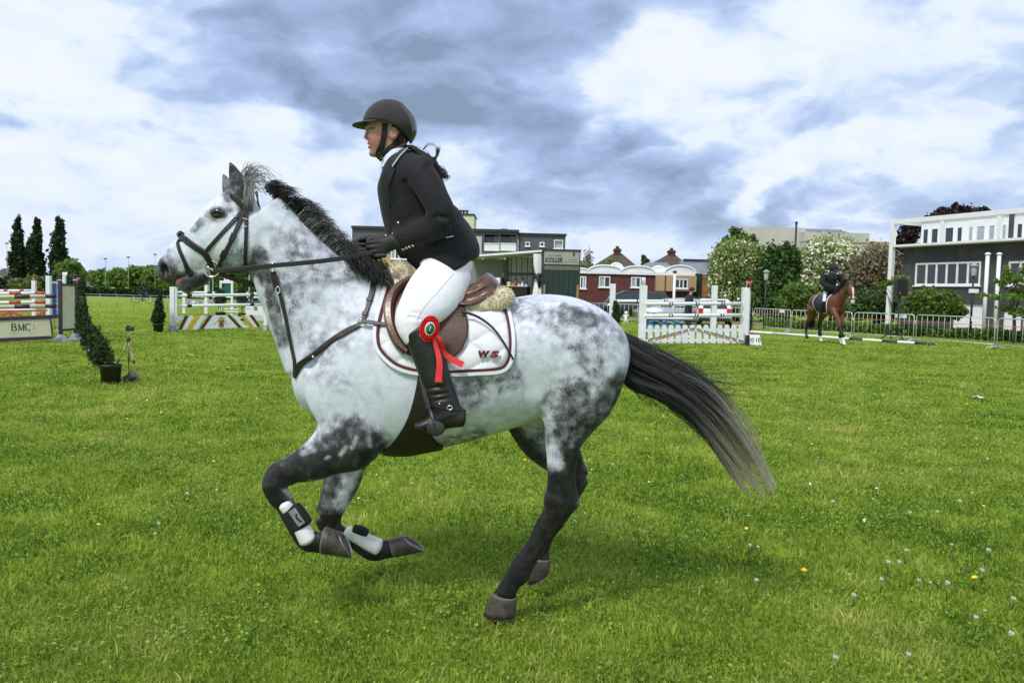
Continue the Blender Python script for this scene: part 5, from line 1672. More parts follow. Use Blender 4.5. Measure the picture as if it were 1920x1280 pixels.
# ---- turf: real blades where they can be told apart
blade_mat = foliage_mat('grass blades', (0.115, 0.215, 0.019), (0.57, 0.70, 0.095), trans=0.45, rough=0.5, spec=0.2, scale=1.6, dry=(0.64, 0.57, 0.20))
def turf():
 g = np.random.default_rng(11)
 N = 1180000
 u = g.random(N)
 a, y0, y1 = 0.10, 2.55, 75.0
 Y = ((y1 ** a - y0 ** a) * u + y0 ** a) ** (1 / a)
 Y = Y[(Y < 24) | (g.random(N) < np.exp(-(Y - 24) / 16))]
 N = len(Y)
 X = (g.random(N) * 2 - 1) * (Y * 0.71 + 1.3)
 wd = 0.0032 * np.maximum(Y / 3.6, 0.9) ** 0.80 * g.uniform(.7, 1.4, N)
 lat = g.random((64, 64))
 def vn(sx, o):
  a, b_ = X / sx + o, Y / sx * (1 + 0 * X) + o * 1.7
  i, j = np.floor(a).astype(int), np.floor(b_).astype(int)
  u, v = a - i, b_ - j
  u, v = u * u * (3 - 2 * u), v * v * (3 - 2 * v)
  L = lambda p, q: lat[p % 64, q % 64]
  return (L(i, j) * (1 - u) + L(i + 1, j) * u) * (1 - v) + (L(i, j + 1) * (1 - u) + L(i + 1, j + 1) * u) * v
 c1, c2, c3_ = vn(.085, 3.3), vn(.24, 9.1), vn(.13, 20.7)
 cl = .55 * c1 + .45 * c2
 hn = np.sin(X * 3.1 + np.sin(Y * 2.3) * 2) * np.sin(Y * 2.7 + np.cos(X * 1.9) * 2)
 H = g.gamma(5, 0.0060, N) * (.35 + 1.25 * cl) * (1 + .2 * hn) * np.clip(0.85 + Y * .012, .9, 1.1)
 H = np.clip(H, .008, .085)
 ang = g.random(N) * 2 * np.pi
 lean = np.abs(g.normal(0.15, .85, N)).clip(0, 1.42)
 la = g.random(N) * 2 * np.pi * .45 + c3_ * 14
 cx, cy = np.cos(ang) * wd, np.sin(ang) * wd
 tip = np.stack([X + np.cos(la) * np.sin(lean) * H, Y + np.sin(la) * np.sin(lean) * H, np.cos(lean) * H + .003], 1)
 midp = np.stack([X + np.cos(la) * np.sin(lean * .5) * H * .5, Y + np.sin(la) * np.sin(lean * .5) * H * .5, np.cos(lean * .5) * H * .52], 1)
 V = np.zeros((N, 4, 3))
 V[:, 0] = np.stack([X - cx * .7, Y - cy * .7, np.full(N, -.002)], 1)
 V[:, 1] = midp - np.stack([cx, cy, 0 * cx], 1)
 V[:, 2] = tip
 V[:, 3] = midp + np.stack([cx, cy, 0 * cx], 1)
 F = np.arange(N * 4).reshape(N, 4)
 pat = .5 + .22 * np.sin(X * .9 + 1.2 * np.sin(Y * .55)) * np.sin(Y * .8 + np.sin(X * .7)) + .12 * hn
 tint = np.clip(g.normal(.44, .20, N) + (pat - .5) * .45 + (c2 - .5) * .45 + (c1 - .5) * .25, 0, 1)
 me = np_mesh('grass', V.reshape(-1, 3), F, {'tint': ('FLOAT', np.repeat(tint, 4))})
 return tag(link_mesh('grass', me, blade_mat), 'short green lawn grass covering the show ground', None, None, 'stuff')
turf()
# clover and broad weed leaves low in the turf
clover_mat = foliage_mat('clover leaves', (0.12, 0.22, 0.024), (0.42, 0.56, 0.09), trans=0.35, rough=0.5, scale=1.2)
def leaf_quads(C, size, g, flat=0.0, asp=1.0):
 """randomly turned four-point leaves at the points C"""
 n = len(C)
 a = g.normal(size=(n, 3))
 a[:, 2] *= (1 - flat)
 a /= np.linalg.norm(a, axis=1)[:, None]
 b_ = np.cross(a, g.normal(size=(n, 3)))
 b_ /= np.linalg.norm(b_, axis=1)[:, None]
 sz = (np.asarray(size) * g.uniform(.6, 1.3, n))[:, None]
 V = np.stack([C - a * sz, C - b_ * sz * .55 * asp, C + a * sz, C + b_ * sz * .55 * asp], 1)
 return V.reshape(-1, 3), np.arange(n * 4).reshape(n, 4)
def clover():
 g = np.random.default_rng(12)
 n = 60000
 u = g.random(n)
 a, y0, y1 = 0.15, 2.6, 12.0
 Y = ((y1 ** a - y0 ** a) * u + y0 ** a) ** (1 / a)
 X = (g.random(n) * 2 - 1) * (Y * 0.70 + .5)
 keep = (np.sin(X * 2.3 + np.sin(Y * 3) * 1.5) * np.sin(Y * 2.9 + X) + g.normal(0, .5, n)) > .1
 X, Y = X[keep], Y[keep]
 C = np.stack([X, Y, g.uniform(.012, .045, len(X))], 1)
 V, F = leaf_quads(C, .0085 * np.maximum(1, Y / 5) ** .5, g, flat=.65, asp=1.6)
 me = np_mesh('clover', V, F, {'tint': ('FLOAT', np.repeat(g.random(len(C)), 4))})
 tag(link_mesh('clover', me, clover_mat), 'low clover leaves among the lawn grass', None, None, 'stuff')
clover()
# - trees and shrubs
bark = mat('bark', (0.10, 0.078, 0.058), rough=0.9, var=0.35, scale=8, bump=0.6, bscale=30)
poplar_m = foliage_mat('poplar leaves', (0.012, 0.030, 0.013), (0.065, 0.095, 0.035), trans=.25)
dark_m = foliage_mat('dark leaves', (0.030, 0.078, 0.022), (0.15, 0.26, 0.06), trans=.3)
lime_m = foliage_mat('lime leaves', (0.13, 0.21, 0.040), (0.44, 0.52, 0.15), trans=.4)
mid_m = foliage_mat('mid green leaves', (0.060, 0.125, 0.018), (0.27, 0.38, 0.075), trans=.35)
light_m = foliage_mat('light green leaves', (0.085, 0.17, 0.030), (0.30, 0.42, 0.090), trans=.4)
olive_m = foliage_mat('olive leaves', (0.10, 0.135, 0.035), (0.30, 0.34, 0.12), trans=.3)
brown_m = foliage_mat('bare brown twigs', (0.14, 0.115, 0.070), (0.32, 0.27, 0.17), trans=.1)
copper_m = foliage_mat('copper beech leaves', (0.018, 0.010, 0.012), (0.075, 0.032, 0.032), trans=.2)
conifer_m = foliage_mat('conifer sprays', (0.014, 0.034, 0.010), (0.075, 0.105, 0.028), trans=.15)
hedge_m = foliage_mat('hedge leaves', (0.016, 0.036, 0.012), (0.075, 0.11, 0.030), trans=.2)
flower_m = mat('white blossom', (0.80, 0.79, 0.62), rough=0.8, var=.1)
def crown_points(blobs, n, g, clump=.35, spread=.28, fill=.55):
 """points in clumps spread through ellipsoids (cx,cy,cz,rx,ry,rz)"""
 vol = np.array([b_[3] * b_[4] * b_[5] for b_ in blobs]) ** (2 / 3)
 out = []
 for b_, v in zip(blobs, vol / vol.sum()):
  k = max(40, int(n * v))
  nc = max(6, int(k / 26))
  d = g.normal(size=(nc, 3))
  d /= np.linalg.norm(d, axis=1)[:, None]
  rad = (fill + (1 - fill) * g.random(nc)) ** .6
  cc = d * rad[:, None]
  idx = g.integers(0, nc, k)
  p = cc[idx] + g.normal(size=(k, 3)) * spread * clump
  out.append(np.array(b_[:3]) + p * np.array(b_[3:]))
 return np.vstack(out)
def tree(name, label, cat, base, blobs, n, leaf, m, group=None, trunk=None, seed=1, flowers=0, fl_size=.1, spread=.28, fill=.5, clump=.6, sub=None, flat=0.0):
 """trunk with limbs + crown of leaf-sized faces; blobs in world units"""
 g = np.random.default_rng(seed)
 e = empty(name, tuple(base), 0, label, cat, group)
 C = crown_points(blobs, n, g, clump, spread, fill)
 C[:, 2] = np.maximum(C[:, 2], .03)
 V, F = leaf_quads(C, leaf, g, flat)
 cid = np.sin(C[:, 0] * 2.1 + 1) * np.sin(C[:, 2] * 2.4) * np.sin(C[:, 1] * 2.0 + 2)
 tint = np.clip(g.normal(.45, .25, len(C)) + .25 * cid, 0, 1)
 link_mesh('crown', np_mesh('crown', V, F, {'tint': ('FLOAT', np.repeat(tint, 4))}), m, e)
 if flowers:
  Cf = []
  for b_ in blobs:
   d = g.normal(size=(int(flowers / len(blobs)), 3))
   d /= np.linalg.norm(d, axis=1)[:, None]
   Cf.append(np.array(b_[:3]) + d * np.array(b_[3:]) * g.uniform(.80, 1.10, len(d))[:, None])
  Cf = np.vstack(Cf)
  Cf = Cf[Cf[:, 2] > .4]
  V, F = leaf_quads(Cf, fl_size, g, .3, 1.7)
  link_mesh('blossom', np_mesh('blossom', V, F), flower_m, e)
  tag([q for q in bpy.data.objects if q.name.startswith('blossom')][-1], kind='stuff')
 if trunk:
  r0, top = trunk
  mb = MB(True)
  b0 = Vector(base)
  T = Vector(top)
  w1 = b0.lerp(T, .5) + Vector((g.normal(0, .03), g.normal(0, .03), 0)) * (T - b0).length
  mb.tube([b0 - Vector((0, 0, .05)), b0.lerp(T, .2), w1, T], [r0 * 1.2, r0, r0 * .7, r0 * .25], 9)
  for i in range(7):
   s0 = b0.lerp(T, g.uniform(.25, .85))
   b_ = blobs[g.integers(0, len(blobs))]
   d = g.normal(size=3)
   d[2] = abs(d[2])
   d /= np.linalg.norm(d)
   en = Vector(np.array(b_[:3]) + d * np.array(b_[3:]) * .75)
   mb.tube([s0, s0.lerp(en, .5) + Vector((0, 0, .05)), en], [r0 * .45, r0 * .25, r0 * .07], 6)
  mb.build('trunk', bark, e)
 return e
def bl(px, py, rx, ry, Y, depth=None):
 """crown ellipsoid given by its outline in the picture at depth Y"""
 p = pt(px, py, Y)
 k = Y / FPX
 return (p.x, p.y, p.z, rx * k, (depth if depth else rx) * k, ry * k)
# poplars, far left
for i, (x, top_, lab, sd) in enumerate(((33, 407, 'tall dark poplar, leftmost of the three at the far edge of the field', 3), (67, 410, 'tall dark poplar with a forked side top, middle one of the three', 4), (110, 406, 'tall dark poplar, rightmost and broadest of the three', 5))):
 Y = 120
 b0 = gx(x, Y)
 bs_ = [bl(x + 2, top_ + 14, 4.5, 15, Y), bl(x + 1, top_ + 34, 8, 22, Y), bl(x - 2, top_ + 52, 9, 20, Y), bl(x + 3, top_ + 66, 9, 22, Y), bl(x - 3, top_ + 82, 11 + (i == 2) * 3, 24, Y), bl(x + 4, top_ + 92, 11 + (i == 2) * 3, 20, Y), bl(x, top_ + 108, 12 + (i == 2) * 2, 16, Y)]
 if i == 1:
  bs_ += [bl(x - 13, top_ + 62, 4, 28, Y), bl(x + 4, top_ + 15, 3, 16, Y)]
 tree('poplar_tree', lab, 'poplar', b0, bs_, 5200, .36, poplar_m, 'poplars across the field', (0.35, tuple(pt(x, top_ + 10, Y))), 30 + sd, spread=.36, fill=.30)
# trees behind the far hedge
far_spec = [(130, 507, 24, 20, 95, light_m, 'round light green tree right of the poplars'), (188, 518, 20, 13, 118, light_m, 'small light green tree left of two slim lamp masts'), (222, 519, 22, 13, 116, light_m, 'low light green tree under a slim lamp mast'),
   (258, 516, 24, 16, 114, mid_m, 'mid green tree behind the dark far hedge'), (292, 517, 24, 17, 112, light_m, 'light green tree just left of the grey horse\'s nose'), (330, 515, 26, 20, 110, light_m, 'light green tree behind the grey horse\'s muzzle'),
   (375, 512, 28, 24, 100, dark_m, 'dark green tree under the grey horse\'s jaw'), (425, 508, 32, 30, 96, dark_m, 'dark tree seen under the grey horse\'s cheek'), (472, 505, 30, 34, 92, mid_m, 'mid green tree seen before the grey horse\'s throat'), (515, 512, 26, 28, 92, dark_m, 'dark tree behind the grey horse\'s neck')]
for i, (x, y, rx, ry, Y, m, lab) in enumerate(far_spec):
 tree('broadleaf_tree', lab, 'tree', gx(x, Y), [bl(x, y, rx * .8, ry, Y), bl(x - rx * .5, y + ry * .3, rx * .6, ry * .75, Y), bl(x + rx * .5, y + ry * .35, rx * .6, ry * .7, Y), bl(x, y + ry * .9, rx * .9, ry * .5, Y)], 2600, .34, m, 'trees beyond the far hedge', (.22, tuple(pt(x, y, Y))), 50 + i)
def hedge(name, label, a, b_, h, w_, n, leaf, m, seed=3, cat='hedge'):
 g = np.random.default_rng(seed)
 a, b_ = Vector(a), Vector(b_)
 t = g.random(n)
 d = (b_ - a)
 nrm = Vector((-d.y, d.x, 0)).normalized()
 u = g.uniform(-1, 1, n)
 v = g.random(n) ** .6
 hh = h * (1 + .10 * np.sin(t * 47) * np.sin(t * 23 + 1))
 P = np.array(a)[None] + t[:, None] * np.array(d)[None] + (u * w_ / 2)[:, None] * np.array(nrm)[None]
 P[:, 2] = v * hh
 V, F = leaf_quads(P, leaf, g)
 tint = np.clip(g.normal(.42, .25, n), 0, 1)
 o = link_mesh(name, np_mesh(name, V, F, {'tint': ('FLOAT', np.repeat(tint, 4))}), m)
 return tag(o, label, cat)
hedge('far_hedge', 'long low clipped dark hedge along the far side of the field', gx(150, 96), gx(530, 92), 0.95, 1.2, 9000, .22, hedge_m)
# rough bushes behind the red and white jump
for i, (x, y, rx, ry, Y, m, lab) in enumerate(((12, 535, 40, 13, 62, hedge_m, 'dark wide bush at the left edge behind the striped jump'), (62, 534, 34, 14, 60, olive_m, 'olive bush behind the post with the orange top'), (112, 531, 26, 13, 60, hedge_m, 'dark bush behind the blue panel'), (-45, 536, 34, 14, 60, hedge_m, 'dark bush left of all others, partly outside the photo'))):
 tree('shrub', lab, 'bush', gx(x, Y), [bl(x, y, rx, ry, Y, 20), bl(x + rx * .4, y + 8, rx * .7, ry * .8, Y, 20)], 3400, .16, m, 'bushes behind the left jumps', None, 80 + i)
# right-hand trees
tree('flowering_tree', 'broad rounded tree dotted with cream blossom right of the orange house end', 'tree', gx(1385, 56),
          [bl(1382, 500, 46, 48, 56), bl(1355, 535, 26, 40, 56), bl(1410, 520, 34, 52, 56), bl(1385, 560, 46, 34, 56)], 26000, .115, lime_m, 'blossoming trees', (.2, tuple(pt(1385, 500, 56))), 101, flowers=4200, fl_size=.10)
tree('slender_tree', 'sparse dark tree rising behind the cream blossom tree', 'tree', gx(1375, 66),
          [bl(1378, 440, 14, 16, 66), bl(1362, 462, 16, 16, 66), bl(1395, 450, 20, 12, 66), bl(1350, 480, 12, 18, 66), bl(1372, 480, 26, 24, 66), bl(1408, 446, 9, 6, 66)], 1900, .22, dark_m, None, (.16, tuple(pt(1378, 425, 66))), 102, spread=.4, fill=.2)
tree('dense_tree', 'dark green dense tree between the two blossoming trees', 'tree', gx(1455, 54),
          [bl(1452, 505, 30, 42, 54), bl(1478, 500, 22, 40, 54), bl(1460, 550, 40, 42, 54)], 9000, .16, dark_m, None, (.2, tuple(pt(1455, 480, 54))), 103)
tree('flowering_tree', 'pale tree thick with white blossom behind the rider on the bay horse', 'tree', gx(1560, 58),
          [bl(1555, 488, 50, 40, 58), bl(1515, 515, 34, 40, 58), bl(1600, 510, 34, 42, 58), bl(1550, 545, 60, 44, 58)], 24000, .115, lime_m, 'blossoming trees', (.2, tuple(pt(1560, 480, 58))), 104, flowers=11000, fl_size=.12)
tree('shrub', 'mid green bush left of the bay horse', 'bush', gx(1497, 46), [bl(1495, 560, 32, 26, 46), bl(1520, 570, 24, 24, 46), bl(1475, 572, 18, 22, 46)], 5200, .13, mid_m, None, None, 105)
tree('twiggy_tree', 'tan half bare tree standing beside the dark brick house', 'tree', gx(1645, 55),
          [bl(1640, 505, 38, 42, 55), bl(1670, 520, 24, 52, 55), bl(1615, 540, 34, 44, 55), bl(1650, 565, 44, 34, 55)], 11000, .13, brown_m, None, (.2, tuple(pt(1645, 470, 55))), 106, spread=.35, fill=.25)
tree('shrub', 'dark olive bush under the tan tree', 'bush', gx(1630, 50), [bl(1625, 570, 30, 26, 50), bl(1660, 578, 26, 22, 50), bl(1600, 580, 22, 18, 50)], 4200, .14, dark_m, None, None, 107)
tree('copper_beech', 'dark purple copper beech rising behind the white roof frame', 'copper beech', gx(1790, 74),
          [bl(1780, 414, 30, 20, 74), bl(1820, 408, 32, 19, 74), bl(1752, 426, 24, 18, 74), bl(1805, 394, 10, 10, 74), bl(1842, 398, 10, 9, 74), bl(1770, 398, 14, 8, 74), bl(1790, 386, 5, 7, 74)], 5200, .20, copper_m, 'copper beeches', (.4, tuple(pt(1790, 400, 74))), 108, spread=.35, fill=.3)
tree('copper_beech', 'dark purple copper beech beside the left end of the white upper storey', 'copper beech', gx(1700, 58),
          [bl(1704, 445, 16, 24, 58), bl(1692, 468, 14, 22, 58), bl(1714, 430, 8, 14, 58)], 2600, .18, copper_m, 'copper beeches', (.16, tuple(pt(1702, 440, 58))), 109, spread=.35, fill=.3)
tree('shrub', 'rounded green bush in front of the dark brick wall', 'bush', gx(1745, 37), [bl(1735, 568, 34, 26, 37), bl(1770, 572, 30, 24, 37), bl(1718, 580, 20, 18, 37), bl(1795, 582, 16, 14, 37)], 5600, .11, mid_m, None, None, 110)
tree('young_tree', 'young tree with layered light green branches at the right edge', 'tree', gx(1902, 33),
          [bl(1900, 525, 22, 8, 33), bl(1885, 556, 34, 7, 33), bl(1915, 545, 22, 9, 33), bl(1905, 585, 26, 10, 33), bl(1880, 530, 12, 7, 33), bl(1925, 505, 18, 10, 33), bl(1890, 505, 6, 22, 33)], 1500, .10, light_m, None, (.07, tuple(pt(1912, 490, 33))), 111, spread=.4, fill=.1)
tree('young_tree', 'leafy twig tree in front of the white frame post', 'tree', gx(1672, 34), [bl(1668, 530, 22, 5, 34), bl(1690, 522, 16, 5, 34), bl(1660, 534, 8, 4, 34)], 300, .09, light_m, None, (.03, tuple(pt(1674, 520, 34))), 112, spread=.4, fill=.1)
hedge('low_hedge', 'low green planting between the cinder path and the dark brick house', gx(1440, 45.5), gx(1990, 32.2), 0.46, 1.0, 8000, .10, mid_m, 9)
hedge('garden_hedge', 'low dark hedge in front of the brick terrace', gx(1298, 55), gx(1345, 54), 1.5, .8, 1600, .13, dark_m, 10)
tree('shrub', 'olive green bush beside the green trailer', 'bush', gx(1098, 64), [bl(1095, 500, 16, 10, 64), bl(1105, 520, 18, 22, 64)], 1500, .15, olive_m, None, None, 113)
tree('shrub', 'round pale bush behind the white vaults', 'bush', gx(1150, 70), [bl(1147, 500, 16, 12, 70), bl(1150, 525, 16, 22, 70)], 1200, .15, olive_m, None, None, 119)
tree('slender_tree', 'thin nearly bare sapling beside the green trailer', 'tree', gx(1104, 62), [bl(1104, 478, 9, 14, 62), bl(1102, 490, 13, 6, 62)], 220, .10, brown_m, None, (.06, tuple(pt(1105, 458, 62))), 114, spread=.5, fill=.1)
tree('dense_tree', 'small dark tree top between the two pyramid roofs', 'tree', gx(1212, 100), [bl(1211, 485, 7, 9, 100), bl(1210, 500, 8, 14, 100)], 700, .2, dark_m, None, (.15, tuple(pt(1211, 480, 100))), 115)
# - buildings
dark_brick = mat('dark brick', (0.060, 0.057, 0.062), rough=0.9, var=0.22, scale=1.5, bump=0.5, bscale=18, dirt=(0.10, 0.095, 0.095), dirt_amt=0.5)
red_brick = mat('maroon brick', (0.105, 0.034, 0.028), rough=0.9, var=0.2, scale=2, bump=0.4, bscale=20)
white_paint = mat('white paint', (0.78, 0.79, 0.80), rough=0.5, var=0.05, scale=3, dirt=(0.55, 0.55, 0.52), dirt_amt=0.25)
white_roof = mat('white roof sheet', (0.74, 0.78, 0.82), rough=0.4, var=0.05, scale=1)
grey_wall = mat('slate grey cladding', (0.095, 0.098, 0.115), rough=0.8, var=0.12, scale=.8)
roof_edge = mat('dark roof edge', (0.03, 0.03, 0.035), rough=0.7, var=0.2)
glass = mat('window glass', (0.022, 0.026, 0.030), rough=0.06, var=0.3, scale=.6, spec=0.8)
curtain_glass = mat('glass with curtain behind', (0.34, 0.38, 0.40), rough=0.15, var=0.18, scale=1.2, spec=0.6)
pale_green = mat('pale lime render', (0.62, 0.66, 0.42), rough=0.85, var=0.06, scale=.6)
cream_wall = mat('cream concrete', (0.50, 0.49, 0.43), rough=0.85, var=0.08, scale=.7, dirt=(0.35, 0.33, 0.28), dirt_amt=.4)
tan_wall = mat('tan boards', (0.42, 0.30, 0.16), rough=0.8, var=0.12, scale=1.4)
orange_wall = mat('orange panel', (0.36, 0.12, 0.045), rough=0.8, var=0.15, scale=1.4)
tile_roof = mat('brown roof tiles', (0.085, 0.058, 0.045), rough=0.9, var=0.25, scale=1.6, bump=0.6, bscale=9, dirt=(0.10, 0.09, 0.05), dirt_amt=.5)
grey_roof = mat('grey roof sheet', (0.17, 0.18, 0.21), rough=0.6, var=0.15, scale=1.2, dirt=(0.33, 0.33, 0.34), dirt_amt=.5)
green_paint = mat('dark green paint', (0.012, 0.028, 0.024), rough=0.55, var=0.2, scale=2)
class Facade:
 """vertical wall plane through two ground points; rectangles are read off the picture onto it"""
 def __init__(s, x0, Y0, x1, Y1):
  s.a, s.b = gx(x0, Y0), gx(x1, Y1)
  s.e = (s.b - s.a).normalized()
  s.n = Vector((s.e.y, -s.e.x, 0))
  if s.n.y > 0:
   s.n = -s.n
  s.M = Matrix((s.e, -s.n, Vector((0, 0, 1)))).transposed().to_4x4()
  s.M.translation = s.a
 def sz(s, px, py, out=0.0):
  d = Vector(ray(px, py))
  o = Vector(CO)
  a = s.a + s.n * out
  t = (a - o).dot(s.n) / d.dot(s.n)
  p = o + d * t - a
  return p.dot(s.e), p.z
 def R(s, x0, y0, x1, y1, out=0.0):
  xm, ym = (x0 + x1) / 2, (y0 + y1) / 2
  s0, s1 = s.sz(x0, ym, out)[0], s.sz(x1, ym, out)[0]
  z1, z0 = s.sz(xm, y0, out)[1], s.sz(xm, y1, out)[1]
  return s0, z0, s1, z1
 def box(s, mb, r, n0, n1):
  """r = (s0,z0,s1,z1); from n0 to n1 in front of the wall plane"""
  return mb.box((r[0], -n1, r[1]), (r[2], -n0, r[3]), s.M)
 def window(s, parent, px, n0=-.06, panes=1, frame=.07, sill=True, gl=None, fm=None, depth=.10, name='window', gaps=None):
  """px = (x0,y0,x1,y1) outer frame; a frame of bars with panes set back behind it"""
  r = s.R(*px)
  mb = MB()
  z0, z1 = r[1], r[3]
  s.box(mb, (r[0], z0, r[0] + frame, z1), n0, n0 + depth)
  s.box(mb, (r[2] - frame, z0, r[2], z1), n0, n0 + depth)
  s.box(mb, (r[0] + frame, z0, r[2] - frame, z0 + frame), n0, n0 + depth)
  s.box(mb, (r[0] + frame, z1 - frame, r[2] - frame, z1), n0, n0 + depth)
  wd = (r[2] - r[0] - 2 * frame)
  for i in range(1, panes):
   c = r[0] + frame + wd * i / panes
   s.box(mb, (c - frame * .55, z0 + frame, c + frame * .55, z1 - frame), n0, n0 + depth)
  w_ = mb.build(name, fm or white_paint, parent)
  for i in range(panes):
   a0 = r[0] + frame + wd * i / panes + (frame * .55 if i else 0)
   a1 = r[0] + frame + wd * (i + 1) / panes - (frame * .55 if i < panes - 1 else 0)
   g_ = gl[i % len(gl)] if isinstance(gl, (list, tuple)) else (gl or glass)
   s.box(MB(), (a0, z0 + frame, a1, z1 - frame), n0 + .02, n0 + .035).build('pane', g_, w_)
  if sill:
   s.box(MB(), (r[0] - .08, z0 - .07, r[2] + .08, z0), n0, n0 + depth + .08).build('sill', fm or white_paint, w_)
  return w_
def wall_with_holes(fc, r, holes, n0, n1):
 """wall slab r with rectangular openings, as one mesh of butted blocks"""
 xs = sorted({r[0], r[2], *[h[0] for h in holes], *[h[2] for h in holes]})
 zs = sorted({r[1], r[3], *[h[1] for h in holes], *[h[3] for h in holes]})
 xs = [x for x in xs if r[0] <= x <= r[2]]
 zs = [z for z in zs if r[1] <= z <= r[3]]
 mb = MB()
 for a, b_ in zip(xs, xs[1:]):
  run = None
  for c, d in zip(zs, zs[1:]):
   mx, mz = (a + b_) / 2, (c + d) / 2
   hole = any(h[0] < mx < h[2] and h[1] < mz < h[3] for h in holes)
   if hole:
    if run:
     fc.box(mb, (a, run[0], b_, run[1]), n0, n1)
    run = None
   else:
    run = (run[0], d) if run else (c, d)
  if run:
   fc.box(mb, (a, run[0], b_, run[1]), n0, n1)
 return mb
# ---- dark brick house with a white upper storey, right
F1 = Facade(1690, 47, 1920, 40)
house = empty('house', tuple(F1.a), 0, 'dark brick house with white framed upper storey and long window bands', 'house', None)
sL, sR = F1.sz(1690, 540)[0], F1.sz(1920, 540)[0] + 7.0
zl = F1.sz(1800, 459)[1]
win1 = F1.R(1716.5, 491.7, 1839, 535)
win2 = F1.R(1891, 489, 1975, 535)
d1 = F1.R(1786, 570, 1843, 606)
d1 = (d1[0], 0.0, d1[2], d1[3])
d2 = F1.R(1880, 572, 1915, 612)
d2 = (d2[0], 0.0, d2[2], d2[3])
wall_with_holes(F1, (sL, 0, sR, zl), [win1, win2, d1, d2], -.30, 0).build('wall', dark_brick, house)
F1.box(MB(), (sL, 0, sL + .3, zl), -9, -.30).build('wall', dark_brick, house)
F1.box(MB(), (sR - .3, 0, sR, zl), -9, -.30).build('wall', dark_brick, house)
F1.box(MB(), (sL, 0, sR, zl), -9.3, -9).build('wall', dark_brick, house)
F1.box(MB(), (sL - .1, zl, sR, zl + .16), -9.35, .28).build('ledge', white_paint, house)
def px5(x, y):
 return 1640 + x / 6.736, 370 + y / 6.736
UB = -.9      # the upper storey stands back
w6 = F1.window(house, (1716.5, 491.7, 1839, 535), panes=6, frame=.10, depth=.09)
F1.window(house, (1891, 489, 1975, 535), panes=4, frame=.10, depth=.09)
F1.box(MB(), d1, -.16, -.10).build('garage_door', white_paint, house)
F1.box(MB(), d2, -.16, -.10).build('door', white_paint, house)
zu0 = zl + .16
zu1 = F1.sz(1800, 408.5, UB)[1]
r_up = (F1.sz(1727, 440, UB)[0], zu0, sR, zu1)
ups = [(615, 400, 680, 590), (720, 392, 805, 586), (880, 380, 1000, 578), (1045, 376, 1110, 572), (1190, 370, 1245, 566), (1290, 360, 1395, 560), (1445, 350, 1520, 552), (1600, 342, 1665, 548), (1800, 330, 1872, 538)]
holes = []
for i, (x0, y0, x1, y1) in enumerate(ups):
 q = px5(x0, y0) + px5(x1, y1)
 holes.append(F1.R(*q, UB))
wall_with_holes(F1, r_up, holes, UB - .25, UB).build('upper_wall', white_paint, house)
for i, h in enumerate(holes):
 fr = MB()
 for a in ((h[0], h[1], h[0] + .03, h[3]), (h[2] - .03, h[1], h[2], h[3]), (h[0] + .03, h[1], h[2] - .03, h[1] + .03), (h[0] + .03, h[3] - .03, h[2] - .03, h[3])):
  F1.box(fr, a, UB - .12, UB + .035)
 w_ = fr.build('window', white_paint, house)
 F1.box(MB(), (h[0] + .03, h[1] + .03, h[2] - .03, h[3] - .03), UB - .01, UB + .01).build('pane', curtain_glass if i in (4, 5, 6, 7) else glass, w_)
q = F1.R(*px5(1700, 240), *px5(1757, 555), UB)
F1.box(MB(), (q[0], zu0, q[2], zu1), UB + .002, UB + .06).build('brick_pier', dark_brick, house)
F1.box(MB(), (r_up[0], zu0, r_up[0] + .2, zu1), -9, UB - .25).build('upper_wall', white_paint, house)
F1.box(MB(), (sR - .2, zu0, sR, zu1), -9, UB - .25).build('upper_wall', white_paint, house)
F1.box(MB(), (r_up[0] - .3, zu1, sR, zu1 + .18), -9.2, UB + .12).build('roof', white_paint, house)
# white frame that carries the roof edge out over the garden
FO = 0.7
zt0, zt1 = F1.sz(1668, 421, FO)[1], F1.sz(1668, 413, FO)[1]
sp = F1.sz(1664, 520, FO)[0]
F1.box(MB(), (sp, zt0, sR, zt1), FO - .2, FO).build('frame_beam', white_paint, house)
F1.box(MB(), (sp, zt0 + .02, sp + .22, zt1 - .02), -5, FO - .2).build('frame_beam', white_paint, house)
F1.box(MB(), (sp, 0, sp + .26, zt0), FO - .22, FO).build('frame_post', white_paint, house)
for x in (1765, 1871):
 q = F1.sz(x, 435, FO)[0]
 F1.box(MB(), (q - .11, zl + .16, q + .11, zt0), FO - .20, FO - .02).build('frame_post', white_paint, house)
F1.box(MB(), (sL - .1, zl + .02, sR, zl + .14), .28, FO).build('ledge', white_paint, house)
# two white flag poles in front
for x, lab in ((1846, 'white flag pole, left of the pair before the dark brick wall'), (1867.5, 'white flag pole, right of the pair before the dark brick wall')):
 b0 = gx(x, 37.5)
 t = pt(x + 6, 478, 37.5)
 b0.x = pt(x - 1, 597, 37.5).x
 e = empty('flag_pole', tuple(b0), 0, lab, 'flag pole', 'flag poles')
 MB(True).tube([b0, Vector((b0.x, b0.y, t.z))], .085, 10).build('pole', white_paint, e)
 MB(True).lathe([(.10, 0), (.13, .02), (.13, .06), (.08, .10), (.02, .12)], 10, Matrix.Translation((b0.x, b0.y, t.z))).build('cap', white_paint, e)
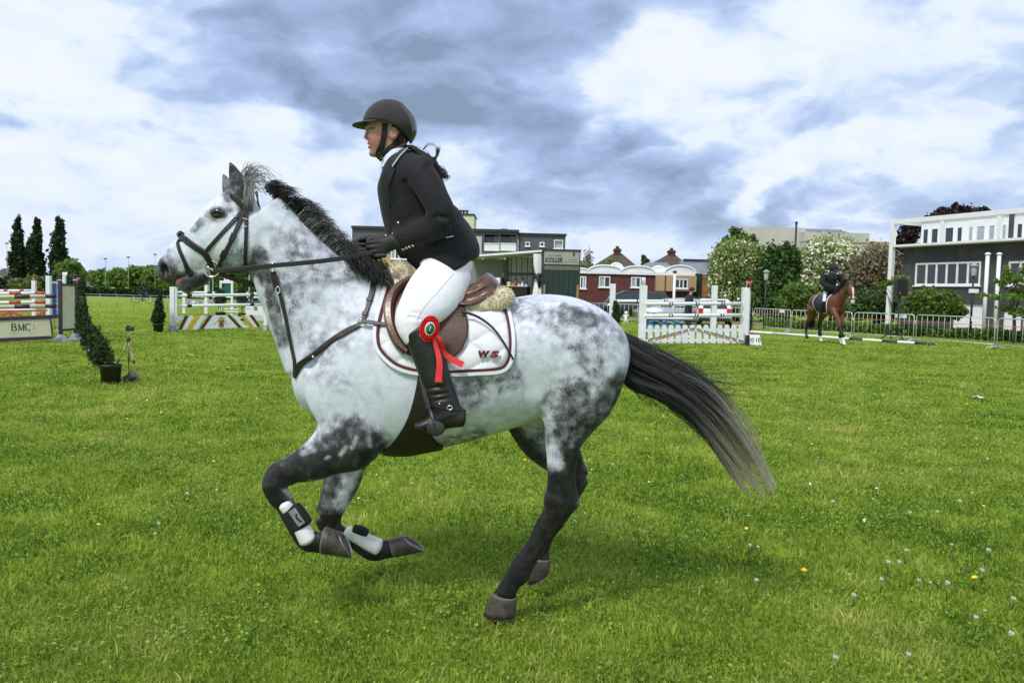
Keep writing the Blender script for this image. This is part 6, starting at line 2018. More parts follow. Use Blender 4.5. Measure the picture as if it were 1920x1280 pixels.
# ---- cream building behind the blossom
F2 = Facade(1530, 78, 1626, 78)
cb = empty('building', tuple(F2.a), 0, 'cream flat roofed building behind the blossom trees with glazed corner', 'building', None)
q = F2.R(1508, 436, 1626, 500)
z1 = q[3]
F2.box(MB(), (q[0], 0, q[2], z1 - .9), -10, 0).build('wall', cream_wall, cb)
F2.box(MB(), (q[0] - .05, z1 - .9, q[2] + .1, z1), -10, .12).build('parapet', cream_wall, cb)
FL = Facade(1474, 84, 1507.5, 78)
q2 = FL.R(1474, 432, 1507, 500)
FL.box(MB(), (q2[0], 0, q2[2] - .05, q2[3] - .6), -6, 0).build('wall', cream_wall, cb)
FL.box(MB(), (q2[0], q2[3] - .6, q2[2] - .05, q2[3]), -6, .1).build('parapet', cream_wall, cb)
FL.window(cb, (1486, 440, 1506, 474), panes=4, gl=curtain_glass, sill=False, n0=.0, frame=.12)
FL.window(cb, (1476, 438, 1482, 462), panes=1, gl=curtain_glass, sill=False, n0=.0, frame=.12)
qq = F2.R(1473, 424, 1596, 433)
m_ = MB()
P = [Vector((qq[0] - 1, 2.0, z1 + .05)), Vector((q[2] - .5, 2.0, z1 + .05)), Vector((q[2] - .5, 9, z1 + .05)), Vector((qq[0] - 1, 9, z1 + .05))]
T = [Vector((qq[0] - .6, 3.0, qq[3])), Vector((qq[2], 3.0, qq[3])), Vector((qq[2], 9, qq[3])), Vector((qq[0] - .6, 9, qq[3]))]
m_.add([F2.M @ p for p in P + T], [(0, 1, 5, 4), (1, 2, 6, 5), (2, 3, 7, 6), (3, 0, 4, 7), (4, 5, 6, 7), (3, 2, 1, 0)])
m_.build('roof', grey_roof, cb)
q = F2.R(1627, 445, 1650, 500)
F2.box(MB(), (q[0], 0, q[2], q[3]), -12, -3).build('wall', cream_wall, cb)
q = F2.R(1650, 449, 1700, 500)
F2.box(MB(), (q[0], 0, q[2] + 4, q[3]), -12, -3.2).build('wall', tan_wall, cb)
pst = gx(1485, 62)
e = empty('dark_post', tuple(pst), 0, 'tall dark post standing before the cream building corner', 'post')
zt = pt(1485, 420, 62).z
MB(True).tube([pst, (pst.x, pst.y, zt)], .075, 10).build('pole', roof_edge, e)
MB(True).lathe([(.075, 0), (.11, .05), (.11, .15), (.04, .2)], 10, Matrix.Translation((pst.x, pst.y, zt))).build('cap', roof_edge, e)
# ---- brick terrace with white barrel vaults
F3 = Facade(1087, 60, 1303, 60)
ter = empty('terraced_house', tuple(F3.a), 0, 'low maroon brick terrace with white barrel vault roofs', 'terraced house')
zw = F3.sz(1190, 515)[1]
wx = [(1123, 518, 1144, 538.5), (1183, 519.5, 1210, 539), (1087.5, 518, 1099, 541)]
holes = [F3.R(*q) for q in wx]
sA, sB = F3.sz(1085, 520)[0], F3.sz(1228, 520)[0]
wall_with_holes(F3, (sA - 3, 0, sB, zw), holes, -.3, 0).build('wall', red_brick, ter)
F3.window(ter, wx[0], panes=2, gl=[curtain_glass, glass])
F3.window(ter, wx[1], panes=3, gl=[curtain_glass, glass, curtain_glass])
F3.window(ter, wx[2], panes=2, gl=[glass, curtain_glass])
q = F3.R(1228, 516.5, 1303, 546)
hw = F3.R(1263, 523, 1287, 541)
wall_with_holes(F3, q, [hw], -.3, .5).build('bay', tan_wall, ter)
F3.box(MB(), (q[0], 0, q[2], q[1]), -.3, 0).build('wall', red_brick, ter)
F3.window(ter, (1263, 523, 1287, 541), n0=.42, panes=3)
qv = F3.R(1244, 517, 1246, 546)
F3.box(MB(), (qv[0], qv[1], qv[2], qv[3]), .5, .53).build('batten', red_brick, ter)
q = F3.R(1304, 513, 1316, 548)
F3.box(MB(), (q[0], 0, q[2], q[3]), -.3, .1).build('wall', green_paint, ter)
q = F3.R(1316.2, 516, 1334, 548)
F3.box(MB(), (q[0], 0, q[2] + 2, q[3]), -.3, .1).build('wall', orange_wall, ter)
F3.window(ter, (1327, 524, 1336, 541), n0=.08, panes=1)
F3.box(MB(), (sA - 3, zw, F3.sz(1303, 515)[0], zw + .22), -8, .14).build('parapet', white_roof, ter)
for (x0, x1, yt, back) in ((1060, 1102, 503, 0), (1104, 1164, 498, 0), (1166, 1225.5, 499.5, 0), (1219, 1250, 500, -5), (1247, 1303, 498.5, 0), (1140, 1170, 494, -7)):
 a0, a1 = F3.sz(x0, 515, back)[0], F3.sz(x1, 515, back)[0]
 zt = F3.sz((x0 + x1) / 2, yt, back)[1]
 zb = zw + .22
 mb = MB(False)
 n = 16
 for yy in (-back - .1, -back + 7):
  for i in range(n + 1):
   a = math.pi * i / n
   mb.v.append(tuple(F3.M @ Vector(((a0 + a1) / 2 - (a1 - a0) / 2 * math.cos(a), yy, zb + (zt - zb) * math.sin(a)))))
 for i in range(n):
  mb.f.append((i, i + 1, n + 2 + i, n + 1 + i))
 mb.f.append(tuple(range(n + 1)))
 mb.f.append(tuple(range(2 * n + 1, n, -1)))
 v_ = mb.build('vault', white_roof, ter)
 mb = MB(False)
 pts = [F3.M @ Vector(((a0 + a1) / 2 - (a1 - a0) / 2 * 1.03 * math.cos(math.pi * i / n), -back - .12, zb + (zt - zb) * 1.04 * math.sin(math.pi * i / n))) for i in range(n + 1)]
 mb.tube(pts, .07, 6).build('vault_rim', white_paint, v_)
def pyramid_house(label, ap, base, chim, Y):
 """hipped tiled roof on brick walls, chimney on the ridge"""
 a, l_, r_ = pt(*ap, Y + 4), pt(*base[0], Y), pt(*base[1], Y)
 ze = min(l_.z, r_.z) - .8
 e = empty('house', (a.x, Y + 4, 0), 0, label, 'house', 'pyramid roofed houses')
 x0, x1 = l_.x - .6, r_.x + .6
 MB().box((x0 + .5, Y + .4, 0), (x1 - .5, Y + 8, ze)).build('wall', red_brick, e)
 MB().add([(x0, Y, ze), (x1, Y, ze), (x1, Y + 8.4, ze), (x0, Y + 8.4, ze), (a.x - .5, Y + 4, a.z), (a.x + .5, Y + 4, a.z)], [(0, 1, 5, 4), (1, 2, 5), (2, 3, 4, 5), (3, 0, 4), (3, 2, 1, 0)]).build('roof', tile_roof, e)
 c0, c1 = pt(chim[0], chim[1], Y + 4), pt(chim[2], chim[3], Y + 4)
 ch = MB().box((c0.x, Y + 3.6, a.z - .4), (c1.x, Y + 4.6, c0.z)).build('chimney', red_brick, e)
 MB().box((c0.x - .1, Y + 3.5, c0.z - .28), (c1.x + .1, Y + 4.7, c0.z - .12)).build('chimney_band', tile_roof, ch)
 m_ = (c0.x + c1.x) / 2
 MB(True).lathe([(.22, 0), (.2, .3)], 8, Matrix.Translation((m_, Y + 4.1, c0.z))).build('chimney_pot', tile_roof, ch)
pyramid_house('brown pyramid roofed house with chimney, left one behind the white vaults', (1158, 475), ((1106, 499), (1204, 497)), (1152, 466, 1163, 476), 92)
pyramid_house('brown pyramid roofed house with chimney, right one behind the white vaults', (1259, 477.5), ((1216, 497), (1300, 495)), (1253.5, 469, 1265, 478), 100)
F5 = Facade(1205, 84, 1256, 84)
e = empty('shed', tuple(F5.a), 0, 'low building with slate blue pitched roof between the pyramid roofs', 'shed')
q = F5.R(1205, 490, 1256, 502)
F5.box(MB(), (q[0], 0, q[2], q[1]), -5, 0).build('wall', red_brick, e)
MB().add([F5.M @ Vector(p) for p in ((q[0] - .2, -.3, q[1]), (q[2] + .2, -.3, q[1]), (q[2] + .2, 5.2, q[1]), (q[0] - .2, 5.2, q[1]), (q[0] + 1.0, 2.5, q[3]), (q[2] + .2, 2.5, q[3]))], [(0, 1, 5, 4), (1, 2, 5), (2, 3, 4, 5), (3, 0, 4), (3, 2, 1, 0)]).build('roof', grey_roof, e)
F6 = Facade(1290, 72, 1340, 72)
e = empty('shed', tuple(F6.a), 0, 'building with weathered grey sheet roof behind the orange house end', 'shed')
q = F6.R(1290, 487, 1345, 515)
F6.box(MB(), (q[0], 0, q[2] + 2, q[1]), -6, 0).build('wall', red_brick, e)
MB().add([F6.M @ Vector(p) for p in ((q[0] - .2, -.3, q[1]), (q[2] + 2.2, -.3, q[1]), (q[2] + 2.2, 6.2, q[1]), (q[0] - .2, 6.2, q[1]), (q[0] - .2, 3.0, q[3]), (q[2] + 2.2, 3.0, q[3]))], [(0, 1, 5, 4), (1, 2, 5), (2, 3, 4, 5), (3, 0, 4), (3, 2, 1, 0)]).build('roof', grey_roof, e)
F6.box(MB(), (q[0] + .2, q[3] - .05, q[2] + 2.2, q[3] + .18), -3.2, -2.8).build('ridge', roof_edge, e)
# ---- grey apartment block behind the rider
F4 = Facade(660, 80, 1060, 80)
ap = empty('apartment_building', tuple(F4.a), 0, 'slate grey flat roofed apartment block with white balconies and pale lime tower', 'apartment building')
zr = F4.sz(920, 434.5)[1]
q = F4.R(862, 434, 971, 480)
bal = [(908, 440, 936.5, 470.5), (938.5, 440, 968, 470.5)]
small = [(985, 453, 993.6, 461.5), (1012, 453.5, 1021, 462)]
bigw = (1039, 449.5, 1056, 466)
hb_ = [F4.R(*b_) for b_ in bal]
zlow = F4.sz(800, 478)[1]
wall_with_holes(F4, (F4.sz(660, 450)[0], zlow, q[2], zr), hb_ + [F4.R(688, 446, 696, 455.5)], -.4, 0).build('wall', grey_wall, ap)
F4.box(MB(), (F4.sz(660, 450)[0], 0, q[2], zlow), -.4, -.02).build('lower_wall', tan_wall, ap)
F4.box(MB(), (F4.sz(660, 450)[0], 0, q[2], zr), -9, -2.6).build('core_wall', grey_wall, ap)
F4.box(MB(), (F4.sz(659, 450)[0], zr, q[2] + .1, zr + .25), -9, .25).build('roof', roof_edge, ap)
q2 = F4.R(971.5, 440.5, 1060, 500)
wall_with_holes(F4, (q2[0], 0, q2[2], q2[3]), [F4.R(*b_) for b_ in small] + [F4.R(*bigw)], -.7, -.3).build('wall', grey_wall, ap)
F4.box(MB(), (q2[2] - .3, 0, q2[2], q2[3]), -8, -.7).build('wall', grey_wall, ap)
F4.box(MB(), (q2[0], q2[3], q2[2] + .1, q2[3] + .18), -8, -.1).build('roof', roof_edge, ap)
for b_ in small:
 F4.window(ap, b_, n0=-.5, panes=1, frame=.09, depth=.26)
F4.window(ap, bigw, n0=-.5, panes=1, gl=curtain_glass, frame=.08, depth=.26)
F4.window(ap, (688, 446, 696, 455.5), n0=-.2, panes=1, frame=.08, depth=.26)
for b_ in bal:
 r = F4.R(*b_)
 mid_ = (r[1] + r[3]) / 2 - .1
 rail = MB()
 F4.box(rail, (r[0], r[1] + .1, r[2], mid_), -.05, -.01)
 F4.box(rail, (r[0], mid_, r[2], mid_ + .08), -.08, .05)
 F4.box(rail, (r[0], r[1], r[2], r[1] + .1), -2.5, .05)
 bo_ = rail.build('balcony', white_paint, ap)
 F4.box(MB(), (r[0], r[1], r[0] + (r[2] - r[0]) * .6, r[3]), -1.7, -1.6).build('pane', glass, bo_)
 F4.box(MB(), (r[0] + (r[2] - r[0]) * .62, r[1], r[2], r[3]), -1.7, -1.58).build('door', curtain_glass, bo_)
F4.window(ap, (733, 468, 763, 486), n0=-.0, panes=4, gl=[curtain_glass, glass], frame=.1)
q = F4.R(878, 434, 907, 480)
F4.box(MB(), (q[0] + .4, zlow, q[2] - .2, zr - .5), .003, .06).build('bay_panel', cream_wall, ap)
q = F4.R(855, 403.5, 888.5, 436, -3)
tw = F4.box(MB(), (q[0], zr - 1, q[2], q[3]), -8, -3).build('tower', pale_green, ap)
F4.box(MB(), (q[0] - .05, q[3], q[2] + .08, q[3] + .15), -8, -2.9).build('tower_roof', roof_edge, tw)
for x in (864, 869, 875):
 c = F4.sz(x, 402, -4)[0]
 MB(True).lathe([(.10, 0), (.10, .35), (.18, .36), (.18, .5)], 8, F4.M @ Matrix.Translation((c, 4.5, q[3] + .15))).build('vent_pipe', roof_edge, tw)
q = F4.R(938, 430, 951, 434.5)
F4.box(MB(), (q[0], zr + .25, q[2], q[3] + .3), -4, -2.8).build('roof_hatch', grey_roof, ap)
# ---- far left: low roofs, lamp masts, rails
for (x0, x1, y0, Y, mt_, lab) in ((-10, 24, 511, 150, white_paint, 'low pale far house at the left edge of the photo'), (24, 62, 513, 150, grey_roof, 'low dark far house in front of the poplars'), (150, 178, 517, 150, grey_roof, 'low dark far building right of the round light green tree')):
 a, b_ = pt(x0, y0 + 5, Y), pt(x1, y0, Y)
 e = empty('house', (a.x, Y, 0), 0, lab, 'house', 'far houses')
 MB().box((a.x, Y, 0), (b_.x, Y + 6, a.z)).build('wall', mt_, e)
 MB().add([(a.x - .3, Y - .3, a.z), (b_.x + .3, Y - .3, a.z), (b_.x + .3, Y + 6.3, a.z), (a.x - .3, Y + 6.3, a.z), (a.x - .3, Y + 3, b_.z + .8), (b_.x + .3, Y + 3, b_.z + .8)], [(0, 1, 5, 4), (1, 2, 5), (2, 3, 4, 5), (3, 0, 4), (3, 2, 1, 0)]).build('roof', roof_edge if mt_ is grey_roof else tile_roof, e)
mast_mat = mat('galvanised mast', (0.30, 0.33, 0.36), rough=0.5, var=.1)
for x, y, lab in ((14.5, 457, 'tall slim lamp mast left of the poplars'), (198, 486, 'slim lamp mast, left of the three over the far hedge'), (241, 483, 'slim lamp mast, middle of the three over the far hedge'), (291, 478, 'slim lamp mast just above the grey horse\'s nose')):
 Y = 108
 b0, t = gx(x, Y), pt(x, y, Y)
 e = empty('lamp_mast', tuple(b0), 0, lab, 'lamp mast', 'lamp masts round the field')
 MB(True).tube([b0, (b0.x, Y, t.z)], [.055, .035], 6).build('pole', mast_mat, e)
 MB().box((b0.x - .20, Y - .1, t.z), (b0.x + .20, Y + .1, t.z + .14)).build('lamp_head', roof_edge, e)
for y, Y, lab in ((0, 52, 'thin rail fence across the field, the nearer one'), (0, 66, 'thin rail fence across the field, the farther one')):
 a, b_ = gx(140, Y), gx(520, Y)
 e = empty('rail_fence', tuple(a), 0, lab, 'fence', 'rail fences across the field')
 MB(True).tube([a + Vector((0, 0, .62)), b_ + Vector((0, 0, .62))], .022, 6).build('rail', mast_mat, e)
 n = 12
 for i in range(n):
  p = a.lerp(b_, (i + .5) / n)
  MB(True).tube([p, p + Vector((0, 0, .64))], .025, 6).build('post', mast_mat, e)
# - show jumps
jump_white = mat('white jump paint', (0.76, 0.77, 0.80), rough=0.45, var=0.05, scale=6, dirt=(0.50, 0.48, 0.42), dirt_amt=.25)
jump_cream = mat('cream jump paint', (0.55, 0.53, 0.38), rough=0.55, var=0.07, scale=4, dirt=(0.40, 0.38, 0.26), dirt_amt=.4)
jump_purple = mat('dark purple jump paint', (0.040, 0.022, 0.050), rough=0.45, var=0.2, scale=6)
jump_red = mat('red jump paint', (0.46, 0.055, 0.050), rough=0.45, var=0.12, scale=6)
jump_blue = mat('blue jump paint', (0.018, 0.11, 0.38), rough=0.45, var=0.15, scale=5)
jump_navy = mat('navy jump paint', (0.015, 0.025, 0.10), rough=0.45, var=0.15)
jump_maroon = mat('maroon jump paint', (0.090, 0.016, 0.022), rough=0.45, var=0.15)
jump_yellow = mat('yellow jump paint', (0.62, 0.36, 0.015), rough=0.45, var=0.1)
jump_green = mat('teal jump paint', (0.008, 0.085, 0.058), rough=0.45, var=0.15)
jump_pink = mat('pink jump paint', (0.50, 0.20, 0.30), rough=0.5, var=0.15)
jump_lilac = mat('lilac jump paint', (0.42, 0.38, 0.52), rough=0.5, var=0.1)
jump_grey = mat('grey jump foot', (0.34, 0.38, 0.42), rough=0.5, var=0.15, scale=8)
black_paint = mat('black paint', (0.012, 0.012, 0.013), rough=0.5, var=0.2)
gold_paint = mat('gold paint', (0.42, 0.26, 0.05), rough=0.45, var=0.25, scale=20)
print_mat = mat('dark print', (0.045, 0.042, 0.04), rough=0.6, var=0.1)
pale_print = mat('pale print', (0.30, 0.29, 0.22), rough=0.6, var=0.1)
orange_paint = mat('orange paint', (0.62, 0.13, 0.03), rough=0.5, var=0.1)
def upright(px, Y, ytop):
 """foot point and height of a post seen at column px, depth Y, with its top at pixel row ytop"""
 b0 = gx(px, Y)
 h = pt(px, ytop, Y).z
 return b0, h
def post(b0, h, r, mt, parent, foot=True, cone=0.0, name='post'):
 b0 = Vector(b0)
 o = MB().box((-r, -r, .06), (r, r, h), Matrix.Translation(b0)).build(name, mt, parent, bevel=.006)
 if cone:
  MB(True).lathe([(r * 1.1, 0), (r * .95, .03), (r * .12, cone)], 12, Matrix.Translation(b0 + Vector((0, 0, h)))).build('post_tip', mt, o)
 if foot:
  mb = MB()
  for a in (0.35, 0.35 + math.pi / 2):
   for sg in (1, -1):
    d = Vector((math.cos(a) * sg, math.sin(a) * sg, 0))
    mb.bar(b0 + d * r + Vector((0, 0, .12)), b0 + d * .24 + Vector((0, 0, .012)), .05, .03)
  mb.box((-r * 1.25, -r * 1.25, .0), (r * 1.25, r * 1.25, .20), Matrix.Translation(b0))
  mb.build('post_foot', jump_grey, o)
 return o
def pole(name, label, a, b_, r, base_mt, bands, group=None, cat='jump pole', band_name='painted_band'):
 """round pole; bands = [(t0, t1, material)] painted rings standing 1 mm proud"""
 a, b_ = Vector(a), Vector(b_)
 e = empty(name, tuple(a.lerp(b_, .5)), 0, label, cat, group)
 MB(True).tube([a, a.lerp(b_, .33), a.lerp(b_, .67), b_], r, 12).build('shaft', base_mt, e)
 for t0, t1, m_ in bands:
  MB(True).tube([a.lerp(b_, t0), a.lerp(b_, t1)], r + .0015, 12).build(band_name, m_, e)
 return e
def at(px, py, A, B):
 """point on the vertical plane through ground points A, B seen at a pixel"""
 n = Vector((B - A)).cross(Vector((0, 0, 1))).normalized()
 d = Vector(ray(px, py))
 o = Vector(CO)
 return o + d * ((A - o).dot(n) / d.dot(n))
# ---- cream and purple jump, far left
A, B = gx(-60, 19.4), gx(115, 20.4)
wing = empty('jump_wing', tuple(B), 0, 'dark purple jump wing with tall cream panel, right of the lettered board', 'jump wing', 'wings of the show jumps')
W0, W1 = gx(115, 20.2), gx(141.5, 20.9)
W0.x = pt(114, 630, 20.2).x
h0, h1 = pt(114, 519, 20.2).z, pt(141, 519, 20.9).z
for b0, h in ((W0, h0), (W1, h1)):
 p_ = post(b0, h, .034, jump_purple, wing, foot=False)
 mb = MB()
 mb.add([tuple(b0 + Vector(q)) for q in ((-.16, -.16, 0), (.16, -.16, 0), (.16, .16, 0), (-.16, .16, 0), (-.045, -.045, .19), (.045, -.045, .19), (.045, .045, .19), (-.045, .045, .19))],
           [(0, 1, 5, 4), (1, 2, 6, 5), (2, 3, 7, 6), (3, 0, 4, 7), (4, 5, 6, 7), (3, 2, 1, 0)])
 mb.build('post_foot', jump_grey, p_)
 MB(True).lathe([(.036, 0), (.05, .02), (.05, .05), (.02, .075)], 10, Matrix.Translation(b0 + Vector((0, 0, h)))).build('post_cap', jump_purple, p_)
 MB().box((-.037, -.037, h - .09), (.037, .037, h - .07), Matrix.Translation(b0)).build('post_band', jump_white, p_)
d_ = (W1 - W0).normalized()
zt, zb = pt(127, 536, 20.5).z, pt(127, 616, 20.5).z
MB().bar(W0 + d_ * .034 + Vector((0, 0, (zt + zb) / 2)), W1 - d_ * .034 + Vector((0, 0, (zt + zb) / 2)), .022, zt - zb).build('panel', jump_cream, wing)
for z, hh in ((zt + .03, .06), (zb - .03, .055)):
 MB().bar(W0 + d_ * .034 + Vector((0, 0, z)), W1 - d_ * .034 + Vector((0, 0, z)), .05, hh).build('cross_rail', jump_purple, wing)
hd = MB()
for k_ in range(30):
 z = .30 + k_ * .043
 hd.box((-.075, -.05, z), (-.036, -.02, z + .020), Matrix.Translation(W0))
o = hd.build('cup_track', jump_grey, wing)
tag(o, kind='stuff')
for y0, lab in ((555.8, 'cream and purple striped pole, upper one above the lettered board'), (574.3, 'cream and purple striped pole, lower one above the lettered board')):
 a, b_ = at(-75, y0 + 2.5, A, B), at(112, y0 - .8, A, B)
 L_ = (b_ - a)
 def tt(x):
  return (at(x, y0, A, B) - a).dot(L_) / L_.length_squared
 pole('jump_pole', lab, a, b_, .051, jump_cream, [(tt(27), tt(56), jump_purple), (tt(85), .999, jump_purple), (tt(-31), tt(-2), jump_purple)], 'poles of the left jumps')
A2, B2 = gx(-60, 19.1), gx(104, 19.9)
board = empty('jump_board', tuple(A2.lerp(B2, .5)), 0, 'cream board lettered BMC in a dark purple frame under the striped poles', 'jump board')
e_ = (B2 - A2).normalized()
def quad_slab(name, pix, m_, parent, n0, n1, A=None, B=None):
 """slab whose front outline is given in pixels on the plane A-B, from n0 to n1 in front of it"""
 A, B = A or A2, B or B2
 n = (B - A).cross(Vector((0, 0, 1))).normalized()
 if n.y > 0:
  n = -n
 P = [at(x, y, A, B) for x, y in pix]
 k = len(P)
 mb = MB()
 mb.add([p + n * n1 for p in P] + [p + n * n0 for p in P], [tuple(range(k)), tuple(range(2 * k - 1, k - 1, -1))] + [(i, i + k, (i + 1) % k + k, (i + 1) % k) for i in range(k)])
 return mb.build(name, m_, parent)
quad_slab('frame_rail', [(-60, 597), (111, 589.5), (111, 596.5), (-60, 604)], jump_purple, board, -.03, .03)
quad_slab('frame_rail', [(-60, 636.5), (97, 629.5), (99, 635), (-60, 644)], jump_purple, board, -.03, .03)
quad_slab('frame_stile', [(93.5, 597.3), (96.5, 597.2), (100, 629.3), (97, 629.4)], jump_purple, board, -.025, .025)
quad_slab('face_board', [(-60, 604), (93.5, 597.3), (97, 629.4), (-60, 636.4)], jump_cream, board, -.015, .010)
c = at(39.5, 613, A2, B2)
nn = (B2 - A2).cross(Vector((0, 0, 1))).normalized()
nn = -nn if nn.y > 0 else nn
ML = frame_matrix(c + nn * .013, e_ + Vector((0, 0, .012)), (0, 0, 1))
def serif_text(letters, ML, H, W, gap, m_, parent):
 """capital letters with thin and thick strokes and serifs, built of bars; cells of width W"""
 x = -(len(letters) * W + (len(letters) - 1) * gap) / 2
 th, tn = W * .20, W * .08
 for ch in letters:
  mb = MB()
  def bar(ax, az, bx, bz, t):
   mb.bar(ML @ Vector((x + ax * W, 0, (az - .5) * H)), ML @ Vector((x + bx * W, 0, (bz - .5) * H)), .004, t, up=ML.to_3x3() @ Vector((-(bz - az) * H, 0, (bx - ax) * W)) if True else (0, 0, 1))
  def arc(cx_, cz_, rx, rz, a0, a1, t0, t1, n=10):
   for i in range(n):
    u0, u1 = a0 + (a1 - a0) * i / n, a0 + (a1 - a0) * (i + 1.08) / n
    um = (u0 + u1) / 2
    bar(cx_ + rx * math.cos(u0), cz_ + rz * math.sin(u0), cx_ + rx * math.cos(u1), cz_ + rz * math.sin(u1), t0 + (t1 - t0) * abs(math.cos(um)))
  if ch == 'B':
   bar(.20, 0, .20, 1, th)
   bar(.02, .985, .5, .985, tn)
   bar(.02, .015, .5, .015, tn)
   bar(.2, .52, .5, .52, tn)
   arc(.46, .755, .30, .23, -math.pi / 2, math.pi / 2, tn, th)
   arc(.48, .265, .38, .25, -math.pi / 2, math.pi / 2, tn, th)
  elif ch == 'M':
   bar(.12, 0, .12, 1, tn)
   bar(.90, 0, .90, 1, th)
   bar(.12, 1, .50, .05, th)
   bar(.50, .05, .90, 1, tn)
   for s_ in (.12, .90):
    bar(s_ - .14, .015, s_ + .14, .015, tn)
   bar(.0, .985, .16, .985, tn)
   bar(.86, .985, 1.03, .985, tn)
  elif ch == 'C':
   arc(.52, .5, .42, .49, R(48), R(312), tn, th, 16)
   bar(.83, .74, .83, .95, tn)
   bar(.83, .06, .83, .20, tn)
  mb.build('letter', m_, parent)
  x += W + gap
serif_text('BMC', ML, .175, .135, .012, print_mat, board)
place_text('small_print', 'www.bmc-events.nl', frame_matrix(at(40, 624.5, A2, B2) + nn * .0115, e_, (0, 0, 1)), .03, pale_print, board, width=.56, height=.018, depth=.002)
mb = MB(True)
for (x, y, r_) in ((62, 609, .014), (63, 614, .010), (61.5, 617, .008)):
 mb.tube([at(x, y, A2, B2) + nn * .011, at(x + .6, y - 1.2, A2, B2) + nn * .012], r_, 8)
mb.build('printed_emblem', pale_print, board)
# ---- red and white jump behind it
A, B = gx(-60, 26), gx(110, 26.6)
jw = empty('jump_wing', tuple(B), 0, 'white jump wing with blue panel and gold figures behind the purple wing', 'jump wing', 'wings of the show jumps')
P0, h = upright(91.5, 26.5, 517)
P0.x = pt(92, 590, 26.5).x
post(P0, h, .07, jump_white, jw, foot=False)
P1 = Vector((pt(121, 560, 26.9).x, 26.9, 0))
post(P1, pt(121, 517, 26.9).z, .045, jump_white, jw, foot=False)
zt, zb = pt(105, 531, 26.7).z, pt(105, 590, 26.7).z
dd = (P1 - P0).normalized()
MB().bar(P0 + dd * .07 + Vector((0, 0, (zt + zb) / 2)), P1 - dd * .05 + Vector((0, 0, (zt + zb) / 2)), .03, zt - zb).build('panel', jump_blue, jw)
MB().bar(P0 + dd * .07 + Vector((0, 0, zt + .03)), P1 - dd * .05 + Vector((0, 0, zt + .03)), .05, .06).build('cross_rail', jump_white, jw)
for y in (562, 570, 580):
 c = pt(108, y, 26.55)
 g_ = MB(True)
 g_.sphere(c, .05, 8, 6, (1.1, .2, .55))
 g_.tube([c + Vector((.03, 0, .01)), c + Vector((.10, 0, .05)), c + Vector((.12, 0, .01))], [.02, .012, .004], 6)
 g_.tube([c + Vector((-.03, 0, .01)), c + Vector((-.07, 0, .06))], [.018, .004], 6)
 g_.build('gold_figure', gold_paint, jw)
jr = empty('jump_post', tuple(gx(64.5, 30)), 0, 'white post with orange top behind the red striped poles', 'jump post', 'posts of the left jumps')
b0, h = upright(64.5, 30, 526)
post(b0, h, .065, jump_white, jr, foot=False)
MB(True).lathe([(.05, 0), (.055, .03), (.02, .09)], 8, Matrix.Translation(b0 + Vector((0, 0, h + .01)))).build('post_top', orange_paint, jr)
for y0, lab in ((549.5, 'red and white striped pole, upper one seen behind the cream poles'), (566.5, 'red and white striped pole, lower one seen behind the cream poles')):
 a, b_ = at(-80, y0 + 1.5, A, B), at(89, y0 - .3, A, B)
 L_ = b_ - a
 def tt(x):
  return (at(x, y0, A, B) - a).dot(L_) / L_.length_squared
 pole('jump_pole', lab, a, b_, .052, jump_white, [(tt(18), tt(40), jump_red), (tt(66), .999, jump_red), (tt(-30), tt(-6), jump_red)], 'poles of the left jumps')
A_, B_ = gx(-60, 30.5), gx(66, 30.2)
for y0, lab in ((544.5, 'thin white pole with red bands, farthest and highest of the left poles'), (580.5, 'thin white pole low behind the red trestle')):
 a, b_ = at(-80, y0 + .5, A_, B_), at(63 if y0 < 560 else 68, y0, A_, B_)
 pole('jump_pole', lab, a, b_, .045, jump_white, [(.62, .67, jump_red), (.83, .88, jump_red)] if y0 < 560 else [], 'poles of the left jumps')
tr = empty('trestle', tuple(gx(20, 25.6)), 0, 'red painted trestle filler under the red and white poles', 'trestle', 'trestle fillers')
A_, B_ = gx(-60, 25.6), gx(92, 25.8)
bars = [((-70, 585), (88, 582)), ((20, 585), (20, 592)), ((20, 586), (-12, 594)), ((20, 586), (42, 592)), ((82, 584), (82, 592)), ((82, 586), (66, 593))]
for i, (p, q) in enumerate(bars):
 MB().bar(at(*p, A_, B_), at(*q, A_, B_), .05, .055).build('rail' if i == 0 else 'brace', jump_red, tr)
for x in (-40, 20, 82):
 a = at(x, 592, A_, B_)
 MB().bar(a, (a.x, a.y, 0), .05, .05).build('leg', jump_red, tr)
def flag(name, label, px, y0, y1, Y, m_, wx, wy, group='flags of the show jumps'):
 """thin stick with a small cloth flag; (wx, wy) cloth size in pixels"""
 p0, p1 = pt(px, y1, Y), pt(px, y0, Y)
 e = empty(name, tuple(p0), 0, label, 'flag', group)
 MB(True).tube([p0, (p0.x, p0.y, p1.z)], .008, 6).build('stick', jump_white, e)
 k = Y / FPX
 mb = MB(True)
 n = 7
 for i in range(n):
  u = i / (n - 1)
  for v in (0, 1):
   notch = (0.22 * wx * k if (u == 1 and False) else 0)
   mb.v.append((p0.x + u * wx * k - notch, p0.y + .03 * math.sin(u * 5), p1.z - v * wy * k * (1 - .15 * u) - .06 * wy * k * math.sin(u * 4)))
 for i in range(n - 1):
  mb.f.append((2 * i, 2 * i + 2, 2 * i + 3, 2 * i + 1))
 o = mb.build('cloth', m_, e)
 o.modifiers.new('solid', 'SOLIDIFY').thickness = .004
 return e
flag('flag', 'small white flag above the blue panel at the left', 117.5, 510, 533, 26.9, jump_white, 10, 8)
flag('flag', 'small red flag right of the purple wing', 144.5, 520.5, 532, 20.9, jump_red, 7, 6)
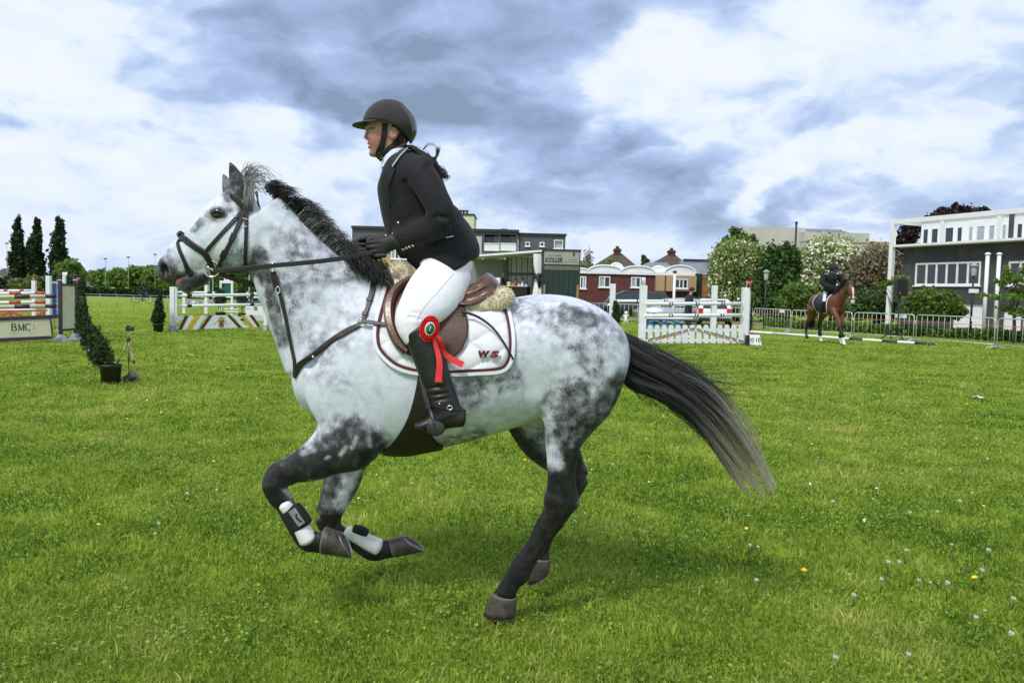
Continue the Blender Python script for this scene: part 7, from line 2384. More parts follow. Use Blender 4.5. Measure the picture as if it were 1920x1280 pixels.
# ---- plank jump with the crest, left of the grey horse
A, B = gx(324, 26.0), gx(497, 28.0)
F_ = Vector(A), Vector(B)
plj = empty('jump_post', tuple(A), 0, 'white post with grey foot, left end of the diagonal striped plank jump', 'jump post', 'posts of the left jumps')
b0, h = upright(324, 26.0, 537.5)
post(b0, h, .075, jump_white, plj)
o = MB().box((.078, -.04, .30), (.14, .04, h - .02), Matrix.Translation(b0)).build('cup_track', jump_white, plj)
plr = empty('jump_post', tuple(B), 0, 'white post with pointed tip, right end of the diagonal striped plank jump', 'jump post', 'posts of the left jumps')
b0, h = upright(497.5, 28.0, 538)
post(b0, h, .065, jump_white, plr, cone=.28)
A_, B_ = A + Vector((0, -.02, 0)), B + Vector((0, -.02, 0))
for (yl, yr, lab) in ((554.3, 552.2, 'white pole with two black bands, upper one over the diagonal planks'), (573.8, 570.6, 'white pole with two black bands, lower one over the diagonal planks')):
 a, b_ = at(328, yl, A_, B_), at(494, yr, A_, B_)
 L_ = b_ - a
 tf = lambda x: (at(x, (yl + yr) / 2, A_, B_) - a).dot(L_) / L_.length_squared
 pole('jump_pole', lab, a, b_, .050, jump_white, [(tf(350), tf(359), black_paint), (tf(468.5), tf(476), black_paint)], 'poles of the left jumps')
pk = empty('plank_filler', tuple(A.lerp(B, .5)), 0, 'white plank filler with slanted maroon and yellow planks and a golden crest', 'plank filler')
A3, B3 = A + Vector((0, -.06, 0)), B + Vector((0, -.06, 0))
def ymap(x, t):
 """t=0 top edge, 1 bottom edge of the filler at column x"""
 u = (x - 328) / (491 - 328)
 top_, bot = 591 + (589.3 - 591) * u, 619 + (613.5 - 619) * u
 return top_ + (bot - top_) * t
slats = [(331, 352, 345, 341, jump_white)]
left = [(336, 350, jump_maroon, 0), (343, 357, jump_white, 1), (354, 377, jump_yellow, 0), (364, 387, jump_white, 1), (376, 399, jump_maroon, 0)]
pl = []
# left half leans right, right half leans left; (bottom x0, x1, top x0, x1)
for bx, tx, w_, m_ in ((337, 350, 6.5, jump_maroon), (344.5, 358, 9, jump_white), (354.5, 371, 7, jump_yellow), (364.5, 381, 10, jump_white), (377, 395, 6.5, jump_maroon),
              (385, 402, 10, jump_white), (450, 428, 6.5, jump_maroon), (441, 421, 10, jump_white), (459, 438, 9, jump_white), (473.5, 453.5, 7, jump_yellow), (479, 461, 9, jump_white), (485.5, 470, 6, jump_maroon)):
 pl.append((bx, tx, w_, m_))
for bx, tx, w_, m_ in pl:
 pr = .012 if m_ is not jump_white else .004
 quad_slab('plank', [(tx - w_ / 2, ymap(tx, .03)), (tx + w_ / 2, ymap(tx, .03)), (bx + w_ / 2, ymap(bx, .97)), (bx - w_ / 2, ymap(bx, .97))], m_, pk, pr, pr + .018, A3, B3)
quad_slab('centre_board', [(403, ymap(403, .03)), (424, ymap(424, .03)), (441, ymap(441, .97)), (388, ymap(388, .97))], jump_white, pk, -.002, .02, A3, B3)
for (x0, x1) in ((329, 341), (476, 490)):
 quad_slab('end_board', [(x0, ymap(x0, .04)), (x1, ymap(x1, .04)), (x1 - (4 if x0 < 400 else -8), ymap(x1, .5)), (x0, ymap(x0, .5))], jump_white, pk, -.004, .003, A3, B3)
for t in (.15, .80):
 quad_slab('backing_rail', [(329, ymap(329, t)), (490, ymap(490, t)), (490, ymap(490, t + .16)), (329, ymap(329, t + .16))], jump_white, pk, -.03, -.008, A3, B3)
cx_ = 414.5
def shield(w_, t0, t1):
 return [(cx_ - w_, ymap(cx_, t0)), (cx_ + w_, ymap(cx_, t0)), (cx_ + w_, ymap(cx_, t0 + (t1 - t0) * .65)), (cx_ + w_ * .6, ymap(cx_, t1 - .06)), (cx_, ymap(cx_, t1)), (cx_ - w_ * .6, ymap(cx_, t1 - .06)), (cx_ - w_, ymap(cx_, t0 + (t1 - t0) * .65))]
quad_slab('crest', shield(5.2, .34, .95), gold_paint, pk, .021, .030, A3, B3)
quad_slab('crest_crown', [(cx_ - 4.6, ymap(cx_, .30)), (cx_ - 5.5, ymap(cx_, .14)), (cx_ - 2.5, ymap(cx_, .21)), (cx_, ymap(cx_, .07)), (cx_ + 2.5, ymap(cx_, .21)), (cx_ + 5.5, ymap(cx_, .14)), (cx_ + 4.6, ymap(cx_, .30))], gold_paint, pk, .021, .030, A3, B3)
quad_slab('crest_cross', [(cx_ - 4.4, ymap(cx_, .38)), (cx_ - 2.6, ymap(cx_, .38)), (cx_ + 4.4, ymap(cx_, .86)), (cx_ + 2.6, ymap(cx_, .86))], black_paint, pk, .031, .034, A3, B3)
quad_slab('crest_cross', [(cx_ + 2.6, ymap(cx_, .38)), (cx_ + 4.4, ymap(cx_, .38)), (cx_ - 2.6, ymap(cx_, .86)), (cx_ - 4.4, ymap(cx_, .86))], black_paint, pk, .0345, .0375, A3, B3)
for sg in (-1, 1):
 MB(True).tube([at(cx_ + sg * 5, ymap(cx_, .36), A3, B3) + Vector((0, -.03, 0)), at(cx_ + sg * 9, ymap(cx_, .5), A3, B3) + Vector((0, -.03, 0)), at(cx_ + sg * 12.5, ymap(cx_, .72), A3, B3) + Vector((0, -.03, 0))], .006, 5).build('crest_ribbon', jump_navy, pk)
# ---- combination jump farther behind, with white and green wing
Y = 40
def white_post(px, Y, ytop, r, lab, m_=None, **k):
 e = empty('jump_post', tuple(gx(px, Y)), 0, lab, 'jump post', k.pop('group', 'posts of the left jumps'))
 b0, h = upright(px, Y, ytop)
 post(b0, h, r, m_ or jump_white, e, foot=k.pop('foot', False), **k)
 return e
white_post(387, 42, 534, .085, 'far white post left of the green and white wing')
white_post(345.5, 42, 546, .07, 'short far white post beside the left plank post')
white_post(399, 70, 520, .04, 'thin pale stake in the far field left of the green wing', mast_mat)
white_post(392, 74, 526, .03, 'thinner pale stake in the far field, left one', mast_mat)
white_post(467, 66, 512, .05, 'pale stake in the far field behind the reins', mast_mat)
white_post(485.5, 60, 521, .05, 'pale stake with flat top nearest the grey horse\'s throat', mast_mat)
gw = empty('jump_wing', tuple(gx(425, Y)), 0, 'white framed jump wing with dark green panel under the grey horse\'s jaw', 'jump wing', 'wings of the show jumps')
G0, G1 = gx(414, Y), gx(435, Y)
ht = pt(424, 531, Y).z
for g_ in (G0, G1):
 post(g_, ht, .05, jump_white, gw, foot=False)
MB().box((G0.x - .05, Y - .052, ht), (G1.x + .05, Y + .052, ht + .13)).build('cross_rail', jump_white, gw)
MB().box((G0.x + .16, Y - .04, ht + .13), (G1.x - .16, Y + .04, ht + .34)).build('sign', jump_white, gw)
MB().box((G0.x + .24, Y - .046, ht + .19), (G1.x - .24, Y - .041, ht + .27)).build('printed_mark', black_paint, gw)
zb = pt(424, 551, Y).z
MB().box((G0.x + .052, Y - .02, zb), (G1.x - .052, Y + .02, ht - .002)).build('panel', jump_green, gw)
for z in (.25, .38, .62):
 MB().box((G0.x + .2, Y - .1, z), (G1.x + .35, Y - .055, z + .05)).build('cross_rail', jump_white, gw)
MB().box((G0.x + .06, Y - .06, zb + .4), (G0.x + .16, Y - .025, ht - .08)).build('cross_rail', black_paint, gw)
flag('flag', 'small red flag beside the green and white wing', 430.5, 524, 532, 40, jump_red, 7, 4.5)
for y0, lab in ((548.5, 'black and white banded pole, upper one in the far combination'), (556.5, 'black and white banded pole, lower one in the far combination')):
 a, b_ = pt(330, y0 - 1.2, 41), pt(505, y0 + 1.8, 40.5)
 pole('jump_pole', lab, a, b_, .05, jump_white, [(t, t + .055, black_paint) for t in (.10, .34, .48, .62, .78, .90)], 'poles of the left jumps')
tf_ = empty('jump_filler', tuple(gx(375, 45)), 0, 'low pink and lilac zigzag filler behind the plank jump', 'jump filler')
a, b_ = pt(347, 570.5, 45), pt(402, 564.5, 45)
MB().box((a.x, 44.98, a.z), (b_.x, 45.02, b_.z)).build('board', jump_lilac, tf_)
n = 5
for i in range(n):
 x0, x1 = a.x + (b_.x - a.x) * i / n, a.x + (b_.x - a.x) * (i + 1) / n
 MB().prism([(x0 + .04, b_.z - .02), (x1 - .04, b_.z - .02), ((x0 + x1) / 2, a.z + .03)], Matrix.Translation((0, 44.965, 0)), .02).build('painted_triangle', jump_pink if i % 2 == 0 else jump_white, tf_)
gb = empty('jump_filler', tuple(gx(487, 43)), 0, 'teal topped white box filler beside the grey horse\'s throat', 'jump filler')
a, b_ = pt(460, 573.5, 43), pt(513, 565, 43)
MB().box((a.x, 43, a.z), (b_.x, 43.3, b_.z)).build('upper_board', jump_green, gb)
a, b_ = pt(460, 585.5, 42.6), pt(513, 574.3, 42.6)
MB().box((a.x, 42.6, 0), (b_.x, 42.95, b_.z)).build('lower_box', jump_white, gb)
c = pt(479, 578, 42.59)
MB().box((c.x - .09, 42.58, c.z - .09), (c.x + .09, 42.598, c.z + .10)).build('printed_mark', grey_tab, gb)
c = pt(466, 578.5, 42.59)
place_text('lettering', 'Landry', frame_matrix((c.x, 42.595, c.z), (1, 0, 0), (0, 0, 1)), .1, print_mat, gb, width=.26, height=.05, depth=.003)
def marker(label, px, py, Y, wd, hgt, text, top=None, dots=True):
 """white trapezoid number block"""
 b0 = gx(px, Y)
 e = empty('number_marker', tuple(b0), 0, label, 'number marker', 'jump number markers')
 wt = wd * .72
 mb = MB()
 d = wd * .28
 mb.add([tuple(b0 + Vector(p)) for p in ((-wd / 2, -d, 0), (wd / 2, -d, 0), (wd / 2, d, 0), (-wd / 2, d, 0), (-wt / 2, -d * .35, hgt), (wt / 2, -d * .35, hgt), (wt / 2, d * .35, hgt), (-wt / 2, d * .35, hgt))],
           [(0, 1, 5, 4), (1, 2, 6, 5), (2, 3, 7, 6), (3, 0, 4, 7), (4, 5, 6, 7), (3, 2, 1, 0)])
 mb.build('block', jump_white, e)
 if top:
  MB().box((b0.x - wt * .5, b0.y - d * .4, hgt + .001), (b0.x + wt * .5, b0.y + d * .4, hgt + .035)).build('top_strip', top, e)
 if text:
  sl_ = math.atan2(d * .65, hgt)
  M = frame_matrix(b0 + Vector((0, -d * .675 - .006, hgt * .5)), (1, 0, 0), (0, math.sin(sl_), math.cos(sl_)))
  place_text('number', text, M, hgt * .5, print_mat, e, height=hgt * .40, depth=.004, bold=.003)
 return e
marker('white number block with dark spot behind the grey horse\'s martingale strap', 522, 613, 27.5, .34, .26, '9')
# ---- picket fence jump, right
A, B = gx(1204, 26.3), gx(1396, 27.0)
for px, Y, yt, lab, kw in ((1204.5, 26.3, 535, 'tall white post, left front post of the picket jump', {}), (1396, 27.0, 539.5, 'tall white post, right front post of the picket jump', {}),
               (1147, 33, 532, 'white post, left rear post of the picket jump beside a conifer', {}), (1337.5, 33.5, 535, 'white post, right rear post of the picket jump', {})):
 e = empty('jump_post', tuple(gx(px, Y)), 0, lab, 'jump post', 'posts of the picket jump')
 b0, h = upright(px, Y, yt)
 post(b0, h, .112 if Y < 30 else .108, jump_white, e, foot=False)
 if Y < 30 and px > 1300:
  MB().box((.113, -.11, .02), (.15, .0, h - .1), Matrix.Translation(b0)).build('cup_track', jump_grey, e)
def pole_px(lab, x0, y0, x1, y1, A, B, r, groups, off=-.15):
 A_, B_ = A + Vector((0, off, 0)), B + Vector((0, off, 0))
 a, b_ = at(x0, y0, A_, B_), at(x1, y1, A_, B_)
 L_ = b_ - a
 bands = []
 for x, cols in groups:
  t = (at(x, (y0 + y1) / 2, A_, B_) - a).dot(L_) / L_.length_squared
  w_ = 2.2 / (x1 - x0)
  bands += [(t - w_ * 1.6, t - w_ * .5, cols[0]), (t + w_ * .5, t + w_ * 1.6, cols[1])]
 pole('jump_pole', lab, a, b_, r, jump_white, bands, 'poles of the picket jump')
pole_px('white pole with red and blue rings, upper front pole of the picket jump', 1212, 569.3, 1391, 569.0, A, B, .058, [(1257.5, (jump_navy, jump_red)), (1307, (jump_navy, jump_red)), (1355, (jump_navy, jump_red))])
pole_px('white pole with red and blue rings, lower front pole of the picket jump', 1210, 591.8, 1391, 590.5, A, B, .058, [(1257, (jump_red, jump_navy)), (1305, (jump_red, jump_navy)), (1353.5, (jump_navy, jump_red))])
pole_px('white pole with blue rings, rear pole of the picket jump', 1152, 564.2, 1334, 564.5, gx(1147, 33), gx(1337, 33.5), .06, [(1197, (jump_navy, jump_navy)), (1248, (jump_navy, jump_red)), (1294, (jump_navy, jump_navy))])
pf = empty('picket_fence', tuple(A.lerp(B, .5)), 0, 'low white picket fence with a red and blue chevron under the poles', 'picket fence')
A4, B4 = A + Vector((0, -.25, 0)), B + Vector((0, -.25, 0))
n = 14
for i in range(n):
 x = 1219 + (1389 - 1219) * i / (n - 1)
 u = i / (n - 1)
 yb, yt = 643.5, 609.5 - .8 * u
 w_ = 4.6
 arc_ = [(x + w_ * math.cos(a), yt + 4 - 4.5 * math.sin(a)) for a in np.linspace(math.pi, 0, 9)]
 pk_ = quad_slab('picket', [(x - w_, yb)] + arc_ + [(x + w_, yb)], jump_white, pf, .0, .022, A4, B4)
 tcen = abs(i - 6.2) / 7.6
 ys = 614 + 26 * tcen
 if ys < 641:
  sl = 1.6 if i > 6 else -1.6
  if i == 6:
   sl = 0
  for dy, m_ in ((0, jump_navy), (3.4, jump_red)):
   quad_slab('stripe', [(x - w_ * .98, ys + dy - sl), (x + w_ * .98, ys + dy + sl), (x + w_ * .98, ys + dy + sl + 2.2), (x - w_ * .98, ys + dy - sl + 2.2)], m_, pk_, .0225, .025, A4, B4)
for y in (617, 636):
 quad_slab('rail', [(1209, y), (1393, y - 1.2), (1393, y + 4), (1209, y + 5)], jump_white, pf, -.025, -.002, A4, B4)
marker('white number block reading 10 10 with red top beside the picket jump', 1415.5, 644, 26.6, .46, .36, '10 10', jump_red)
db = MB().box((-.05, -.10, 0), (.05, .10, .34), Matrix.Translation(gx(1402.5, 26.3))).build('foot_block', black_paint, None, bevel=.01)  # black block added to stand in for the dark side of the post foot
db.name = 'box'
tag(db, 'dark side of the right picket post foot, added as a black block beside the number block', 'box')
flag('flag', 'small white flag above the left picket post', 1209, 521, 536, 26.3, jump_white, -6, 9)
fl = flag('flag', 'red flag above the right picket post', 1400, 527, 541, 27, jump_red, 9, 8)
b0 = gx(1262, 36)
e = empty('flag_pole', tuple(b0), 0, 'slim white pole with small top behind the picket jump', 'flag pole')
zt = pt(1262, 512, 36).z
MB(True).tube([b0, (b0.x, b0.y, zt)], .06, 8).build('pole', jump_white, e)
MB(True).lathe([(.06, 0), (.10, .03), (.10, .08), (.03, .11)], 8, Matrix.Translation((b0.x, b0.y, zt))).build('cap', roof_edge, e)
bt = empty('trestle', tuple(gx(1245, 31)), 0, 'bright blue cross braced trestle behind the picket fence', 'trestle', 'trestle fillers')
A_, B_ = gx(1208, 31), gx(1281, 31.2)
MB().bar(at(1207, 598, A_, B_), at(1281, 599, A_, B_), .05, .06).build('rail', jump_blue, bt)
MB().bar(at(1207, 610.5, A_, B_), at(1281, 611.5, A_, B_), .05, .06).build('rail', jump_blue, bt)
for x0, x1 in ((1208, 1232), (1232, 1208), (1232, 1256), (1256, 1232), (1256, 1280), (1280, 1256)):
 MB().bar(at(x0, 599.5, A_, B_) + Vector((0, .03 if x0 < x1 else -.03, 0)), at(x1, 610, A_, B_) + Vector((0, .03 if x0 < x1 else -.03, 0)), .045, .05).build('brace', jump_blue, bt)
for x in (1212, 1244, 1277):
 a = at(x, 611, A_, B_)
 MB().bar(a, (a.x, a.y, 0), .05, .05).build('leg', jump_blue, bt)
pole('jump_pole', 'white pole lying on the blue trestle', at(1206, 596, A_, B_), at(1300, 597.5, A_, B_), .05, jump_white, [], 'poles of the picket jump')
marker('white number block marked 0 right of the blue trestle', 1290, 613, 30.2, .46, .36, '0')
sg_ = empty('figure_sign', tuple(gx(1174, 39)), 0, 'small white cut out figure sign by the crowd barrier', 'sign')
c = pt(1174, 594, 39)
mb = MB(True)
mb.sphere((c.x, c.y, c.z + .20), .09, 8, 6, (1, .35, 1))
mb.tube([(c.x - .16, c.y, c.z + .08), (c.x, c.y, c.z + .02), (c.x + .14, c.y, c.z + .1)], [.03, .06, .03], 6)
mb.tube([(c.x, c.y, c.z + .1), (c.x - .03, c.y, c.z - .15), (c.x - .12, c.y, c.z - .36)], [.07, .06, .02], 6)
mb.tube([(c.x, c.y, c.z - .1), (c.x + .12, c.y, c.z - .34)], [.05, .02], 6)
mb.tube([(c.x, c.y + .04, c.z + .1), (c.x, c.y + .04, 0)], .015, 6)
mb.build('figure', jump_white, sg_)
# ---- poles lying end to end on the grass before the crowd barriers
line = [(1400, 623.5), (1449, 626.8), (1453, 627), (1592, 637.5), (1593, 637.6), (1652, 641.2), (1653, 641.3), (1716, 645.5), (1717, 645.6), (1755, 648.2)]
segs = [((1400, 623.5), (1450, 626.9), jump_white, [], 'white pole lying on the grass, leftmost of the line'), ((1452, 627), (1592, 637.4), jump_white, [], 'long white pole lying on the grass under the bay horse'),
  ((1593, 637.5), (1654, 641.6), jump_white, [(0.0, .42, jump_purple)], 'white and dark pole lying behind the bay horse\'s front feet'), ((1654.5, 641.7), (1755, 648.4), jump_white, [(0.0, .30, jump_purple), (.62, 1.0, jump_purple)], 'white and dark pole lying at the right end of the line')]
for p, q, m_, bands, lab in segs:
 a, b_ = gp(p[0], p[1]), gp(q[0], q[1])
 a.z = b_.z = .055
 pole('ground_pole', lab, a, b_, .055, m_, bands, 'poles lying on the grass')
# ---- potted conifers
def potted(label, px, Y, pot_px, blobs, n, leaf, seed):
 """pot_px = (x0, y_top, x1, y_bottom)"""
 x0, yt, x1, yb = pot_px
 b0 = gx((x0 + x1) / 2, Y)
 k = Y / FPX
 r = (x1 - x0) / 2 * k
 hp_ = (yb - yt) * k
 e = empty('potted_conifer', tuple(b0), 0, label, 'potted conifer', 'potted conifers round the ring')
 p_ = MB(True).lathe([(r * .82, 0), (r * .93, hp_ * .85), (r, hp_ * .86), (r * 1.02, hp_), (r * .92, hp_), (r * .90, hp_ * .9), (.01, hp_ * .88)], 20, Matrix.Translation(b0)).build('pot', black_paint, e)
 g = np.random.default_rng(seed)
 P = []
 for b_ in blobs:
  m = int(n * (b_[3] * b_[5]) / sum(q[3] * q[5] for q in blobs))
  d = g.normal(size=(m, 3))
  d /= np.linalg.norm(d, axis=1)[:, None]
  rad = g.uniform(.55, 1.06, m) * (1 + .12 * np.sin(d[:, 2] * 9 + np.arctan2(d[:, 1], d[:, 0]) * 4))
  P.append(np.array(b_[:3]) + d * rad[:, None] * np.array(b_[3:]))
 P = np.vstack(P)
 P = P[P[:, 2] > hp_ * .8]
 V, F = leaf_quads(P, leaf, g, -.3, .55)
 tint = np.clip(g.normal(.40, .28, len(P)), 0, 1)
 link_mesh('crown', np_mesh('crown', V, F, {'tint': ('FLOAT', np.repeat(tint, 4))}), conifer_m, e)
 bl0 = blobs[0]
 MB(True).tube([b0 + Vector((0, 0, hp_ * .85)), Vector(bl0[:3])], [.025, .015], 6).build('trunk', bark, e)
 return e
potted('tall narrow potted conifer leaning far to the left beside the camera tripod', 207, 12.0, (187, 683, 227, 720),
          [bl(196, 672, 17, 22, 12), bl(184, 652, 22, 24, 12), bl(170, 630, 20, 24, 12.05), bl(158, 609, 14, 22, 12.1), bl(150, 590, 9, 18, 12.1), bl(146, 578, 5, 12, 12.1), bl(180, 668, 14, 16, 11.9)], 6200, .026, 201)
potted('upright conifer behind the leaning one, right of the purple wing', 158, 19.0, (150, 626, 166, 640), [bl(159, 608, 9, 22, 19), bl(158, 585, 7, 18, 19), bl(157.5, 568, 4, 10, 19)], 1500, .04, 202)
potted('dark conifer just right of the small red flag at the left', 152, 24.5, (144, 606, 160, 624), [bl(152, 590, 10, 22, 24.5), bl(152, 560, 9, 24, 24.5), bl(153, 535, 8, 18, 24.5)], 1800, .05, 203)
potted('potted conifer standing alone left of the plank jump', 297, 25.5, (287, 607, 307, 623), [bl(297, 594, 11, 16, 25.5), bl(298, 575, 8, 17, 25.5), bl(300, 560, 4.5, 10, 25.5), bl(290, 598, 6, 9, 25.5), bl(304, 592, 6, 9, 25.5)], 2400, .05, 204)
potted('stout potted conifer left of the two behind the plank jump', 413, 36, (404, 575, 423, 590), [bl(413, 562, 11, 14, 36), bl(412, 550, 8, 10, 36)], 1300, .06, 205)
potted('stout potted conifer right of the two behind the plank jump', 454, 36, (447, 575, 461, 589), [bl(454, 562, 9, 14, 36), bl(453, 548, 7, 10, 36)], 1200, .06, 206)
potted('potted conifer beside the throat of the grey horse', 517, 35, (511, 582, 524, 597), [bl(517, 568, 8, 18, 35), bl(517, 552, 6, 12, 35)], 1000, .06, 207)
potted('dark conifer below the left rear post of the picket jump', 1156, 31, (1149, 608, 1163, 622), [bl(1155, 598, 9, 18, 31), bl(1155, 582, 7, 16, 31), bl(1154, 570, 4, 8, 31)], 1800, .05, 208)
potted('dark conifer behind the right front post of the picket jump', 1405, 28.5, (1399, 618, 1411, 632), [bl(1405, 602, 6, 20, 28.5), bl(1405, 575, 6, 22, 28.5), bl(1404, 552, 4.5, 12, 28.5)], 1500, .05, 209)
# ---- camera tripod with its small camera, a grey box and a ball-shaped marker
tp_ = empty('tripod', tuple(gp(236, 718)), 0, 'slim bronze camera tripod on the grass beside the leaning conifer', 'tripod')
bronze = mat('bronze tube', (0.26, 0.20, 0.14), rough=0.4, metal=.5, var=.15)
Y = 12.0
apx = pt(241, 637, Y)
feet = [gp(200.5, 720), gp(262, 725), gp(242, 709)]
for f in feet:
 lg = MB(True).tube([apx, apx.lerp(f, .48), apx.lerp(f, .5), f], [.013, .012, .009, .008], 8).build('leg', bronze, tp_)
 c = apx.lerp(f, .48)
 MB(True).tube([c - (f - apx).normalized() * .02, c + (f - apx).normalized() * .02], .017, 8).build('clamp', black_paint, lg)
MB(True).tube([apx + Vector((0, 0, .03)), apx + Vector((0, 0, .13))], .010, 8).build('centre_column', mast_mat, tp_)
MB(True).tube([apx - Vector((0, 0, .02)), apx + Vector((0, 0, .03))], .026, 10).build('collar', black_paint, tp_)
MB(True).tube([apx - Vector((0, 0, .02)), apx - Vector((0, 0, .34))], .009, 8).build('centre_column', bronze, tp_)
hub = apx - Vector((0, 0, .31))
for f in feet:
 MB(True).tube([hub, apx.lerp(f, .46)], .005, 6).build('brace', black_paint, tp_)
cm_ = empty('camera', tuple(apx + Vector((.03, 0, .15))), 0, 'small black camera mounted on the bronze tripod', 'camera')
MB().box((-.035, -.03, .0), (.075, .03, .062), Matrix.Translation(apx + Vector((.0, 0, .135)))).build('body', black_paint, cm_, bevel=.006)
MB(True).tube([apx + Vector((.05, -.03, .165)), apx + Vector((.05, -.06, .165))], .022, 12).build('lens', helmet_gloss, cm_)
MB().box((.045, -.034, .012), (.072, -.031, .035), Matrix.Translation(apx + Vector((.0, 0, .135)))).build('screen', curtain_glass, cm_)
MB().box((-.02, -.015, .0), (.02, .015, .02), Matrix.Translation(apx + Vector((.0, 0, .198)))).build('hot_shoe', black_paint, cm_)
bx = empty('case', tuple(gp(246, 716)), 0, 'small grey case tilted on the grass under the camera tripod', 'case')
c = gp(246, 716)
Mx = Matrix.Translation(c + Vector((0, 0, .065))) @ Matrix.Rotation(R(-24), 4, 'Y') @ Matrix.Rotation(R(-25), 4, 'X')
MB().box((-.10, -.06, -.045), (.10, .05, .045), Mx).build('case_body', grey_wall, bx, bevel=.01)
MB(True).tube([Mx @ Vector((-.05, 0, .045)), Mx @ Vector((-.04, 0, .085)), Mx @ Vector((.0, 0, .10)), Mx @ Vector((.05, 0, .075)), Mx @ Vector((.06, 0, .045))], .010, 8).build('handle', black_paint, bx)
bm_ = empty('number_marker', tuple(gx(176, 17.5)), 0, 'small blue and white marker block behind the leaning conifer', 'number marker', 'jump number markers')
c = gx(176, 17.5)
MB().box((-.12, -.1, 0), (.12, .1, .26), Matrix.Translation(c)).build('block', jump_white, bm_, bevel=.03)
MB().box((-.121, -.105, .14), (.03, .0, .27), Matrix.Translation(c)).build('painted_band', jump_navy, bm_, bevel=.01)
place_text('number', '3', frame_matrix(c + Vector((.05, -.106, .10)), (1, 0, 0), (0, 0, 1)), .1, print_mat, bm_, height=.09, depth=.004)
# - crowd barriers
steel = mat('galvanised steel', (0.52, 0.56, 0.57), rough=0.42, var=0.12, scale=12, metal=.35)
tape_mat = mat('orange tape', (0.60, 0.17, 0.03), rough=0.6, var=.15)
bar_me = None
def barrier(label, p0, p1, plate=False, tape=True, dark=False):
 """steel crowd control barrier: bent tube frame, vertical bars, two feet"""
 global bar_me
 a, b_ = gp(*p0), gp(*p1)
 d = (b_ - a)
 L = d.length
 ux = d.normalized()
 e = empty('crowd_barrier', tuple(a.lerp(b_, .5)), 0, label, 'crowd barrier', 'crowd barriers along the ring')
 H, z0 = 1.08, .17
 g_ = .06
 fr = MB(True)
 q = lambda s_, z: a + ux * s_ + Vector((0, 0, z))
 pts = [q(g_, .0), q(g_, H - .12), q(g_ + .03, H - .03), q(g_ + .12, H), q(L / 2, H), q(L - g_ - .12, H), q(L - g_ - .03, H - .03), q(L - g_, H - .12), q(L - g_, .0)]
 fr.tube(pts, .021, 8)
 fr.build('frame', steel, e)
 MB(True).tube([q(g_, z0), q(L - g_, z0)], .018, 8).build('bottom_rail', steel, e)
 nb_ = 12
 if bar_me is None:
  o = MB(True).tube([(0, 0, z0), (0, 0, H)], .0085, 6).build('bar', steel, None)
  bar_me = o.data
  bpy.data.objects.remove(o)
 for i in range(nb_):
  o = bpy.data.objects.new('bar', bar_me)
  COL.objects.link(o)
  o.parent = e
  o.matrix_parent_inverse = wm(e).inverted()
  o.location = q(g_ + (L - 2 * g_) * (i + 1) / (nb_ + 1), 0)
 nrm = Vector((-ux.y, ux.x, 0))
 for s_ in (g_ + .02, L - g_ - .02):
  c = q(s_, .0)
  MB(True).tube([c - nrm * .32, c - nrm * .22 + Vector((0, 0, .09)), c + Vector((0, 0, .12)), c + nrm * .22 + Vector((0, 0, .09)), c + nrm * .32], .016, 7).build('foot', steel, e)
 if tape:
  MB().bar(q(g_ + .02, H * .76) - nrm * .012, q(L - g_ - .02, H * .75) - nrm * .012, .003, .018).build('tape', tape_mat, e)
 if plate:
  MB().box((-.24, -.03, H - .15), (.24, -.024, H - .01), Matrix.Translation(q(L * .78, 0)) @ Matrix.Rotation(math.atan2(ux.y, ux.x), 4, 'Z')).build('name_plate', white_paint, e)
 MB().bar(q(L - .06, H * .74), q(L + .05, H * .74), .05, .12).build('coupling', steel, e)
 return e
J = [(1010, 596), (1098, 602.5), (1204, 607), (1308, 611.5), (1412, 617), (1482, 624.5), (1598, 633), (1714.5, 641), (1866, 655), (2040, 672)]
labs = ['behind the grey horse\'s rump, left of the picket jump', 'between the grey horse\'s croup and the left picket post', 'seen through the poles behind the blue trestle', 'seen through the right half of the picket jump',
  'left of the bay horse, beside the number block', 'directly behind the bay horse', 'in front of the loudspeaker stand, right of the bay horse', 'in front of the rounded bush and white garage door', 'rightmost, running out of the photo']
for i in range(len(J) - 1):
 barrier('galvanised crowd barrier ' + labs[i], J[i], J[i + 1], plate=(i in (4, 6, 7)), tape=i >= 4)
# - lamps, speaker, sign
def lamp_post(label, px, Y, ytop, sign=None):
 b0 = gx(px, Y)
 zt = pt(px, ytop, Y).z
 e = empty('lamp_post', tuple(b0), 0, label, 'lamp post', 'park lamps')
 MB(True).tube([b0, (b0.x, b0.y, zt - .55)], [.055, .04], 8).build('pole', black_paint, e)
 MB(True).lathe([(.09, 0), (.11, .05), (.12, .40), (.10, .44)], 10, Matrix.Translation((b0.x, b0.y, zt - .55))).build('lantern', curtain_glass, e)
 MB(True).lathe([(.20, 0), (.18, .03), (.04, .12)], 12, Matrix.Translation((b0.x, b0.y, zt - .11))).build('lamp_cap', mast_mat, e)
 if sign:
  z1, z0 = pt(px, sign[0], Y).z, pt(px, sign[1], Y).z
  MB().box((b0.x - .20, b0.y - .08, z0), (b0.x + .22, b0.y - .05, z1)).build('sign_plate', white_paint, e)
 return e
lamp_post('black lamp post with pale lantern in front of the dark green tree', 1433, 42, 506)
lamp_post('black lamp post with a white sign plate before the garage door', 1820.5, 35, 494, (541.5, 549))
spk = empty('speaker_stand', tuple(gp(1683, 640)), 0, 'black tripod stand holding a loudspeaker behind the crowd barrier', 'speaker stand')
Yk = gp(1683, 640).y
ap_ = pt(1683, 612, Yk)
b_top = pt(1687, 555, Yk)
MB(True).tube([pt(1683, 630, Yk), ap_, b_top], .028, 8).build('pole', black_paint, spk)
for (x, y) in ((1649, 637), (1695, 642), (1690, 634)):
 MB(True).tube([ap_, gp(x, y)], [.03, .022], 8).build('leg', black_paint, spk)
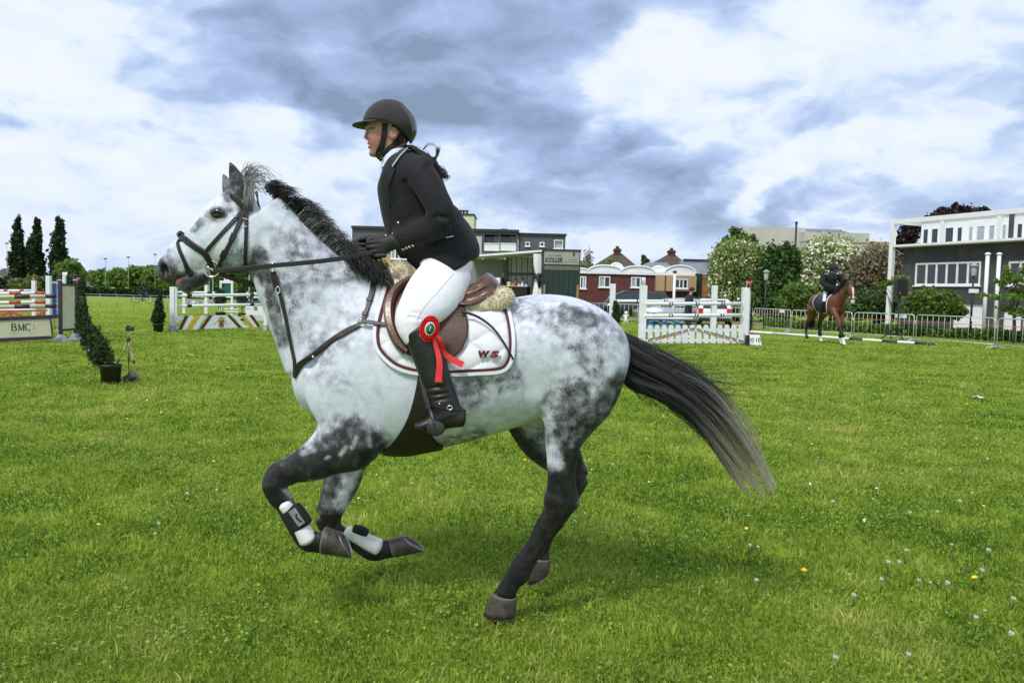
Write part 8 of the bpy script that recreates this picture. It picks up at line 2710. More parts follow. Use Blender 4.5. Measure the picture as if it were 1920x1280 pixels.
for (x, y) in ((1664, 628), (1690, 630)):
 MB(True).tube([pt(1683, 628, Yk), pt(x, y, Yk)], .014, 6).build('brace', black_paint, spk)
ls = empty('loudspeaker', tuple(b_top), 0, 'black loudspeaker box up on a tripod stand before the dark house', 'loudspeaker')
z0, z1 = pt(1688, 555, Yk).z, pt(1688, 523, Yk).z
MB().prism([(-.22, -.19), (.22, -.19), (.15, .19), (-.15, .19)], Matrix.Translation((b_top.x, b_top.y, (z0 + z1) / 2)) @ Matrix.Rotation(R(-90), 4, 'X'), z1 - z0).build('cabinet', black_paint, ls, bevel=.02)
MB().box((b_top.x - .17, b_top.y - .205, z0 + .05), (b_top.x + .17, b_top.y - .192, z1 - .05)).build('grille', neoprene, ls)
MB(True).sphere((b_top.x - .10, b_top.y - .2, z0 + .12), .03, 8, 6).build('badge', gold_paint, ls)
# - green sales trailer and open stage trailer
F7 = Facade(1017, 41, 1087, 41)
kt = empty('trailer', tuple(F7.a), 0, 'dark green trailer with grey sign reading KOLLER above the horse\'s rump', 'trailer')
q = F7.R(1018, 468, 1086.5, 570)
zs0, zs1 = F7.sz(1052, 495.5)[1], q[3]
zg = F7.sz(1052, 507)[1]
sign_grey = mat('grey sign board', (0.33, 0.33, 0.29), rough=0.6, var=0.08, scale=2, dirt=(0.22, 0.22, 0.19), dirt_amt=.4)
trim_grey = mat('dark grey board', (0.13, 0.13, 0.115), rough=0.7, var=.1)
F7.box(MB(), (q[0], .45, q[2], zs1), -4.5, -.06).build('body', green_paint, kt)
wpl = (q[2] - q[0]) / 7
for i in range(7):
 F7.box(MB(), (q[0] + wpl * i + .012, .5, q[0] + wpl * (i + 1) - .012, zg), -.06, -.03 - .008 * (i % 2)).build('plank', green_paint, kt)
F7.box(MB(), (q[0] + .04, zg + .02, q[2] - .02, zs0 - .06), -.06, -.02).build('board', trim_grey, kt)
F7.box(MB(), (q[0] - .02, zs0 - .06, q[2] + .02, zs0), -.06, .0).build('trim', roof_edge, kt)
F7.box(MB(), (q[0] + .03, zs0, q[2] - .03, zs1 - .08), -.06, .0).build('sign', sign_grey, kt)
F7.box(MB(), (q[0] - .03, zs1 - .08, q[2] + .05, zs1 + .02), -4.55, .03).build('roof', roof_edge, kt)
for sx in (q[0] - .02, q[2] - .03):
 F7.box(MB(), (sx, .45, sx + .05, zs1 - .08), -.059, .02).build('trim', roof_edge, kt)
for x in (1020.5, 1083):
 c = F7.sz(x, 540)[0]
 F7.box(MB(), (c - .05, .6, c + .05, F7.sz(x, 534)[1]), -.02, .03).build('wooden_bar', mat('pine', (0.36, 0.20, 0.07), .6) if x < 1030 else MATS['pine'], kt)
def ftext(fc, txt, px, py, wpx, hpx, parent, m_=None, **k):
 s_, z = fc.sz(px, py)
 M = fc.M @ Matrix.Translation((s_, -.004, z))
 kk = (fc.a.y) / FPX
 return place_text('lettering', txt, M, .3, m_ or print_mat, parent, width=wpx * kk, height=hpx * kk, depth=.006, **k)
ftext(F7, 'KOLLER', 1038.5, 487.5, 33, 9.5, kt, shear=.22, bold=.012)
ftext(F7, 'Slagerij en worstmakerij', 1040.5, 479, 25, 2.6, kt, shear=.2)
ftext(F7, 'ambachtelijk', 1075, 487, 15, 1.8, kt)
ftext(F7, 'vlees en vleeswaren', 1070.5, 490.8, 25, 1.8, kt)
mb = MB(True)
s_, z = F7.sz(1075.5, 476)
mb.tube([F7.M @ Vector((s_, -.01, z + .16)), F7.M @ Vector((s_ + .02, -.01, z)), F7.M @ Vector((s_, -.01, z - .12))], [.03, .05, .02], 6)
mb.build('emblem', print_mat, kt)
for x0 in (1030, 1074):
 c = F7.M @ Vector((F7.sz(x0, 560)[0], .8, .42))
 w_ = MB(True).lathe([(.05, -.1), (.40, -.1), (.42, -.06), (.42, .06), (.40, .1), (.05, .1)], 20, Matrix.Translation(c) @ Matrix.Rotation(R(90), 4, 'X')).build('wheel', black_paint, kt)
F8 = Facade(893, 43, 1016, 42)
stg = empty('stage_trailer', tuple(F8.a), 0, 'open sided trailer with pale boarded back wall and white roof edge behind the saddle', 'trailer')
wallm = mat('grey green wall', (0.22, 0.22, 0.185), rough=.8, var=.1)
q = F8.R(880, 478, 1018, 560)
qb = F8.R(948, 482, 1008, 552, -2.4)
F8.box(MB(), (q[0] - 2.0, .7, F8.sz(947, 500, -2.4)[0], F8.sz(920, 478)[1] - .1), -2.6, -2.4).build('side_wall', wallm, stg)
np_ = 6
for i in range(np_):
 w_ = (qb[2] - qb[0]) / np_
 F8.box(MB(), (qb[0] + w_ * i + .02, .7, qb[0] + w_ * (i + 1) - .02, qb[3]), -2.55, -2.46 + .01 * (i % 2)).build('wall_board', cream_wall, stg)
F8.box(MB(), (qb[0] - .02, .7, qb[2] + .02, qb[3]), -2.62, -2.56).build('back_wall', wallm, stg)
r_ = F8.R(948, 511, 1006, 516, -2.4)
F8.box(MB(), r_, -2.45, -2.36).build('cross_rail', trim_grey, stg)
c = F8.sz(947.5, 500, -2.3)[0]
F8.box(MB(), (c - .12, .7, c + .12, qb[3]), -2.44, -2.3).build('upright', trim_grey, stg)
P = [F8.M @ Vector((F8.sz(x, y)[0], 0, F8.sz(x, y)[1])) for x, y in ((860, 480), (1016, 468.5))]
bk = F8.M.to_3x3() @ Vector((0, 3.0, 0))
MB().add([P[0], P[1], P[1] + bk, P[0] + bk] + [p - Vector((0, 0, .10)) for p in (P[0], P[1], P[1] + bk, P[0] + bk)], [(0, 1, 2, 3), (7, 6, 5, 4), (0, 4, 5, 1), (1, 5, 6, 2), (2, 6, 7, 3), (3, 7, 4, 0)]).build('roof', white_paint, stg)
F8.box(MB(), (q[0] - 2, .55, q[2], .70), -2.7, 0).build('floor', trim_grey, stg)
for x in (905, 947):
 s_, z = F8.sz(x, 485, -.3)
 MB(True).sphere(F8.M @ Vector((s_, .3, z)), .07, 8, 6).build('lamp', white_paint, stg)
cur = empty('curtain', tuple(F8.M @ Vector((F8.sz(1008, 550)[0], -.1, .7))), 0, 'white curtain gathered with a dark green cloth at the trailer edge', 'curtain')
mb = MB(True)
s0 = F8.sz(1008.5, 500, .1)[0]
rows = [(F8.sz(1008, 476, .1)[1], .235, -0.02), (F8.sz(1008, 495, .1)[1], .235, 0), (F8.sz(1008, 508, .1)[1], .20, .03), (F8.sz(1008, 516, .1)[1], .13, .06), (F8.sz(1008, 524, .1)[1], .16, .04), (F8.sz(1008, 538, .1)[1], .22, .03), (F8.sz(1008, 553, .1)[1], .28, .02), (.6, .30, .02)]
n = 24
for z, w_, dx in rows:
 for j in range(n):
  a = 2 * math.pi * j / n
  rr = 1 + .14 * math.sin(a * 7)
  mb.v.append(tuple(F8.M @ Vector((s0 + dx + w_ * rr * math.cos(a), -.1 + w_ * .5 * rr * math.sin(a), z))))
for i in range(len(rows) - 1):
 for j in range(n):
  k = (j + 1) % n
  mb.f.append((i * n + j, i * n + k, (i + 1) * n + k, (i + 1) * n + j))
mb.build('drape', jump_white, cur)
z = F8.sz(1008, 517, .1)[1]
mb = MB(True)
mb.sphere(F8.M @ Vector((s0 + .08, -.22, z)), .16, 10, 8, (.9, .5, .9))
mb.tube([F8.M @ Vector((s0 - .2, -.24, z - .1)), F8.M @ Vector((s0 + .05, -.26, z)), F8.M @ Vector((s0 + .12, -.24, z - .3)), F8.M @ Vector((s0 + .13, -.2, z - .62))], [.10, .12, .12, .05], 8)
mb.build('tie_back', jump_green if False else green_paint, cur)
tb = empty('table', tuple(F8.M @ Vector((F8.sz(960, 540)[0], -.2, .0))), 0, 'long table with dark cloth under the open trailer', 'table')
t0, t1, zt = F8.sz(928, 538)[0], F8.sz(990, 538)[0], F8.sz(960, 536)[1]
F8.box(MB(), (t0, zt - .03, t1, zt), -.5, .25).build('table_top', cream_wall, tb)
F8.box(MB(), (t0, 0.02, t1, zt - .03), -.46, .21).build('table_cloth', neoprene, tb)
for x, hh, m_, lab in ((932, .42, jump_white, 'white upright board on the trailer table, left end'), (954, .22, jump_cream, 'cream box on the trailer table'), (962, .14, orange_paint, 'orange packet on the trailer table'), (941, .12, black_paint, 'dark box on the trailer table')):
 s_ = F8.sz(x, 530)[0]
 o = F8.box(MB(), (s_ - (.16 if hh > .3 else .09), zt + .002, s_ + (.16 if hh > .3 else .09), zt + hh), -.2, .02).build('box', m_, None, bevel=.01)
 tag(o, lab, 'box')
# - people in the background
def person_mesh(s, J, sc=1.0):
 """J: joints dict in world coordinates (Vector); blends a whole body"""
 def ch(pts, k=.02 * sc, cap=.7):
  s.chain([(np.array(tuple(p)), r * sc, (rl if rl else r) * sc) for p, r, rl in pts], k=k, cap=cap, sub=4)
 ch([(J['pelvis'], .125, .155), (J['waist'], .110, .140), (J['chest'], .125, .165), (J['neck'], .075, .10)], .04)
 ch([(J['neck'], .055, 0), (J['head'] - Vector((0, 0, .09)), .052, 0)])
 s.ell(J['head'], (.095 * sc, .078 * sc, .118 * sc), .02)
 for a in 'lr':
  ch([(J['sh' + a], .065, .062), (J['el' + a], .048, .048), (J['wr' + a], .035, .034)])
  ch([(J['hip' + a], .095, .085), (J['kn' + a], .065, .062), (J['an' + a], .045, .043)], .03)
  ch([(J['an' + a] - Vector((0, 0, .02)), .045, .04), (J['toe' + a], .032, .038)])
  ch([(J['wr' + a], .034, .030), (J['ha' + a], .036, .022), (J['ha' + a] + (J['ha' + a] - J['wr' + a]) * .55, .020, .028)])
def paint(V, regions, default):
 col = np.tile(np.array(default, float), (len(V), 1))
 for f, c in regions:
  col[f(V)] = c
 return col
cloth_attr = mat('painted cloth and skin', (1, 1, 1), rough=.8, var=.15, scale=14, attr='cloth', bump=.2, bscale=30)
def make_person(label, J, regions, default, group, h=.02, extra=None, name='person'):
 pts = np.array([tuple(v) for v in J.values()])
 s = SDF(pts.min(0) - .25, pts.max(0) + .25, h)
 person_mesh(s, J)
 V, Q = s.mesh(1)
 col = paint(V, regions, default)
 e = empty(name, tuple(J['pelvis']), 0, label, 'person', group)
 link_mesh('body', np_mesh('body', V, Q, {'cloth': ('FLOAT_COLOR', col)}, smooth=True), cloth_attr, e)
 return e
# walking steward behind the picket jump, facing right
Ym = 33.0
foot = gx(1290, Ym)
foot.x = pt(1289, 632, Ym).x
Hm = pt(1290, 537.5, Ym).z
k_ = Hm / 1.80
def mv(x, y, z):
 return Vector((foot.x + x * k_, Ym + y * k_, z * k_))
Jm = dict(pelvis=mv(0, 0, .95), waist=mv(.0, 0, 1.12), chest=mv(.01, 0, 1.34), neck=mv(.04, 0, 1.50), head=mv(.09, 0, 1.66), shl=mv(.01, -.19, 1.43), shr=mv(.01, .19, 1.43), ell=mv(-.05, -.25, 1.15), elr=mv(-.03, .25, 1.15),
           wrl=mv(.06, -.25, .92), wrr=mv(.10, .24, .93), hal=mv(.10, -.24, .85), har=mv(.14, .22, .86), hipl=mv(0, -.09, .90), hipr=mv(0, .09, .90), knl=mv(.06, -.10, .50), knr=mv(-.01, .10, .50), anl=mv(.03, -.10, .09), anr=mv(-.12, .10, .10), toel=mv(.20, -.10, .04), toer=mv(.05, .10, .04))
navy = (0.016, 0.020, 0.036)
skin_c = (0.42, 0.24, 0.18)
man = make_person('person in dark navy jacket and maroon cap standing behind the picket jump', Jm, [
 (lambda V: V[:, 2] > 1.50 * k_, skin_c), (lambda V: (V[:, 2] < .92 * k_) & (np.abs(V[:, 1] - Ym) < .21 * k_), (.02, .021, .028)), (lambda V: V[:, 2] < .11 * k_, (.02, .018, .016)),
 (lambda V: (V[:, 2] < .93 * k_) & (np.abs(V[:, 1] - Ym) > .205 * k_), skin_c)], navy, 'people standing about')
s = SDF(tuple(mv(-.3, -.35, .70)), tuple(mv(.35, .35, 1.6)), .018)
s.chain([(np.array(tuple(mv(0, 0, .80))), .155 * k_, .19 * k_), (np.array(tuple(Jm['waist'])), .135 * k_, .175 * k_), (np.array(tuple(Jm['chest'])), .15 * k_, .20 * k_), (np.array(tuple(Jm['neck'])), .09 * k_, .11 * k_)], k=.04, cap=.25)
for a in 'lr':
 s.chain([(np.array(tuple(Jm['sh' + a])), .085 * k_, .08 * k_), (np.array(tuple(Jm['el' + a])), .065 * k_, .065 * k_), (np.array(tuple(Jm['wr' + a])), .052 * k_, .05 * k_)], k=.03, cap=.3)
V_, Q_ = s.mesh(1)
navy_cloth = mat('navy cloth', navy, rough=.85, var=.25, scale=8, bump=.3, bscale=14)
link_mesh('jacket', np_mesh('jacket', V_, Q_, smooth=True), navy_cloth, man)
cap_m = mat('maroon cap', (.055, .014, .024), rough=.8)
cp = MB(True)
cp.sphere(Jm['head'] + Vector((-.005, 0, .045)) * k_, .108 * k_, 14, 10, (1.0, .9, .85))
cp.sphere(Jm['head'] + Vector((.11, 0, .045)) * k_, .07 * k_, 12, 6, (1.1, .95, .16))
cp.build('cap', cap_m, man)
def seated(label, px, Y, ytop, shirt, hair, ztab):
 hd = pt(px, ytop + 4, Y)
 k = 1.0
 d = lambda x, y, z: hd + Vector((x, y, z)) * k
 J = dict(pelvis=d(0, .1, -.82), waist=d(0, .08, -.62), chest=d(0, .03, -.40), neck=d(0, .0, -.2), head=d(0, 0, 0), shl=d(-.19, .02, -.28), shr=d(.19, .02, -.28), ell=d(-.25, -.12, -.52), elr=d(.25, -.12, -.52), wrl=d(-.10, -.30, -.55), wrr=d(.10, -.30, -.55),
            hal=d(-.04, -.36, -.53), har=d(.04, -.36, -.53), hipl=d(-.09, .08, -.86), hipr=d(.09, .08, -.86), knl=d(-.1, -.34, -.86), knr=d(.1, -.34, -.86), anl=d(-.1, -.36, -1.2), anr=d(.1, -.36, -1.2), toel=d(-.1, -.5, -1.24), toer=d(.1, -.5, -1.24))
 zh = hd.z
 e = make_person(label, J, [(lambda V: V[:, 2] > zh - .19, skin_c), (lambda V: (V[:, 2] > zh - .02) | ((V[:, 1] > hd.y + .02) & (V[:, 2] > zh - .15)), hair), (lambda V: V[:, 2] < zh - .78, (.03, .03, .04)),
                 (lambda V: (V[:, 1] < hd.y - .29) & (V[:, 2] > zh - .62), skin_c)], shirt, 'people seated at the trailer table', .022)
 return e
seated('person in white shirt sitting at the trailer table, turned left', 980, 43.4, 520, (.72, .74, .76), (.035, .02, .015), 1)
seated('person with reddish hair and dark top sitting at the trailer table', 967, 43.6, 521.5, (.10, .03, .025), (.14, .05, .03), 1)
st_ = gx(941.5, 44.2)
zt = pt(941.5, 507, 44.2).z
kk = zt / 1.78
d = lambda x, y, z: Vector((st_.x + x * kk, 44.2 + y * kk, z * kk))
Js = dict(pelvis=d(0, 0, .95), waist=d(0, 0, 1.12), chest=d(0, 0, 1.34), neck=d(0, 0, 1.5), head=d(0, 0, 1.66), shl=d(-.19, 0, 1.43), shr=d(.19, 0, 1.43), ell=d(-.24, 0, 1.15), elr=d(.24, 0, 1.15), wrl=d(-.22, -.1, .93), wrr=d(.22, -.1, .93), hal=d(-.2, -.14, .86), har=d(.2, -.14, .86),
           hipl=d(-.09, 0, .9), hipr=d(.09, 0, .9), knl=d(-.1, 0, .5), knr=d(.1, 0, .5), anl=d(-.1, 0, .08), anr=d(.1, 0, .08), toel=d(-.1, -.12, .03), toer=d(.1, -.12, .03))
make_person('person in dark clothes standing behind the trailer table', Js, [(lambda V: V[:, 2] > 1.53 * kk, skin_c), (lambda V: V[:, 2] > 1.70 * kk, (.02, .015, .012))], (.018, .018, .022), 'people standing about', .022)
# cyclist far across the field
Yc = 64
c0 = gx(267, Yc)
bike = empty('bicycle', tuple(c0), 0, 'bicycle ridden across the far side of the field', 'bicycle')
fr = MB(True)
for dx in (-.55, .52):
 w_ = MB(True).tube([(c0.x + dx + .34 * math.cos(t), Yc, .35 + .34 * math.sin(t)) for t in np.linspace(0, 2 * math.pi, 21)], .022, 6, cap=False).build('wheel', black_paint, bike)
fr.tube([(c0.x - .55, Yc, .35), (c0.x - .2, Yc, .85), (c0.x + .38, Yc, .85), (c0.x + .52, Yc, .35)], .025, 6)
fr.tube([(c0.x - .55, Yc, .35), (c0.x - .05, Yc, .32), (c0.x + .38, Yc, .80)], .025, 6)
fr.tube([(c0.x - .2, Yc, .95), (c0.x - .05, Yc, .32)], .025, 6)
fr.tube([(c0.x + .36, Yc, .85), (c0.x + .34, Yc, 1.08), (c0.x + .22, Yc, 1.1)], .02, 6)
fr.build('frame', jump_blue, bike)
d = lambda x, y, z: Vector((c0.x + x, Yc + y, z))
Jc = dict(pelvis=d(-.2, 0, 1.02), waist=d(-.12, 0, 1.2), chest=d(.0, 0, 1.42), neck=d(.07, 0, 1.56), head=d(.12, 0, 1.72), shl=d(.02, -.18, 1.48), shr=d(.02, .18, 1.48), ell=d(.15, -.22, 1.25), elr=d(.15, .22, 1.25), wrl=d(.28, -.2, 1.15), wrr=d(.28, .2, 1.15), hal=d(.31, -.2, 1.13), har=d(.31, .2, 1.13),
           hipl=d(-.18, -.09, 1.0), hipr=d(-.18, .09, 1.0), knl=d(.16, -.1, .82), knr=d(.1, .1, .62), anl=d(.02, -.1, .45), anr=d(-.08, .1, .25), toel=d(.14, -.1, .40), toer=d(.06, .1, .18))
make_person('person in black riding a bicycle across the far field', Jc, [(lambda V: (V[:, 2] > 1.6) & (V[:, 2] < 1.78) & (V[:, 0] > c0.x + .14), skin_c)], (.012, .012, .014), 'people moving on wheels or horses', .025)
# - cars behind the jump
car_glass = mat('car glass', (0.025, 0.03, 0.035), rough=.06, spec=.8, var=.2)
tyre = mat('tyre rubber', (0.014, 0.014, 0.014), rough=.85)
rim = mat('wheel rim', (0.45, 0.46, 0.48), rough=.35, metal=.8)
red_lamp = mat('red tail lamp', (0.50, 0.02, 0.02), rough=.15, spec=.7)
plate_y = mat('yellow number plate', (0.62, 0.36, 0.03), rough=.4)
def car(label, c, rz, prof, glass_prof, width, paint_m, rear=True):
 """prof: side outline [(x,z)]; glass_prof: side window outline; the car points along +x"""
 M = Matrix.Translation(c) @ Matrix.Rotation(rz, 4, 'Z')
 e = empty('parked_car', tuple(c), 0, label, 'car', 'cars parked behind the ring')
 zs = [p[1] for p in prof]
 zb = max(zs)
 mb = MB(True)
 n = len(prof)
 sec = [(-1, .78), (-.97, .97), (-.80, 1.0), (.80, 1.0), (.97, .97), (1, .78)]
 for sx, sc_ in ((-1.0, .93), (-.90, 1.0), (0, 1.0), (.90, 1.0), (1.0, .93)):
  for x, z in prof:
   t = max(0, (z - .9) / (zb - .9)) if z > .9 else 0
   yw = width / 2 * sx * (1 - .17 * t)
   mb.v.append(tuple(M @ Vector((x * (.985 if abs(sx) == 1 else 1), yw, .25 + (z - .25) * (1 if abs(sx) < 1 else .985)))))
 for i in range(4):
  for j in range(n):
   q = (j + 1) % n
   mb.f.append((i * n + j, i * n + q, (i + 1) * n + q, (i + 1) * n + j))
 mb.f.append(tuple(range(n)))
 mb.f.append(tuple(range(5 * n - 1, 4 * n - 1, -1)))
 mb.build('body', paint_m, e)
 for sg in (-1, 1):
  g_ = MB()
  V0 = []
  for x, z in glass_prof:
   t = max(0, (z - .9) / (zb - .9))
   V0.append(M @ Vector((x, sg * (width / 2 * (1 - .17 * t) + .006), z)))
  nrm = (M.to_3x3() @ Vector((0, sg, 0))) * .012
  k = len(V0)
  g_.add([v + nrm for v in V0] + [v - nrm for v in V0], [tuple(range(k)), tuple(range(2 * k - 1, k - 1, -1))] + [(i, i + k, (i + 1) % k + k, (i + 1) % k) for i in range(k)])
  g_.build('window', car_glass, e)
 xr = min(p[0] for p in prof)
 xf = max(p[0] for p in prof)
 for x in (xr + .75, xf - .82):
  for sg in (-1, 1):
   Mw = M @ Matrix.Translation((x, sg * (width / 2 - .08), .32)) @ Matrix.Rotation(R(90), 4, 'X')
   w_ = MB(True).lathe([(.18, -.1), (.30, -.1), (.32, -.06), (.32, .06), (.30, .1), (.18, .1)], 20, Mw).build('wheel', tyre, e)
   MB(True).lathe([(.04, -.112), (.19, -.108), (.20, .0), (.19, .108), (.04, .112)], 16, Mw).build('rim', rim, w_)
 zg0, zg1 = min(p[1] for p in glass_prof), max(p[1] for p in glass_prof)
 xs = xr + .10
 V0 = [(xr + .06, -.62, zg0), (xr + .06, .62, zg0), (xr + .30, .52, zg1), (xr + .30, -.52, zg1)]
 mb = MB()
 P = [M @ Vector(v) for v in V0]
 nb_ = (M.to_3x3() @ Vector((-1, 0, .35))).normalized() * .03
 mb.add([p + nb_ for p in P] + [p - nb_ for p in P], [(0, 1, 2, 3), (7, 6, 5, 4), (0, 4, 5, 1), (1, 5, 6, 2), (2, 6, 7, 3), (3, 7, 4, 0)])
 mb.build('rear_window', car_glass, e)
 for sg in (-1, 1):
  MB().box((xr - .03, sg * .72 - .12, .72), (xr + .10, sg * .72 + .12, 1.02), M).build('tail_lamp', red_lamp, e, bevel=.02)
  MB().box((xf - .12, sg * .62 - .15, .62), (xf + .02, sg * .62 + .15, .78), M).build('headlight', curtain_glass, e, bevel=.02)
 MB().box((xr - .035, -.26, .62), (xr + .02, .26, .73), M).build('number_plate', plate_y, e)
 MB().box((xr - .06, -width / 2 + .06, .34), (xr + .1, width / 2 - .06, .52), M).build('bumper', black_paint if paint_m is not MATS.get('black car paint') else paint_m, e, bevel=.03)
 return e
hatch = [(-2.0, .35), (-2.05, .75), (-1.98, 1.0), (-1.80, 1.28), (-1.55, 1.46), (-.6, 1.52), (.3, 1.46), (1.05, 1.02), (1.75, .90), (2.05, .70), (2.05, .35)]
hatch_g = [(-1.55, 1.02), (-1.40, 1.36), (-.5, 1.43), (.25, 1.38), (.88, 1.02)]
mpv = [(-2.3, .35), (-2.35, .9), (-2.2, 1.55), (-1.95, 1.85), (.5, 1.88), (1.25, 1.55), (1.75, 1.10), (2.3, .95), (2.4, .65), (2.4, .35)]
mpv_g = [(-2.0, 1.18), (-1.85, 1.66), (.45, 1.70), (1.05, 1.45), (1.5, 1.14)]
black_car = mat('black car paint', (0.012, 0.016, 0.018), rough=.18, coat=.6, var=.05)
white_car = mat('white car paint', (0.74, 0.76, 0.78), rough=.22, coat=.5, var=.03)
silver_car = mat('silver car paint', (0.44, 0.47, 0.50), rough=.25, metal=.5, coat=.5, var=.03)
c = gx(1182, 50)
car('black people carrier parked behind the crowd barrier and rear pole', c, math.pi, mpv, mpv_g, 1.85, black_car)
c = gx(1337, 43.5)
car('white car seen from behind with red tail lamps and yellow plate', c, R(78), hatch, hatch_g, 1.75, white_car)
c = gx(1258, 46.5)
car('silver car parked side on behind the blue trestle', c, math.pi + R(6), hatch, hatch_g, 1.72, silver_car)
# - bay horse and its rider
BR = Matrix.Identity(4)
def bay():
 Yb = 28.2
 base_c = gp(1567, 645.5)
 sc_ = (pt(1565, 495, Yb).z) / 2.42
 TH = R(99)
 M = Matrix.Translation((pt(1557, 640, Yb).x, Yb + .3, 0)) @ Matrix.Rotation(TH, 4, 'Z') @ Matrix.Scale(sc_, 4)
 def S_(pts, w_=None):
  return [(np.array((x, y, z)), r, w) for x, y, z, r, w in pts]
 s = SDF((-1.55, -.42, -.02), (1.0, .42, 1.95), .016)
 s.chain(S_([(-.62, 0, 1.22, .22, .15), (-.48, 0, 1.23, .29, .21), (-.2, 0, 1.20, .33, .26), (.15, 0, 1.21, .31, .27), (.45, 0, 1.27, .28, .265), (.66, 0, 1.26, .25, .24), (.82, 0, 1.20, .17, .16)]), k=.06, cap=.4)
 s.chain(S_([(-.52, 0, 1.36, .27, .13), (-.72, 0, 1.55, .20, .105), (-.88, 0, 1.70, .15, .085), (-.98, 0, 1.80, .115, .075)]), k=.06, cap=.4)
 s.chain(S_([(-.98, 0, 1.80, .10, .08), (-1.08, 0, 1.70, .125, .10), (-1.15, 0, 1.58, .115, .085), (-1.20, 0, 1.44, .085, .065), (-1.235, 0, 1.32, .070, .058), (-1.25, 0, 1.27, .05, .05)]), k=.04, cap=.6)
 for sd in (-1, 1):
  s.chain(S_([(-.97, sd * .06, 1.86, .03, .03), (-.985, sd * .075, 1.95, .022, .024), (-.99, sd * .08, 2.02, .006, .008)]), k=.015)
 legs = {('f', -1): [(-.45, 1.08, .13, .085), (-.50, .85, .085, .07), (-.56, .62, .062, .055), (-.56, .55, .055, .05), (-.52, .38, .036, .034), (-.50, .22, .036, .034), (-.54, .12, .038, .036), (-.57, .06, .05, .045), (-.58, .01, .055, .05)],
   ('f', 1): [(-.47, 1.08, .13, .085), (-.66, .90, .085, .07), (-.80, .70, .062, .055), (-.83, .64, .055, .05), (-.93, .46, .036, .034), (-1.02, .28, .036, .034), (-1.09, .17, .038, .036), (-1.13, .10, .05, .045), (-1.16, .05, .052, .05)],
   ('h', -1): [(.62, 1.08, .22, .12), (.60, .86, .14, .09), (.70, .66, .085, .062), (.76, .55, .068, .052), (.72, .40, .042, .038), (.66, .22, .040, .036), (.62, .12, .040, .038), (.58, .06, .05, .045), (.57, .01, .055, .05)],
   ('h', 1): [(.62, 1.08, .22, .12), (.70, .88, .14, .09), (.86, .70, .085, .062), (.96, .60, .068, .052), (.97, .46, .042, .038), (1.0, .30, .040, .036), (.96, .22, .042, .038), (.93, .17, .05, .045), (.91, .14, .052, .05)]}
 for (fh, sd), L in legs.items():
  yo = sd * (.13 if fh == 'f' else .15)
  s.chain(S_([(x, yo, z, r, w) for x, z, r, w in L]), k=.04, cap=.6)
 V, Q = s.mesh(1)
 V[:, 1] *= 1 + .22 * np.clip((V[:, 2] - .75) / .2, 0, 1) * np.clip((1.62 - V[:, 2]) / .2, 0, 1)
 bay_c, black_c, white_c = np.array((.118, .038, .016)), np.array((.012, .010, .010)), np.array((.68, .62, .58))
 col = np.tile(bay_c, (len(V), 1))
 dk = np.clip((.70 - V[:, 2]) / .18, 0, 1)
 col = col * (1 - dk[:, None]) + black_c * dk[:, None]
 sock = (V[:, 2] < .26) & ~((V[:, 0] > .85))
 col[sock] = white_c
 col[V[:, 2] < .055] = (.10, .08, .06)
 ear = (V[:, 2] > 1.86)
 col[ear] = black_c
 fr_ = (np.abs(V[:, 1]) < .030) & (V[:, 0] < -1.10 - (V[:, 2] - 1.6) * -.35 * 0) & (V[:, 2] < 1.72) & (V[:, 2] > 1.40) & (V[:, 0] < np.interp(V[:, 2], [1.3, 1.45, 1.6, 1.72], [-1.27, -1.24, -1.20, -1.12]))
 col[fr_] = white_c
 col[(V[:, 2] < 1.36) & (V[:, 2] > 1.22) & (V[:, 0] < -1.22) & (np.abs(V[:, 1]) < .06)] = (.72, .52, .48)
 tw = lambda P: (np.array(M)[:3, :3] @ P.T).T + np.array(M)[:3, 3]
 VW = tw(V)
 e = empty('horse', (M @ Vector((0, 0, 0))), 0, 'bay horse with white blaze and white socks trotting towards the camera at the right', 'horse', 'horses ridden in the arena')
 bay_mat = mat('bay coat', (1, 1, 1), rough=.45, var=.18, scale=6, attr='cloth', spec=.4)
 link_mesh('body', np_mesh('body', VW, Q, {'cloth': ('FLOAT_COLOR', col)}, smooth=True), bay_mat, e)
 g = np.random.default_rng(77)
 L = []
 for i in range(420):
  u = g.random()
  y0, z0 = g.normal(0, .03), 1.36
  p0 = np.array((.84, y0, 1.28))
  pl = np.array([p0, p0 + (.10, g.normal(0, .02), -.08), p0 + (.15 + g.normal(0, .03), g.normal(0, .05), -.40), p0 + (.10 + g.normal(0, .04), g.normal(0, .06), -.75 - g.random() * .12)])
  L.append((tw(bez(pl, 9)), (.010, .009, .009), (.014, .012, .011), 1))
 hair_mesh('tail', L, hair_mat, e, .006)
 L = []
 for i in range(420):
  u = g.random()
  p0 = np.array((-.98 + .5 * u, g.normal(0, .015), 1.92 - .34 * u + .02))
  pl = np.array([p0, p0 + (.03, .05, .04), p0 + (.05 + g.normal(0, .02), .10, -.03 + g.normal(0, .02)), p0 + (.04 + g.normal(0, .02), .12, -.12 + g.normal(0, .03))])
  L.append((tw(bez(pl, 7)), (.010, .009, .009), (.012, .011, .011), 1))
 for i in range(160):
  p0 = np.array((-.98, g.normal(0, .03), 1.93))
  pl = np.array([p0, p0 + (-.06, g.normal(0, .02), .02), p0 + (-.12, g.normal(0, .03), -.08), p0 + (-.15, g.normal(0, .03), -.2)])
  L.append((tw(bez(pl, 7)), (.010, .009, .009), (.012, .011, .011), 1))
 hair_mesh('mane', L, hair_mat, e, .005)
 Bv = bvh_of(VW, Q)
 def lo(x, y, z):
  return M @ Vector((x, y, z))
 br = empty('bridle', tuple(lo(-1.1, 0, 1.6)), 0, 'dark bridle with reins on the bay horse', 'bridle')
